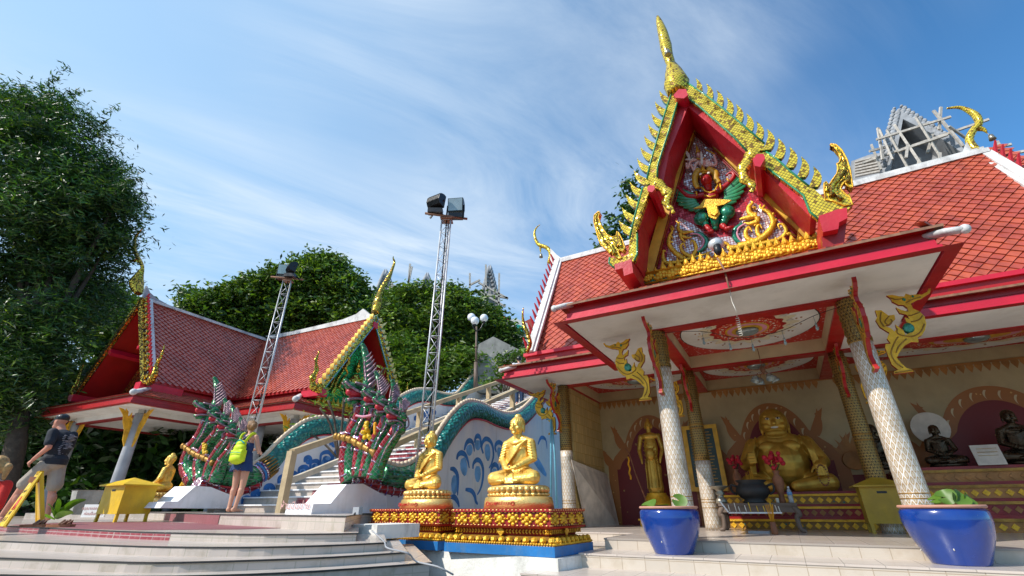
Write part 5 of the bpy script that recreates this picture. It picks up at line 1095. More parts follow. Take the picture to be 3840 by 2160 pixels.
# yellow donation boxes: one inside, one on the plaza
def donation(label, pos, rz, mt_, w_=.34, h_=.46, d_=.3):
    t = world_thing('donation_box', label, 'donation box', pos, rz, 'yellow donation boxes'); m = MB(); lg = .13
    m.box((-w_, -d_, lg), (w_, d_, lg+h_)); m.build('box_body', mt_, t)
    for x in (-w_+.03, w_-.03):
        for y in (-d_+.03, d_-.03): m = MB(); m.bar((x*1.02, y*1.02, 0), (x, y, lg), .045, .045, up=V((0, 1, 0))); m.build('leg', mt_, t)
    m = MB(); e = .07; z = lg+h_; m.box((-w_-e, -d_-e, z), (w_+e, d_+e, z+.02)); a = [(-w_-e, -d_-e, z+.02), (w_+e, -d_-e, z+.02), (w_+e, d_+e, z+.02), (-w_-e, d_+e, z+.02), (0, 0, z+.15)]; m.add(a, [(0, 1, 4), (1, 2, 4), (2, 3, 4), (3, 0, 4)]); m.build('lid', mt_, t)
    m = MB(); m.box((-.06, -d_-.004, z-.09), (.06, -d_+.0, z-.06)); m.build('slot', 'black', t); return t
p = PB(3325, 2003, Z=ZF); donation('dull yellow donation box in the shade beside the right rear column', RBw((p.x+.10, p.y+.22, ZF)), RZ, 'yellowdull', .26, .48, .22)
# board leaning on the side wall
t = hallthing('leaning_board', 'large pale panelled board leaning against the golden side wall', 'board', (-3.2, 9.9, ZF)); FR['rz'] = radians(RZ)
a, b = P(2197, 1977, Z=ZF), P(2319, 1970, Z=ZF); c, d = P(2276, 1778, X=-3.66), P(2141, 1724, X=-3.64); o0 = V((-3.2, 9.9, ZF)); m = MB(); pts = [p-o0 for p in (a, b, c, d)]; nn = (pts[1]-pts[0]).cross(pts[3]-pts[0]).normalized()*.02
m.prism(pts, nn); m.build('panel', 'board', t); f = MB()
for i in range(1, 8):
    u_ = i/8; f.bar(pts[0].lerp(pts[3], u_)-nn*.2, pts[1].lerp(pts[2], u_)-nn*.2, .006, .012); f.bar(pts[0].lerp(pts[1], u_)-nn*.2, pts[3].lerp(pts[2], u_)-nn*.2, .006, .012)
f.build('battens', 'rail', t); FR['rz'] = 0.
# blue pots with water-lily leaves
def pot(label, pos, k=1., leaves=0):
    t = world_thing('plant_pot', label, 'pot', pos, RZ, 'blue glazed pots on the temple step'); m = MB(); S = k
    m.lathe([(.205*S, 0), (.21*S, .01), (.25*S, .10), (.30*S, .22), (.328*S, .34), (.325*S, .42), (.30*S, .455), (.27*S, .455), (.27*S, .40), (0, .40)], (0, 0, 0), 56); m.build('body', 'blueglaze', t)
    m = MB(); m.lathe([(.27*S, .44), (.318*S, .452), (.328*S, .462), (.32*S, .478), (.26*S, .478), (.255*S, .44)], (0, 0, 0), 56); m.build('rim', 'terracotta', t); m = MB()
    for k_ in range(9): a_ = -1.9+.27*k_; z_ = .10+.31*((k_*.618) % 1); r_ = .252+(z_-.10)*.22 if z_ < .34 else .318; m.ell((r_*1.012*sin(a_+.3), -r_*1.012*cos(a_+.3), z_), (.006, .004, .007+.006*(k_ % 2)), 0, 6, 4)
    m.build('glaze_chips', 'ivory', t); m = MB(); m.lathe([(.255, .43), (0, .435)], (0, 0, 0), 24); m.build('soil', 'earth', t)
    def leaf(c, n_, r_, fold=.4):
        m = MB(); c = V(c); n_ = V(n_).normalized(); u = n_.cross(V((0, 1, .2))).normalized(); v = n_.cross(u); P_ = [c]+[c+u*r_*cos(a)+v*r_*sin(a)*.9+n_*fold*r_*abs(cos(a))**1.5 for a in [2*pi*(.04+.92*i/15) for i in range(16)]]
        m.add(P_, [(0, i, i+1) for i in range(1, 16)], 0, True); m.add([p-n_*.004 for p in P_], [(0, i+1, i) for i in range(1, 16)], 0, True); m.build('leaf', 'leaf_fern', t)
    for l in leaves: leaf(*l)
    return t
pot('blue glazed pot at the foot of the left front column with two small leaves', RBw((-1.262, 6.01, ZF-.12)), 1., [((-.2, -.05, .49), (-.3, -.6, .8), .10, .2), ((.16, -.1, .53), (.2, -1, .3), .085, .3), ((-.1, .05, .485), (0, .1, 1), .1, .1)])
pot('blue glazed pot at the foot of the right front column with curled cabbage-like leaves', RBw((1.212, 6.08, ZF-.12)), 1., [((.05, -.1, .54), (-.2, -1, .5), .08, .6), ((.13, -.12, .53), (.5, -1, .3), .075, .7), ((.2, -.08, .52), (.8, -.7, .4), .06, .5), ((-.08, -.05, .485), (0, 0, 1), .09, .1), ((.0, .0, .53), (-.6, -.5, .7), .07, .5)])
# lily-shaped pendant lamp and a festoon of bulbs
p = PB(2862, 1395, Y=9.0); t = hallthing('pendant_lamp', 'hanging lamp with four petal-shaped glass shades on a long rod', 'lamp', tuple(p)); m = MB(); m.tube([(-.0, 0, ZS+.2-p.z), (0, 0, .12), (0, 0, 0)], .008, 6); m.lathe([(.03, .10), (.05, .06), (.03, 0), (.01, -.04)], (0, 0, 0), 12)
for i in range(4): a = .5+i*pi/2; m.tube(curve([(0, 0, 0), (.1*cos(a), .1*sin(a), -.02), (.14*cos(a), .14*sin(a), -.08)], 4), .006, 5)
m.build('stem', 'rust', t)
for i in range(4): a = .5+i*pi/2; m = MB(); m.lathe([(.015, 0), (.05, -.03), (.065, -.08), (.075, -.12), (.07, -.119), (.045, -.05)], (.14*cos(a), .14*sin(a), -.06), 10, ax=(-.4*cos(a), -.4*sin(a), 1)); m.build('glass_shade', 'glassgrey', t)
FR['rz'] = radians(RZ); bl = [P(x, y, Y=6.62) for x, y in ((2468, 1248), (2632, 1243), (2730, 1262), (2815, 1265), (2932, 1240), (3050, 1185), (3150, 1150))]; FR['rz'] = 0.
t = hallthing('festoon_lights', 'sagging black wire of small hanging bulbs across the front of the porch', 'string lights', tuple(bl[0])); b0 = bl[0]; m = MB(); m.tube(curve([p-b0 for p in bl], 5), .004, 4); m.build('wire', 'black', t)
for p in bl[1:-1]: m = MB(); q = p-b0; m.tube([q, q-V((0, 0, .1))], .003, 4); m.lathe([(.012, 0), (.014, -.04), (.012, -.05)], q-V((0, 0, .1)), 8); m.ell(q-V((0, 0, .17)), (.02, .02, .028)); m.build('bulb', 'glassgrey', t)
# pipework on the wing wall
p = PB(2075, 1900, Y=8.9); t = hallthing('water_pipe', 'pale blue plastic water pipes beside the left wing column', 'pipe', (p.x, 8.9, ZF)); FR['rz'] = radians(RZ)
for l in ([(2088, 1905), (2080, 1700), (2068, 1580), (2066, 1575)], [(2066, 1900), (2066, 1575), (2050, 1572)]): m = MB(); m.tube([P(x, y, Y=8.9+.03*i)-V((p.x, 8.9, ZF)) for i, (x, y) in enumerate(l)], .022, 8); m.build('pipe_run', 'pipeblue', t)
FR['rz'] = 0.
# ================================================================ left-hand pavilion
LZ = -25.5
LO = (-17.2, 7.5, -.2)
pav = thing('temple_pavilion', 'lower red-tiled temple pavilion at left with two wings meeting at a valley', 'temple', LO, LZ)
RX, RY, ZR, ZU, HW = -17.22, 11.94, 6.38, 3.45, 1.86
GX, GY = -11.34, 7.3
zfb = 2.60
m = MB()
sl_ = V((HW, 0, ZU-ZR)).length
tiles(m, (RX, GY, ZR), (0, 1, 0), (HW, 0, ZU-ZR), [(0, .05), (RY-GY, .05), (RY-GY-HW, sl_), (0, sl_)], .20, .20, .034)
tiles(m, (RX, RY, ZR), (1, 0, 0), (0, -HW, ZU-ZR), [(0, .05), (GX-RX, .05), (GX-RX, sl_), (HW, sl_)], .20, .20, .034)
m.build('roof', 'rooftile_left', pav)
m = MB()
def deck(a, b, c, d): m.prism([V(a), V(b), V(c), V(d)], (0, 0, -.09))
deck((RX, GY, ZR), (RX, RY, ZR), (RX+HW, RY-HW, ZU), (RX+HW, GY, ZU)); deck((RX, RY, ZR), (GX, RY, ZR), (GX, RY-HW, ZU), (RX+HW, RY-HW, ZU))
deck((RX, GY, ZR), (RX, 16, ZR), (RX-HW, 16, ZU), (RX-HW, GY, ZU)); deck((RX, RY, ZR), (GX, RY, ZR), (GX, RY+HW, ZU), (RX, RY+HW, ZU)); m.build('roof_deck', 'red', pav)
m = MB(); W_ = 2.49
xs0, xs1, ys0, ysm = RX-W_, RX+W_, 6.78, 9.37
skp = [((xs0, ys0, zfb+.27), (xs1, ys0, zfb+.27), (RX+1.8, ys0+.75, zfb+.62), (RX-1.8, ys0+.75, zfb+.62)), ((xs1, ys0, zfb+.27), (xs1, ysm, zfb+.27), (RX+1.8, ysm+.6, zfb+.62), (RX+1.8, ys0+.75, zfb+.62)),
       ((xs1, ysm, zfb+.27), (-11.51, ysm, zfb+.27), (-12.2, ysm+.7, zfb+.62), (RX+1.8, ysm+.7, zfb+.62)), ((-11.51, ysm, zfb+.27), (-11.51, 14.5, zfb+.27), (-12.2, 14.5, zfb+.62), (-12.2, ysm+.7, zfb+.62))]
dk_ = MB()
for q in skp: skirt(m, *q); dk_.prism(q, (0, 0, -.03))
m.build('skirt_roof', 'rooftile_left', pav); dk_.build('skirt_deck', 'rust', pav)
m = MB(); pz = [(-.13, zfb), (0, zfb), (0, zfb+.10), (.03, zfb+.11), (.03, zfb+.19), (.06, zfb+.2), (.06, zfb+.27), (-.05, zfb+.275)]
mold(m, [(xs0, 14), (xs0, ys0), (xs1, ys0), (xs1, ysm), (-11.51, ysm), (-11.51, 14.5)], pz, 0, -1); m.build('fascia', 'red', pav)
m = MB()
mold(m, [(RX+1.82, ys0+.6), (RX+1.82, RY-HW+.05), (GX+.05, RY-HW+.05)], [(0, zfb+.55), (.02, zfb+.55), (.05, ZU-.13), (.12, ZU-.13), (.12, ZU-.02), (0, ZU)], 0, -1); m.build('eave_board', 'red', pav)
m = MB(); m.box((xs0+.1, ys0+.1, zfb+.02), (xs1-.1, ysm, zfb+.05)); m.box((xs0+.1, ysm+.002, zfb+.021), (-11.61, 14.4, zfb+.051)); m.build('soffit', 'plaster', pav)
m = MB()
for a, b in (((RX-1.7, 7.5), (RX+1.7, 7.5)), ((RX+1.7, 7.6), (RX+1.7, 10.1)), ((RX-1.7, 7.6), (RX-1.7, 14)), ((RX+1.8, 10.12), (-12.25, 10.12)), ((-12.25, 10.2), (-12.25, 13.6))): m.bar((a[0], a[1], zfb-.06), (b[0], b[1], zfb-.06), .16, .16, 0); m.bar((a[0], a[1], zfb-.16), (b[0], b[1], zfb-.16), .17, .05, 1)
m.build('beam', ('plaster', 'darkred'), pav)
def lcol(x, y, br=1, z0=-.2):
    m = MB(); m.lathe([(.17, z0), (.155, z0+.4), (.135, zfb-.8), (.13, zfb-.1)], (x, y, 0), 20); c = m.build('column', 'greycem', pav)
    if br:
        for d in ((0, -1), (1, 0), (-1, 0)):
            d = V((d[0], d[1], 0)); m = MB(); s_ = V((-d.y, d.x, 0)); b = V((x, y, 0))+d*.12
            L = [(0, 1.55), (.10, 1.75), (.14, 2.0), (.24, 2.2), (.30, 2.4), (.46, 2.58), (.34, 2.56), (.27, 2.5), (.28, 2.58), (.2, 2.5), (.17, 2.35), (.10, 2.5), (.08, 2.3), (.0, 2.2)]
            m.prism([b+d*a+V((0, 0, z))-s_*.02 for a, z in L], s_*.04); m.build('bracket', 'goldpaint', pav)
for x, y, b in ((RX+1.7, 7.5, 1), (RX-1.7, 7.5, 1), (-12.25, 10.12, 1), (RX+1.7, 10.3, 0), (-12.25, 13.4, 1), (RX-1.7, 11, 0), (-14.0, 10.3, 0), (-15.9, 12.6, 0)): lcol(x, y, b)
m = MB(); m.box((RX-2.2, 13.9, -.2), (-11.9, 14.05, 2.5)); m.build('back_wall', 'wood', pav)
# ridges, verges, fins, finials
m = MB()
def ridge(pts, w_=.14, h=.12): m.tube(pts, [h]*len(pts), 6, 0, .8)
top = [P(x, y, X=RX) for x, y in ((548, 1072), (560, 1098), (585, 1120), (640, 1150), (700, 1178))]
m2 = MB(); m2.prism([p-V((.05, 0, 0)) for p in top]+[V((RX-.05, RY, ZR+.12)), V((RX-.05, RY, ZR-.02)), V((RX-.05, GY-.1, ZR-.02))], (.1, 0, 0)); m2.build('ridge_cap', 'ridgegrey', pav)
m.bar((RX, GY, ZR+.03), (RX, RY+2, ZR+.03), .16, .09); 
top2 = [P(x, y, Y=RY) for x, y in ((1000, 1262), (1100, 1245), (1200, 1222), (1290, 1200), (1340, 1180), (1366, 1160))]
m.prism([p-V((0, .07, 0)) for p in top2]+[V((GX, RY-.07, ZR-.02)), V((RX+.6, RY-.07, ZR-.02))], (0, .14, 0)); m.build('ridge_cap', 'ridgewhite', pav)
def pverge(a, b, inn, out, name, nT=22, fin='verge_fins', fm='redpink', fh=.17):
    """plaster or gold verge with small fins standing proud"""
    a, b = V(a), V(b); inn = V(inn); t = (b-a).normalized(); n_ = t.cross(inn).normalized()
    if n_.z < 0: n_ = -n_
    m = MB(); m.prism([a, a+inn*.22, b+inn*.22, b], n_*.1); v = m.build('verge', name, pav); f = MB()
    for i in range(nT): p = a.lerp(b, (i+.3)/nT); f.prism([p+n_*.08, p+t*(b-a).length/nT*.75+n_*.08, p+t*(b-a).length/nT*.9+n_*(.08+fh), p+t*(b-a).length/nT*.35+n_*(.05+fh*.7)], inn*.05)
    f.build(fin, fm, v); return v
pverge((RX+HW+.05, GY-.05, ZU-.05), (RX, GY-.05, ZR+.02), (0, 1, 0), 1, 'ridgewhite')
# right gable: golden boards, teeth, tails and a green pediment
for s in (-1, 1):
    a = V((GX, RY+s*(HW+.08), ZU-.12)); b = V((GX, RY, ZR+.02)); t = (b-a).normalized(); n_ = V((0, -t.z, t.y))
    if n_.z < 0: n_ = -n_
    m = MB(); m.prism([a-n_*.1, b-n_*.16, b+n_*.06, a+n_*.06], (.08, 0, 0)); m.build('bargeboard', 'golddots', pav)
    m = MB(); m.tube([a-n_*.1+V((.08, 0, 0)), b-n_*.16+V((.08, 0, 0))], .02, 5); m.tube([a+n_*.06+V((.08, 0, 0)), b+n_*.06+V((.08, 0, 0))], .018, 5); m.build('board_edging', 'pipeblue', pav)
    for i in range(16):
        p = a.lerp(b, (i+.6)/16.5)+n_*.05; m = MB(); q = p+n_*.15+t*.10+V((0, s*.02, 0))
        o2 = crescent((p.y, p.z), (q.y, q.z), .11, .25*s); m.prism([V((GX-.02, y, z)) for y, z in o2], (.16, 0, 0), 0, 1); m.build('gable_tooth', ('goldpale', 'gold'), pav)
    # curled drop halfway and a flame tail at the foot
    p = a.lerp(b, .42)-n_*.1; m = MB(); c = curve([p, p-V((0, 0, .15))-n_*.06, p-V((0, -s*.05, .35)), p-V((0, s*.05, .5))-n_*.05, p-V((0, 0, .62))], 4); m.tube([q+V((.06, 0, 0)) for q in c], taper(len(c), .09, .02), 7, 0, .7); m.build('bargeboard_drop', 'golddots', pav)
    m = MB(); c = curve([a+V((.04, 0, 0)), a+V((.04, s*.22, -.02)), a+V((.04, s*.34, .2)), a+V((.04, s*.26, .5)), a+V((.04, s*.34, .8)), a+V((.04, s*.28, 1.12))], 5); n = len(c); m.tube(c, [(.15*(1-i/(n-1))**.8+.012)*(1+.2*sin(i*1.3)) for i in range(n)], 8, 0, .6, up=V((1, 0, 0))); m.build('gable_tail', 'golddots', pav)
    m = MB(); m.box((GX-.7, RY+s*(HW-.02)-.14, ZU-.34), (GX+.12, RY+s*(HW-.02)+.14, ZU-.14)); m.build('purlin', 'redbright', pav)
m = MB(); m.box((GX-.3, RY-.12, ZR-.42), (GX+.1, RY+.12, ZR-.2)); m.build('purlin', 'redbright', pav)
XP = GX-.55; m = MB(); m.prism([(XP, RY-HW+.2, ZU-.28), (XP, RY+HW-.2, ZU-.28), (XP, RY, ZR-.45)], (-.06, 0, 0)); ped2 = m.build('pediment', 'greenmosaic', pav)
m = MB()
def sw(l, r0, x=XP+.04): c = curve([V((x, RY+a, ZU+b)) for a, b in l], 4); m.tube(c, taper(len(c), r0, .012), 6, 0, .7)
for s in (-1, 1):
    for l in ([(s*1.5, -.15), (s*1.1, .1), (s*.95, .5), (s*1.15, .45), (s*1.0, .3)], [(s*.9, .0), (s*.8, .5), (s*.6, .9), (s*.75, 1.1), (s*.62, .85)], [(s*.6, .9), (s*.45, 1.3), (s*.3, 1.6), (s*.4, 1.7)], [(s*1.3, -.1), (s*1.35, .25), (s*1.1, .55)], [(s*.7, .2), (s*.55, .6), (s*.4, .7)]): sw(l, .085)
m.ell((XP+.08, RY, ZU+.55), (.1, .22, .32)); m.ell((XP+.1, RY, ZU+1.0), (.09, .1, .12)); m.lathe([(.09, 0), (.05, .15), (.01, .32)], (XP+.1, RY, ZU+1.08), 8); m.ell((XP+.1, RY, ZU+.22), (.13, .5, .13)); m.tube([(XP+.1, RY-.2, ZU+.7), (XP+.14, RY-.4, ZU+.45), (XP+.16, RY-.1, ZU+.35)], .06, 6); m.tube([(XP+.1, RY+.2, ZU+.7), (XP+.14, RY+.4, ZU+.45), (XP+.16, RY+.1, ZU+.35)], .06, 6)
m.build('relief_figure', 'golddots', ped2)
m = MB()
for i in range(16): y = RY-HW+.25+(2*HW-.5)*(i+.5)/16; m.lathe([(.001, 0), (.07, .02), (.08, .08), (.03, .2), (.002, .28)], (XP+.12, y, ZU-.42), 6, 0, False)
m.box((XP, RY-HW+.1, ZU-.56), (XP+.2, RY+HW-.1, ZU-.42)); m.build('lotus_cresting', 'goldpaint', ped2)
# left gable boards (seen nearly edge on) and pediment
for s in (-1, 1):
    a = V((RX+s*(HW+.08), GY-.06, ZU-.12)); b = V((RX, GY-.06, ZR+.02)); t = (b-a).normalized(); n_ = V((-t.z, 0, t.x)); n_ = n_ if n_.z > 0 else -n_
    m = MB(); m.prism([a-n_*.1, b-n_*.16, b+n_*.05, a+n_*.05], (0, -.08, 0)); m.build('bargeboard', 'golddots', pav)
    for i in range(14):
        p = a.lerp(b, (i+.6)/14.5)+n_*.05; q = p+n_*.14+t*.10; m = MB(); o2 = crescent((p.x, p.z), (q.x, q.z), .1, .25*s); m.prism([V((x, GY-.1, z)) for x, z in o2], (0, .06, 0)); m.build('gable_tooth', 'golddots', pav)
    m = MB(); c = curve([a, a+V((s*.2, 0, -.02)), a+V((s*.32, 0, .2)), a+V((s*.26, 0, .5)), a+V((s*.34, 0, .8)), a+V((s*.3, 0, 1.1))], 5); m.tube(c, taper(len(c), .14, .012), 8, 0, .6); m.build('gable_tail', 'golddots', pav)
    m = MB(); m.box((RX+s*(HW-.02)-.14, GY-.2, ZU-.34), (RX+s*(HW-.02)+.14, GY+1.0, ZU-.12)); m.build('purlin', 'redbright', pav)
    m = MB(); p = a.lerp(b, .45)-n_*.12; m.prism([p, p+t*.16, p+t*.1-n_*.22, p-n_*.25], (0, 1.0, 0)); m.build('purlin', 'redbright', pav)
YQ = GY+.95; m = MB(); m.prism([(RX-HW+.2, YQ, ZU-.28), (RX+HW-.2, YQ, ZU-.28), (RX, YQ, ZR-.45)], (0, .06, 0)); p3 = m.build('pediment', 'golddots', pav)
m = MB(); m.box((RX-HW+.1, YQ-.2, ZU-.56), (RX+HW-.1, YQ, ZU-.4))
for i in range(18): x = RX-HW+.25+(2*HW-.5)*(i+.5)/18; m.lathe([(.001, 0), (.07, .02), (.08, .08), (.03, .2), (.002, .28)], (x, YQ-.12, ZU-.4), 6, 0, False)
m.build('lotus_cresting', 'goldpaint', p3)
s3 = lambda l: [(480+x*.4486, 850+y*.4486) for x, y in l]; s4 = lambda l: [(1400+x*.4485, 850+y*.4485) for x, y in l]
def lfin(pts, rs, **k):
    m = MB(); pp = curve([P(x, y, **k) for x, y in pts], 5); n = len(pp); L = len(rs)-1
    m.tube(pp, [rs[min(L, int(i/(n-1)*L))]*(1-(i/(n-1)*L) % 1)+rs[min(L, int(i/(n-1)*L)+1)]*((i/(n-1)*L) % 1) for i in range(n)], 8, 0, .8); return m.build('finial', 'golddots', pav)
lfin(s3([(88, 560), (78, 520), (72, 470), (98, 400), (120, 350), (108, 300), (68, 230), (52, 160), (62, 90), (100, 40), (128, 8)]), [.10, .20, .24, .13, .06, .07, .08, .07, .05, .035, .01], Y=GY-.1)
lfin(s4([(15, 720), (35, 640), (45, 580), (80, 500), (125, 430), (152, 370), (176, 300), (166, 265), (168, 248)]), [.16, .20, .12, .10, .11, .07, .05, .03, .015], X=GX)
lfin(s3([(75, 282), (40, 288), (15, 285)]), [.08, .05, .01], Y=GY-.1)
for q, rr_ in ((V((xs1+.02, ys0-.02, zfb+.3)), 0), (V((-11.49, ysm-.02, zfb+.3)), 1)): m = MB(); m.tube([q, q+V((-.2, .2, .08)), q+V((-.65, .7, .33))], [.09, .1, .06], 9, 0, .7); m.ell(q, .09, 0, 9, 6); m.build('hip_cap', 'ridgewhite', pav)
# ================================================================ staircase and its serpents
RXN, LXN = -5.69, -9.79
st = thing('staircase', 'wide temple staircase of white treads rising to the right between the two serpents', 'staircase', (-7.7, 6.6, -.06), LZ)
m = MB(); nS = 34
for i in range(nS):
    y = 6.75+i*.36; z = -.06+i*.145; x0, x1 = LXN+.12, RXN-.12
    m.box((x0, y, z-.02+.002 if i else -.058), (x1, y+.40, z+.12), 1); m.box((x0+.001, y-.035, z+.12), (x1-.001, y+.39, z+.145), 0)
    m.box((x0+1.55, y-.004, z+.002), (x0+2.9, y-.001, z+.115), 2)
planar(m.build('treads', ('whitewash', 'steptile_grey', 'riserred'), st))
m = MB(); m.prism([(LXN+.13, 6.9, -.5), (LXN+.13, 6.9+nS*.36, -.5), (LXN+.13, 6.9+nS*.36, nS*.145-.2), (LXN+.13, 6.9, -.2)], (RXN-LXN-.26, 0, 0)); m.build('stair_body', 'concrete', st)
sN = lambda l, K: [(K[0]+x*K[2], K[1]+y*K[2]) for x, y in l]
bodyR = [(1417, 1778), (1496, 1796), (1562, 1768), (1620, 1715), (1655, 1655), (1700, 1588), (1750, 1543), (1800, 1545), (1850, 1568), (1900, 1582), (1950, 1570), (1995, 1528), (2030, 1485), (2070, 1450), (2120, 1440)]
bodyL = [(824, 1780), (910, 1794), (973, 1770), (1017, 1731), (1051, 1693), (1099, 1649), (1147, 1615), (1196, 1601), (1244, 1601), (1292, 1610), (1345, 1615), (1400, 1595), (1455, 1550), (1510, 1510), (1560, 1487), (1610, 1487), (1665, 1500), (1712, 1498), (1745, 1462), (1780, 1425), (1830, 1418), (1880, 1432), (1930, 1445)]
def wallbody(name, label, X, px, r, r0):
    t = thing(name, label, 'serpent', (X, 6.4, -.06), LZ, 'serpent balustrades'); c = curve([P(x, y, X=X) for x, y in px], 5); n = len(c)
    for p in c: p.x = X
    b = [p for p in c]; k = min(n, 11)
    m = MB(); m.tube(b[:k], r, 14, 0, 1.); m.build('lower_body', 'nagagreen', t); m = MB(); m.tube(b[k-1:], r, 16); m.build('body', 'tealscale', t)
    m = MB(); low = [V((X, p.y, p.z-r*.92)) for p in b]; poly = low+[V((X, b[-1].y, -.5)), V((X, b[0].y, -.5))]
    m.prism([p-V((.11, 0, 0)) for p in poly], (.22, 0, 0)); w_ = m.build('side_wall', 'muralwall', t)
    m = MB(); m.tube([p+V((.12, 0, -.02)) for p in low], .022, 5); m.tube([p+V((-.12, 0, -.02)) for p in low], .022, 5); m.build('wall_edging', 'redpink', w_)
    m = MB(); up_ = []
    for i, p in enumerate(b):
        tn = (b[min(i+1, n-1)]-b[max(i-1, 0)]).normalized(); up_.append(p+V((0, -tn.z, tn.y))*(r+.0))
    m.tube(up_, .05, 8, 0, 1.4, up=V((0, 0, 1))); L = [up_[0]]; acc = 0
    for a, q in zip(up_[:-1], up_[1:]):
        d = (q-a).length; s_ = 0
        while acc+d-s_ >= .12: s_ += .12-acc; acc = 0; pt = a.lerp(q, s_/d); m.ell(pt+V((0, 0, .035)), (.055, .05, .055), 0, 7, 5)
        acc += d-s_
    m.build('crest', 'scalecream', t)
    return t, b, w_
tRn, bR, wallR = wallbody('serpent_balustrade', 'teal serpent body undulating over the wave-painted wall behind the gold seated figures', RXN, bodyR, .205, .2)
def strokes(lines, K, X, parent, r=.035, mt_='wave', k=.13, name='painted_wave'):
    for l in lines:
        c = curve([P(K[0]+x*K[2], K[1]+y*K[2], X=X) for x, y in l], 4); n = len(c); m = MB()
        wd = [r*(.25+.9*sin(pi*min(1, .12+.85*i/(n-1)))) for i in range(n)]; A, B_ = [], []
        for i in range(n):
            tn = (c[min(i+1, n-1)]-c[max(i-1, 0)]).normalized(); nn = V((0, -tn.z, tn.y)); A.append(c[i]+nn*wd[i]); B_.append(c[i]-nn*wd[i])
        for i in range(n-1): m.add([A[i], A[i+1], B_[i+1], B_[i]], [(0, 1, 2, 3)])
        for v in m.v: v.x = X+k
        m.build(name, mt_, parent)
K3 = (1480, 1560, .2485)
strokes([[(985, 520), (1010, 430), (1050, 380), (1095, 385), (1125, 440), (1140, 540)], [(1140, 410), (1160, 330), (1190, 305), (1225, 330), (1240, 420), (1235, 480)], [(1275, 570), (1250, 480), (1265, 400), (1310, 350), (1370, 370), (1415, 450), (1430, 600), (1400, 720), (1360, 790)],
 [(1475, 550), (1455, 480), (1475, 420), (1520, 400), (1570, 440), (1590, 550), (1560, 720), (1520, 800)], [(1635, 560), (1615, 480), (1650, 410), (1690, 400), (1720, 480)], [(870, 660), (890, 590), (940, 560), (1000, 590), (1040, 680), (1060, 790)],
 [(1115, 800), (1125, 720), (1175, 665), (1230, 690), (1270, 800), (1265, 960), (1230, 1100), (1180, 1190)], [(1395, 900), (1395, 800), (1440, 735), (1490, 760), (1510, 850), (1540, 910), (1580, 950)], [(770, 800), (830, 810), (880, 900), (885, 1050), (880, 1200)],
 [(1000, 1110), (1090, 1130), (1140, 1200), (1160, 1290), (1190, 1330)], [(770, 1230), (830, 1225), (880, 1290), (905, 1375)], [(1650, 880), (1650, 740), (1700, 680)], [(2110, 430), (2160, 330), (2230, 360), (2250, 500)]], K3, RXN, wallR, .05, 'wave', .114)
strokes([[(1055, 440), (1075, 600)], [(1190, 370), (1190, 520)], [(1335, 430), (1350, 680)], [(1530, 480), (1525, 640)], [(960, 640), (1000, 900)], [(1190, 760), (1190, 1000)], [(850, 900), (830, 1180)], [(1450, 800), (1440, 1000)], [(2000, 560), (2240, 900)]], K3, RXN, wallR, .13, 'wavelight', .112, 'painted_wash')
tLn, bL, wallL = wallbody('serpent_balustrade', 'teal serpent body undulating up the far side of the stairs', LXN, bodyL, .215, .2)
K4 = (640, 1200, .4831)
def spiral(x, y, r, k=1): return [(x+r*(1-.75*t)*cos(1.3*pi*t*2*k+2.6), y+r*(1-.75*t)*sin(1.3*pi*t*2*k+2.6)) for t in [i/7 for i in range(8)]]
strokes([spiral(1190, 1075, 62), spiral(1290, 1040, 46), spiral(1100, 1135, 50), spiral(1330, 985, 34), spiral(1010, 1180, 50), spiral(925, 1220, 40), spiral(850, 1250, 46), spiral(740, 1320, 44), spiral(640, 1365, 44), spiral(1240, 960, 30), spiral(1040, 1090, 30), spiral(560, 1410, 36), spiral(1890, 770, 22), spiral(1960, 740, 26), spiral(2020, 720, 20)], K4, LXN, wallL, .05, 'wave', .114)
strokes([[(1150, 1090), (1230, 1130)], [(1250, 1060), (1340, 1040)], [(1060, 1150), (1130, 1190)], [(960, 1200), (1040, 1230)], [(840, 1270), (900, 1290)], [(700, 1340), (780, 1345)], [(600, 1390), (670, 1400)]], K4, LXN, wallL, .14, 'wavelight', .112, 'painted_wash')
# fringed collar where the far serpent's mosaic gives way to scales
m = MB(); c = bL[10]; tn = (bL[12]-bL[9]).normalized()
for k, (mt_, r_, a) in enumerate((('nagasilver', .24, -.12), ('blueband', .245, -.06), ('nagasilver', .25, 0))):
    m = MB(); m.tube([c+tn*a, c+tn*(a+.055)], [r_, r_], 18); o = m.build('collar', mt_, tLn)
m = MB()
for i in range(22):
    a = 2*pi*i/22; u = V((1, 0, 0)); v = tn.cross(u); q = u*cos(a)+v*sin(a); m.tube([c+tn*.05+q*.25, c+tn*.32+q*.235], [.03, .025], 6, 0, .5)
m.build('collar_fringe', 'golddark', tLn)
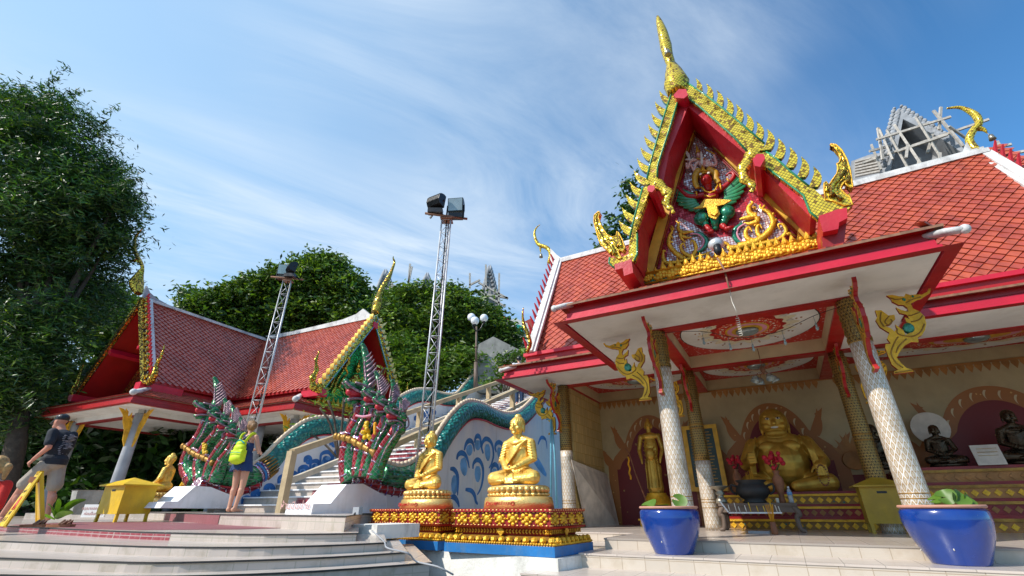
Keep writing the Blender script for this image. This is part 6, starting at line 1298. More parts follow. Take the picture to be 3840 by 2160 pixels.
# many-headed serpents -------------------------------------------------------------
def nagahead(pos, f, s, crest):
    """open-jawed crested head; f = horizontal facing, crest = top point"""
    f = V(f).normalized(); sd = V((0, 0, 1)).cross(f); U = V((0, 0, 1)); T = lambda a, b, c: pos+f*(a*s)+sd*(b*s)+U*(c*s)
    hd = MB(); hd.ell(T(.05, 0, .12), (.40*s, .26*s, .26*s), 0, 12, 8, ); hd.cap(T(.25, 0, .22), T(.72, 0, .34), .17*s, .12*s); hd.ell(T(.78, 0, .42), .11*s); hd.cap(T(.15, 0, -.12), T(.55, 0, -.20), .14*s, .10*s); hd.ell(T(.62, 0, -.16), (.1*s, .1*s, .07*s)); hd.cap(T(-.05, 0, .0), T(-.12, 0, -.45), .26*s, .22*s)
    mo = MB(); mo.cap(T(.15, 0, .06), T(.60, 0, .10), .15*s, .13*s); mo.cap(T(.3, 0, -.05), T(.52, 0, -.08), .09*s, .07*s)
    si = MB()
    for b in (-1, 1):
        for l in ([(.85, .08, .40), (.6, .16, .22), (.3, .22, .10), (.05, .27, .02), (-.1, .25, -.1)], [(.68, .08, -.18), (.4, .15, -.10), (.15, .2, -.12), (-.05, .24, -.28), (.1, .22, -.42)], [(.5, .1, .42), (.25, .2, .38), (.0, .24, .30)], [(-.1, .25, .2), (-.3, .25, .0), (-.35, .22, -.25), (-.2, .22, -.4)], [(.05, .27, .0), (-.15, .3, -.05), (-.25, .3, .1)]):
            c = curve([T(x, b*y, z) for x, y, z in l], 3); si.tube(c, taper(len(c), .045*s, .03*s), 6)
        si.tube([T(.18+.07*cos(a), b*.235, .27+.07*sin(a)) for a in [2*pi*i/10 for i in range(11)]], .025*s, 5)
    for i in range(4):
        for b in (-1, 1): si.cap(T(.35+.09*i, b*.1, .12), T(.36+.09*i, b*.1, .05), .025*s, .01*s)
    si.cap(T(.3, 0, -.28), T(.28, 0, -.7), .10*s, .02*s)
    cr = MB(); cr2 = MB(); ct = V(crest); base_ = T(-.05, 0, .3); n = 7
    sp2 = curve([base_, base_.lerp(ct, .35)-f*.12*s, base_.lerp(ct, .7)-f*.06*s, ct-U*.08*s, ct+f*.10*s], 5); k = len(sp2); cr.tube(sp2, [s*(.17*(1-i/(k-1))+.07) for i in range(k)], 8, 0, .7, up=sd)
    for i in range(n):
        p = base_.lerp(ct, .02+.11*i); w_ = .42*s*(1-i/n*.55)
        for b in (-1, 0, 1): q = p-f*w_*(.9 if b == 0 else .65)+sd*b*w_*.6+U*w_*1.25; c = curve([p, p.lerp(q, .5)-f*.04*s+U*.0, q], 3); cr2.tube(c, [w_*.36, w_*.44, w_*.42, w_*.34, w_*.24, w_*.12, w_*.04][:len(c)], 6, 0, .5)
        q = p+f*w_*.3+U*w_*.9; cr2.tube([p+f*.05*s, q], [w_*.2, w_*.04], 5)
    return hd, mo, si, cr, cr2
def nagas(name, label, K, Y, necks, rn, f, hs, X, cat='serpent', grp='many-headed serpents'):
    t = thing(name, label, cat, (X, Y, -.06), LZ, grp)
    for j, (path, crest, k) in enumerate(necks):
        pts = [P(K[0]+x*K[2], K[1]+y*K[2], Y=Y-.04*j) for x, y in path]; c = curve(pts, 5); n = len(c); r = rn*k
        m = MB(); m.tube(c, [r*(1.25-.4*i/(n-1)) for i in range(n)], 12); nk = m.build('neck', 'nagagreen', t)
        F = V(f).normalized(); m = MB(); m.tube([p+F*r*.62 for p in c[:-2]], [r*(.70-.25*i/(n-1)) for i in range(n-2)], 10); m.build('belly_plate', 'nagared', nk)
        m = MB()
        for i in range(2, n-2, 4): tn = (c[i+1]-c[i]).normalized(); m.tube([c[i]+F*r*.62-tn*.012, c[i]+F*r*.62+tn*.012], r*.78-.25*r*i/n, 10)
        sdv = V((0, 0, 1)).cross(F)
        for b in (-1, 1): m.tube([p+F*r*.45+sdv*b*r*.85 for p in c[:-2]], [.02]*(n-2), 6)
        m.build('belly_bands', 'nagasilver', nk)
        ct = P(K[0]+crest[0]*K[2], K[1]+crest[1]*K[2], Y=Y-.04*j); hd, mo, si, cr, cr2 = nagahead(c[-1]+V((0, 0, .03)), f, hs*k, ct)
        h = hd.build('head', 'nagagreen', nk)
        for mm, nm, mt_ in ((mo, 'mouth', 'redpink'), (si, 'head_trim', 'silverplain'), (cr, 'crest', 'nagagreen'), (cr2, 'crest_feathers', 'silverplain')): mm.build(nm, mt_, nk)
    return t
K5 = (1240, 1250, .4144); fR = (-.30, -.95, 0)
nR = nagas('serpent_sculpture', 'large cluster of green and red mirrored serpent heads with garlands on a white block', K5, 6.0, [([(205, 1345), (178, 1200), (190, 1040), (235, 880), (300, 740), (310, 600)], (300, 105), 1.25), ([(275, 1290), (285, 1100), (335, 920), (395, 780), (430, 650)], (415, 350), .95), ([(335, 1300), (365, 1120), (425, 970), (495, 840), (530, 720)], (565, 430), .92), ([(400, 1320), (430, 1190), (505, 1030), (590, 900), (625, 800)], (632, 585), .85)], .125, fR, .40, RXN)
K6b = (640, 1200, .4831)
nL = nagas('serpent_sculpture', 'cluster of mirrored serpent heads on the far white block, beside the woman with the backpack', K6b, 6.45, [([(205, 1270), (145, 1150), (180, 1010), (260, 890), (320, 740)], (350, 448), 1.2), ([(250, 1270), (235, 1120), (300, 970), (375, 880), (400, 800)], (425, 612), .95), ([(300, 1270), (330, 1120), (400, 1000), (455, 920), (460, 860)], (485, 668), .9), ([(345, 1260), (400, 1110), (475, 1010), (520, 920)], (545, 755), .8)], .13, fR, .40, LXN)
for t, K, Y, X, l1, l2, blk in ((nR, K5, 6.0, RXN, [(130, 945), (230, 965), (360, 1030), (490, 1105)], [(200, 1345), (300, 1340), (420, 1400), (520, 1425), (610, 1435)], 0), (nL, K6b, 6.45, LXN, [(165, 985), (240, 1040), (330, 1080), (400, 1120)], [(200, 1275), (270, 1310), (360, 1335), (450, 1340), (560, 1325), (680, 1270)], 1)):
    FR['off'] = V((X, 6.0 if blk == 0 else 6.45, -.06)); m = MB(); c = curve([P(K[0]+x*K[2], K[1]+y*K[2], Y=Y)+V((-.02, -.16, 0)) for x, y in l1], 5); m.tube(c, .05, 8)
    for p in c[::2]: m.ell(p+V((0, -.03, 0)), (.05, .04, .06), 0, 8, 5)
    m.build('jewelled_collar', 'golddark', t)
    m = MB(); m.tube(curve([P(K[0]+x*K[2], K[1]+y*K[2], Y=Y)+V((-.02, -.10, .05)) for x, y in l1], 5), .04, 7); m.build('jewel_band', 'nagasilver', t)
    m = MB(); c = curve([P(K[0]+x*K[2], K[1]+y*K[2], X=X+.02) for x, y in l2], 5); m.tube(c, .13, 10, 0, .8); m.build('belly', 'nagared', t)
    m = MB()
    for i in range(0, len(c), 3): tn = (c[min(i+1, len(c)-1)]-c[max(i-1, 0)]).normalized(); m.tube([c[i]-tn*.012, c[i]+tn*.012], .137, 10)
    m.tube([p+V((.08, 0, .10)) for p in c], .025, 6); m.build('belly_bands', 'nagasilver', t)
FR['off'] = V((RXN, 6.0, -.06)); m = MB()
for x, y, n in ((325, 850, 10), (305, 920, 6), (345, 915, 6)):
    p = P(K5[0]+x*K5[2], K5[1]+y*K5[2], Y=5.8)
    for i in range(n): m.ell(p+V((R.uniform(-.05, .05), R.uniform(-.03, .03), R.uniform(-.08, .08))), .035, 0, 7, 5)
m.build('garland', 'yellow', nR); m = MB()
for i in range(7): m.ell(P(K5[0]+(402)*K5[2], K5[1]+(820+i*14)*K5[2], Y=5.8), .03, 0, 7, 5)
m.build('garland', 'cloth_orange', nR); m = MB(); m.tube(curve([P(K5[0]+x*K5[2], K5[1]+y*K5[2], Y=5.78) for x, y in ((235, 745), (300, 755), (380, 740))], 4), .035, 6, 0, .6); m.build('ribbon', 'pink', nR)
FR['off'] = V((LXN, 6.45, -.06)); m = MB()
for i in range(9): m.ell(P(K6b[0]+265*K6b[2]+R.uniform(-6, 6), K6b[1]+1000*K6b[2]+R.uniform(-20, 20), Y=6.25), .035, 0, 7, 5)
m.build('garland', 'yellow', nL)
# white blocks under the heads
def block(label, px, X, w_, grp='white blocks under the serpent heads', txt=None):
    pts = [P(x, y, X=X) for x, y in px]; off = (X, pts[0].y, -.06); t = thing('plinth_block', label, 'plinth', off, LZ, grp); m = MB(); m.prism([p-V((w_, 0, 0)) for p in pts], (w_, 0, 0)); m.build('block', 'whitewash', t); return t, pts
t, pts = block('white stepped block under the serpent heads beside the gold figures, with faded red writing', [(1165, 1932), (1175, 1890), (1240, 1888), (1300, 1816), (1362, 1814), (1450, 1862), (1452, 1935)], RXN+.28, .5, txt=1)
y0 = min(p.y for p in pts); text('ห้ามปีนป่าย', 'inscription', 'textfaded', .13, (-.32, y0-t.location.y*0-FR['off'].y-.004, .06), (radians(90), 0, 0), t, .001)
t, pts = block('white stepped block under the farther serpent heads at left', [(600, 1905), (620, 1882), (668, 1880), (735, 1822), (790, 1826), (880, 1862), (900, 1908)], LXN+.3, .66)
# concrete handrails ------------------------------------------------------------------
def rail(label, X, p0, slope, L, n, first=True):
    t = thing('handrail', label, 'handrail', (X, p0[0], -.06), LZ, 'concrete handrails on the stairs'); y0 = p0[0]; h = p0[1]
    a = V((X, y0, h)); b = V((X, y0+L, h+slope*L)); m = MB(); m.bar(a, b, .14, .11); m.build('top_rail', 'rail', t); m = MB(); m.bar(a-V((0, 0, .52)), b-V((0, 0, .52)), .10, .10); m.build('lower_rail', 'railpale', t)
    for i in range(n):
        y = y0+L*i/(n-1); z = h+slope*(y-y0); m = MB(); w_ = .13
        m.box((X-w_/2, y-w_/2, z-1.08 if i else -.06), (X+w_/2, y+w_/2, z+.02)); m.build('post', 'rail', t)
        if 0:
            for k in (1, 2): yy = y+L/(n-1)*k/3; zz = h+slope*(yy-y0); m = MB(); m.prism([(X-.03, yy-.05, zz-.5), (X-.03, yy+.05, zz-.5), (X-.03, yy+.08, zz-.05), (X-.03, yy-.08, zz-.05)], (.06, 0, 0)); m.build('baluster', 'railpale', t)
    return t
rail('brown concrete handrail up the middle of the stairs', -7.61, (6.36, .96), .385, 11.5, 7)
rail('pale concrete handrail beside the near serpent, its first post behind the white block', -6.15, (6.9, .90), .40, 10, 6)
# lamp post on the upper flight and floodlight towers
def WT(px, py, d): return WD(px, py, d)
p = WT(1785, 1405, 17.5); t = world_thing('street_lamp', 'black lamp post with white globe lamps in front of the trees', 'lamp post', p); q = WT(1787, 1225, 17.5)-p
m = MB(); m.tube([(0, 0, -.6), q*.25], .085, 10); m.tube([q*.25, q*.55, q], [.05, .045, .04], 10); m.lathe([(.05, 0), (.09, .03), (.05, .08)], q*.55, 10); m.build('post', 'wood', t); m = MB()
gl = [WT(1768, 1190, 17.5)-p, WT(1815, 1193, 17.5)-p, WT(1781, 1203, 17.1)-p]
for g in gl: m.tube(curve([q*.92, (q*.92+g)/2-V((0, 0, .22)), g-V((0, 0, .15))], 4), .025, 6); m.lathe([(.06, -.02), (.07, .05)], g-V((0, 0, .2)), 10)
m.build('arm', 'black', t)
for g in gl: m = MB(); m.ell(g, .17, 0, 20, 14); m.build('globe', 'globe', t)
def tower(label, p0, p1, w_, nb, heads, grp='lattice floodlight towers'):
    t = world_thing('floodlight_tower', label, 'floodlight tower', p0, 0, grp); A = V((0, 0, 0)); B = p1-p0; cs = [V((-w_/2, -w_*.25, 0)), V((w_/2, -w_*.25, 0)), V((.12*w_, w_*.6, 0))]
    for c in cs: m = MB(); m.tube([A+c, B+c*.85], .016, 8); m.build('leg', 'steel', t)
    m = MB()
    for i in range(nb+1):
        u = i/nb; q = [A.lerp(B, u)+c*(1-.15*u) for c in cs]
        for a in range(3):
            m.tube([q[a], q[(a+1) % 3]], .0065, 4)
            if i < nb: u2 = (i+1)/nb; q2 = [A.lerp(B, u2)+c*(1-.15*u2) for c in cs]; m.tube([q[a], q2[(a+1) % 3]] if (i+a) % 2 else [q[(a+1) % 3], q2[a]], .006, 4)
    m.build('bracing', 'rust' if 0 else 'steel', t)
    m = MB(); m.box(B+V((-.12, -.12, 0)), B+V((.12, .12, .02))); m.tube([B+V((-.42, -.2, .05)), B+V((.42, .05, .08))], .026, 8); m.build('top_plate', 'rust', t)
    m = MB(); m.tube([(0.02, 0, 0), B*.5+V((.03, .02, 0)), B], .014, 5); m.build('cable', 'black', t)
    for hx_, rz_, pitch in heads:
        M3 = Matrix.Rotation(radians(rz_), 3, 'Z')@Matrix.Rotation(radians(pitch), 3, 'X')@Matrix.Scale(.60, 3); c = B+V((hx_, -.08, .36)); F_ = lambda x, y, z: c+M3@V((x, y, z))
        m = MB(); w2 = .27; pr_ = [(-.0, -.27), (.0, .25), (-.12, .26), (-.26, .20), (-.33, .08), (-.34, -.10), (-.25, -.24)]
        m.prism([F_(-w2, -y, z) for y, z in pr_], M3@V((2*w2, 0, 0)), 0, sm=False)
        for i in range(9): x = -w2+.05+i*.058; m.prism([F_(x, -y*1.06, z*1.05) for y, z in pr_[2:]], M3@V((.014, 0, 0)))
        m.box(F_(0, .1, -.42)-V((.15, .07, .05)), F_(0, .1, -.42)+V((.15, .07, .05))); hd = m.build('lamp_head', 'black', t)
        m = MB(); m.add([F_(-w2+.025, -.012, -.24), F_(w2-.025, -.012, -.24), F_(w2-.025, -.012, .225), F_(-w2+.025, -.012, .225)], [(0, 1, 2, 3)]); m.build('lens', 'glassgrey', hd)
        m = MB()
        for s in (-1, 1): m.bar(F_(s*(w2+.02), .1, 0), c+V((s*(w2+.02)*.6, .05, -.32)), .02, .04)
        m.build('yoke', 'black', hd)
    return t
tower('tall lattice floodlight tower rising beside the left gold seated figure', WT(1572, 1915, 7.9), WT(1675, 828, 7.9), .22, 17, ((-.17, 150, 8), (.17, -6, 8)))
tower('farther lattice floodlight tower rising behind the woman with the backpack', WT(922, 1700, 11.9), WT(1080, 1055, 11.9), .27, 11, ((-.17, 10, 10), (.17, 130, 8)))
# ================================================================ vegetation
import numpy as np
rng = np.random.default_rng(5)
def leafmesh(name, mt_, cen, size, asp, parent, droop=0., fern=False):
    n = len(cen); u = rng.normal(size=(n, 3)); u[:, 2] = u[:, 2]*.5-droop; u /= np.linalg.norm(u, axis=1)[:, None]
    w_ = rng.normal(size=(n, 3)); w_[:, 2] += .6; v = np.cross(u, w_); v /= np.linalg.norm(v, axis=1)[:, None]+1e-9
    s = size*rng.uniform(.6, 1.35, n)[:, None]; a = u*s; b = v*s*asp
    vs = np.stack([cen-a, cen+b*.9-a*.15, cen+a, cen-b*.9-a*.15], 1).reshape(-1, 3); me = bpy.data.meshes.new(name)
    me.vertices.add(4*n); me.vertices.foreach_set('co', vs.ravel()); me.loops.add(4*n); me.loops.foreach_set('vertex_index', np.arange(4*n, dtype=np.int32)); me.polygons.add(n); me.polygons.foreach_set('loop_start', np.arange(0, 4*n, 4, dtype=np.int32)); me.polygons.foreach_set('loop_total', np.full(n, 4, dtype=np.int32))
    me.update(calc_edges=True); me.materials.append(MT[mt_]); o = bpy.data.objects.new(name, me); C.objects.link(o)
    if parent: o.parent = parent
    return o
def clumps(lobes, dens, rc, per, base_):
    out = []
    for c, r in lobes:
        r = np.array(r if hasattr(r, '__len__') else (r, r, r)); k = int(dens*(r[0]*r[1]*r[2])**(2/3)*4)
        d = rng.normal(size=(k, 3)); d /= np.linalg.norm(d, axis=1)[:, None]; rad = (rng.uniform(.5, 1.02, k)+(rng.random(k) < .14)*rng.uniform(.1, .35, k))[:, None]
        cc = np.array(c)+d*rad*r; cc = cc[(d[:, 1] < .55) | (rng.random(k) < .35)]
        for p in cc:
            q = rng.normal(size=(per, 3))*rc*rng.uniform(.6, 1.3); q[:, 2] *= .6; out.append(p+q)
    return np.concatenate(out)-np.array(base_)
def tree(name, label, d, px_lobes, trunk, dens, rc, per, size, asp=.5, mts=(('leaf_mid', .6), ('leaf_dark', 1.), ('leaf_light', .12)), group='trees behind the temple', droop=0., trunk_r=.25, cat='tree', sq=.85, spray=0, spl=1.):
    """px_lobes: (px, py, radius px, extra depth) read off the view, turned into metres at depth d"""
    lobes = []
    for x, y, r, dd in px_lobes:
        c = WD(x, y, d+dd); zc = c.dot(FW); rm = r*zc/FPX; lobes.append((tuple(c), (rm, rm, rm*sq)))
    b = V((WD(trunk[0], trunk[1], d).x, d, trunk[2])); t = world_thing(name, label, cat, b, 0, group)
    m = MB()
    cm = sum((V(c) for c, r in lobes), V())/len(lobes); fork = b.lerp(cm, .45); m.tube(curve([V(), (fork-b)*.5+V((.15, 0, 0)), fork-b], 4), taper(9, trunk_r*1.3, trunk_r*.7), 9)
    for c, r in lobes: q = V(c)-b; m.tube(curve([fork-b, (fork-b).lerp(q, .5)+V((0, 0, .2)), q], 3), taper(7, trunk_r*.55, .03), 6)
    m.build('trunk', 'trunk', t)
    cen = clumps(lobes, dens, rc, per, b)
    if spray:   # twigs feathering out past the crown and drooping at their tips
        sp_ = []
        for c, r in lobes:
            for k in range(int(spray*r[0]**1.5)):
                dd = rng.normal(size=3); dd[1] = -abs(dd[1])*.6; dd /= np.linalg.norm(dd); L = rng.uniform(.6, 1.7)*spl; st_ = np.array(c)+dd*np.array(r)*rng.uniform(.6, .98); u_ = dd*.8+np.array([.35, 0, .25]); tt_ = rng.random(60)[:, None]**.8
                sp_.append(st_+u_*tt_*L+np.array([0, 0, -.45])*L*tt_**2.2+rng.normal(size=(60, 3))*.055*L)
        cen = np.concatenate([cen]+[x-np.array(b) for x in sp_])
    rng.shuffle(cen); n = len(cen); i = 0
    for mt_, f in mts:
        j = min(n, int(n*f)) if mt_ != mts[-1][0] else None
        fr = f; seg = cen[rng.random(n) < fr*.55]
        leafmesh('crown', mt_, seg, size, asp, t, droop)
    return t
tree('big_tree', 'huge feathery dark green tree filling the left edge above the walking man', 14, [(40, 640, 250, 0), (220, 560, 180, 0), (110, 450, 140, 0), (320, 720, 150, .5), (240, 800, 220, 0), (390, 820, 110, .5), (60, 900, 260, 0), (270, 980, 180, 1), (400, 930, 80, .5), (120, 1150, 240, 2), (330, 1130, 120, 5), (-60, 1350, 220, 4), (120, 1380, 150, 6), (440, 750, 50, 0), (240, 400, 50, 0), (90, 1260, 150, 0), (200, 1200, 110, 0), (40, 1430, 140, 0), (130, 1380, 90, 0), (60, 1560, 110, .5)], (20, 1850, -.2), 15, .30, 60, .12, .20, (('leaf_mid', .38), ('leaf_dark', 1.3), ('leaf_light', .08)), droop=.25, trunk_r=.25, group=None, spray=8, spl=.95)
tree('hill_tree', 'broad rounded leafy tree on the hillside between the two floodlight towers', 27, [(1180, 1060, 110, 0), (1060, 1080, 90, 0), (1300, 1120, 100, 0), (950, 1120, 90, 0), (840, 1160, 90, 0), (1150, 1190, 130, 1), (980, 1220, 110, 1), (1330, 1210, 90, 0), (740, 1180, 60, 0), (1240, 1010, 50, 0), (710, 1105, 20, 0), (860, 1260, 90, 1)], (1150, 1400, 3.), 17, .36, 72, .16, .42, (('leaf_mid', .95), ('leaf_dark', .35), ('leaf_light', .7)), spray=2.5, spl=.8)
tree('hill_tree', 'dense leafy tree on the hillside behind the tall near floodlight tower', 22.5, [(1560, 1150, 90, 0), (1690, 1150, 80, 0), (1500, 1220, 100, 0), (1640, 1230, 110, 0), (1790, 1190, 80, 0), (1860, 1240, 60, 0), (1560, 1320, 110, 0), (1720, 1290, 80, 0), (1480, 1130, 50, 0), (1920, 1270, 45, 0)], (1600, 1450, 2.5), 17, .3, 70, .13, .42, (('leaf_mid', .95), ('leaf_dark', .35), ('leaf_light', .7)), spray=2.5, spl=.8)
tree('slope_tree', 'lighter green feathery tree spilling down behind the far serpent', 19.5, [(1560, 1400, 70, 0), (1640, 1380, 70, 0), (1700, 1400, 60, 0), (1500, 1380, 60, 0), (1480, 1300, 50, 0), (1600, 1440, 60, 0), (1740, 1340, 50, 0), (1530, 1450, 50, 0)], (1600, 1560, 1.6), 26, .26, 46, .15, .30, (('leaf_fern', .7), ('leaf_mid', .5), ('leaf_light', .5)))
tree('fern_tree', 'small ferny bright green branch tree between the pavilion gable and the serpent', 11.8, [(1230, 1500, 46, 0), (1290, 1490, 40, 0), (1200, 1530, 30, 0), (1330, 1530, 34, 0), (1090, 1620, 26, 0), (1390, 1430, 30, 0), (1440, 1380, 26, .3)], (1290, 1700, -.1), 22, .14, 20, .085, .22, (('leaf_fern', 1.), ('leaf_light', .3)), trunk_r=.05)
tree('tall_tree', 'dark leafy tree rising just behind the tall gold gable', 15.5, [(2300, 870, 46, 0), (2370, 700, 30, 0), (2380, 790, 46, 0), (2350, 930, 40, 0), (2270, 925, 24, 0)], (2420, 1300, -.3), 24, .24, 36, .13, .45, (('leaf_mid', .7), ('leaf_dark', .8)), trunk_r=.14)
tree('shade_tree', 'dark shaded tree behind the left pavilion columns', 19, [(420, 1500, 150, 0), (560, 1620, 170, 0), (300, 1650, 170, 0), (700, 1700, 160, 0), (450, 1800, 170, 0), (850, 1760, 130, 0), (620, 1820, 150, 0)], (520, 1880, -.5), 18, .45, 50, .24, .4, (('leaf_dark', 1.), ('leaf_mid', .12)))
tree('shade_tree', 'dark bushy tree low at the left edge behind the walking man', 19.5, [(40, 1560, 150, 0), (200, 1640, 120, 0), (60, 1780, 150, 0), (230, 1800, 110, 0), (-120, 1650, 180, 0)], (120, 1900, -.3), 20, .32, 46, .17, .4, (('leaf_dark', 1.), ('leaf_mid', .16)))
tree('slope_bush', 'leafy bush growing down over the grey retaining wall', 18.5, [(1890, 1370, 34, 0), (1930, 1340, 28, 0), (1870, 1420, 26, 0), (1980, 1330, 30, 0), (1830, 1440, 22, 0)], (1890, 1450, 3.), 24, .2, 34, .12, .42, (('leaf_mid', 1.), ('leaf_light', .2)), trunk_r=.06, cat='bush')
tree('hill_tree', 'far leafy tree behind the left pavilion ridge, beside the big feathery tree', 30, [(500, 1280, 120, 0), (620, 1260, 80, 0), (420, 1180, 90, 0), (700, 1240, 60, 0)], (520, 1450, 3.), 22, .45, 50, .26, .42, (('leaf_light', .6), ('leaf_mid', .8), ('leaf_dark', .4)))
# broad-leaved plant by the plaza edge
t = world_thing('leafy_plant', 'small green plant with arching fronds behind the wet floor sign', 'plant', WD(205, 1945, 8.8)); m = MB()
for k, (dx, dz) in enumerate(((.42, .30), (.3, .12), (-.12, .22), (.1, .3), (-.05, .05), (.5, .1))):
    c = curve([V((0, 0, 0)), V((dx*.5, -.03*k, dz*.8)), V((dx, -.05*k, dz))], 5); n = len(c)
    for i in range(n-1): w0 = .06*sin(pi*(i/n)**.7)+.004; w1 = .06*sin(pi*((i+1)/n)**.7)*(i+1 < n-1)+.002; m.add([c[i]+V((0, -w0, w0*.6)), c[i+1]+V((0, -w1, w1*.6)), c[i+1]+V((0, w1, -w1*.6)), c[i]+V((0, w0, -w0*.6))], [(0, 1, 2, 3)], 0, True)
m.build('fronds', 'leaf_fern', t)
# ================================================================ distance
def cem(t, l, Y, th, mt_='greycem', name='wall', y1=None): m = MB(); m.prism([P(x, y, Y=Y) for x, y in l], (0, th, 0)); return m.build(name, mt_, t)
K7 = (3000, 300, .6213)
s7 = lambda l: [(K7[0]+x*K7[2], K7[1]+y*K7[2]) for x, y in l]
frame((0, 0, 0), RZ); o_ = P(3450, 640, Y=26)
t = thing('unfinished_temple', 'bare grey unfinished temple gable in scaffolding above the orange roof at right', 'temple', (o_.x, 26, o_.z-4), RZ)
cem(t, s7([(495, 640), (490, 575), (540, 520), (570, 400), (590, 290), (615, 195), (650, 215), (720, 255), (860, 320), (990, 430), (1100, 500), (1100, 640)]), 26.6, 6, name='wall')
m = MB(); m.prism([P(x, y, Y=25.2) for x, y in s7([(500, 560), (545, 555), (560, 480), (590, 400), (622, 235), (720, 285), (840, 345), (980, 440), (1000, 400), (870, 320), (700, 235), (612, 188), (585, 300), (555, 420), (520, 530)])], (0, 1.4, 0)); m.build('raking_cornice', 'greycem', t)
cem(t, s7([(625, 235), (720, 285), (760, 320), (610, 305)]), 26.55, .04, 'concrete', 'recess')
cem(t, s7([(500, 575), (540, 570), (545, 640), (495, 650)]), 25.0, 1.5, name='pier'); cem(t, s7([(310, 490), (420, 450), (560, 430), (560, 520), (480, 610), (380, 670), (340, 640)]), 27.2, 5, name='side_roof'); cem(t, s7([(60, 650), (480, 560), (480, 590), (60, 690)]), 26.8, 1, name='parapet')
m = MB()
for i in range(6): a, b = [P(x, y, Y=27.1) for x, y in s7([(330, 500+i*17), (450+i*6, 470+i*17)])]; m.bar(a, b, .25, .10)
m.build('roof_battens', 'scaff', t)
teeth = [(620+i*24, 190+i*15.5) for i in range(15)]+[(590-i*6.2, 200+i*24) for i in range(14)]
for i, (x, y) in enumerate(teeth):
    m = MB(); p = P(*s7([(x, y)])[0], Y=25.3); s_ = 1 if i < 15 else -1
    for dx, dz, r in ((0, 0, .17), (.13*s_, .18, .12), (-.12*s_, .13, .10), (.05*s_, .34, .08)): m.ell(p+V((dx, 0, dz)), (r, .12, r), 0, 7, 5)
    m.build('stucco_leaf', 'greycem', t)
ot = P(3450, 640, Y=24.6); t = thing('scaffolding', 'timber scaffolding poles lashed across the unfinished grey gable at right', 'scaffolding', (ot.x, 24.6, ot.z-4), RZ)
for a, b in (((460, 360), (910, 222)), ((380, 500), (1140, 238)), ((540, 560), (1275, 388)), ((590, 430), (890, 330)), ((470, 290), (500, 480)), ((570, 270), (780, 580)), ((700, 225), (890, 530)), ((525, 300), (690, 600)), ((805, 185), (985, 400)), ((850, 165), (840, 300)), ((430, 390), (490, 540)), ((650, 390), (640, 470)), ((800, 320), (770, 440)), ((845, 440), (840, 530)), ((1190, 370), (1260, 500)), ((900, 280), (1000, 350)), ((1150, 470), (1352, 430)), ((480, 300), (560, 480)), ((420, 430), (540, 400)), ((720, 470), (715, 560))):
    p, q = [P(x, y, Y=24.6+R.uniform(-.3, .3)) for x, y in s7([a, b])]; m = MB(); m.bar(p, q, .09, .11); m.build('pole', 'scaff', t)
m = MB()
for x, y in ((970, 480), (690, 620), (560, 700)): pass
# distant spires beyond the trees
s8 = lambda l: [(1400+x*.4485, 850+y*.4485) for x, y in l]
frame()
def spire(label, apex, wpx, hpx, d, poles):
    off = WD(apex[0], apex[1]+hpx, d); frame(off, 0); t = world_thing('unfinished_gable', label, 'temple', off, 0, 'unfinished grey gables beyond the trees')
    Q = lambda x, y, dd=0: WD(x, y, d+dd)-off
    m = MB(); m.prism([Q(apex[0]-wpx, apex[1]+hpx), Q(apex[0]-wpx*.45, apex[1]+hpx*.45), Q(*apex), Q(apex[0]+wpx*.45, apex[1]+hpx*.45), Q(apex[0]+wpx, apex[1]+hpx)], (0, 3, 0)); m.build('wall', 'greycem', t)
    m = MB(); m.prism([Q(apex[0]-wpx*.4, apex[1]+hpx, -.1), Q(apex[0], apex[1]+hpx*.3, -.1), Q(apex[0]+wpx*.4, apex[1]+hpx, -.1)], (0, .08, 0)); m.build('recess', 'concrete', t)
    for s in (-1, 1):
        for i in range(9): u = (i+.2)/9; p = Q(apex[0]+s*wpx*u*.9, apex[1]+hpx*u**1.15); m = MB(); m.tube([p, p+V((s*.1, 0, .5)), p+V((s*.05, 0, .9))], [.25, .16, .02], 6); m.build('stucco_leaf', 'greycem', t)
    for a, b in poles: m = MB(); m.bar(Q(*a, -1), Q(*b, -1), .16, .16); m.build('pole', 'scaff', t)
spire('unfinished grey gable with poles just right of the near floodlight tower', (1836, 1022), 36, 130, 38, [((1822, 993), (1822, 1150)), ((1872, 1025), (1870, 1180)), ((1795, 1060), (1905, 1120)), ((1790, 1090), (1895, 1150)), ((1762, 1025), (1762, 1080)), ((1800, 1050), (1760, 1070)), ((1825, 1105), (1905, 1118))])
spire('tip of an unfinished grey gable left of the near floodlight tower', (1600, 1050), 26, 60, 40, [((1565, 1055), (1560, 1100)), ((1538, 990), (1530, 1080)), ((1545, 1000), (1528, 1080))])
spire('unfinished grey gable with poles behind the pavilion finial', (1442, 1040), 40, 90, 36, [((1470, 1060), (1465, 1130)), ((1425, 1105), (1520, 1085)), ((1440, 1120), (1462, 1075)), ((1475, 1070), (1530, 1105))])
p0 = WD(1880, 1450, 19.3); t = world_thing('retaining_wall', 'tall grey stained concrete retaining wall behind the lamp post', 'wall', p0); m = MB()
m.prism([WD(x, y, 19.3)-p0 for x, y in ((1760, 1470), (1795, 1290), (1850, 1262), (1960, 1318), (2010, 1340), (2010, 1480))], (0, .5, 0)); m.build('wall', 'concrete', t)
p0 = WD(1930, 1290, 24); t = world_thing('small_building', 'small white building with a balcony rail half hidden by leaves near the flame finial', 'building', p0); m = MB(); Q = lambda x, y, dd=0: WD(x, y, 24+dd)-p0
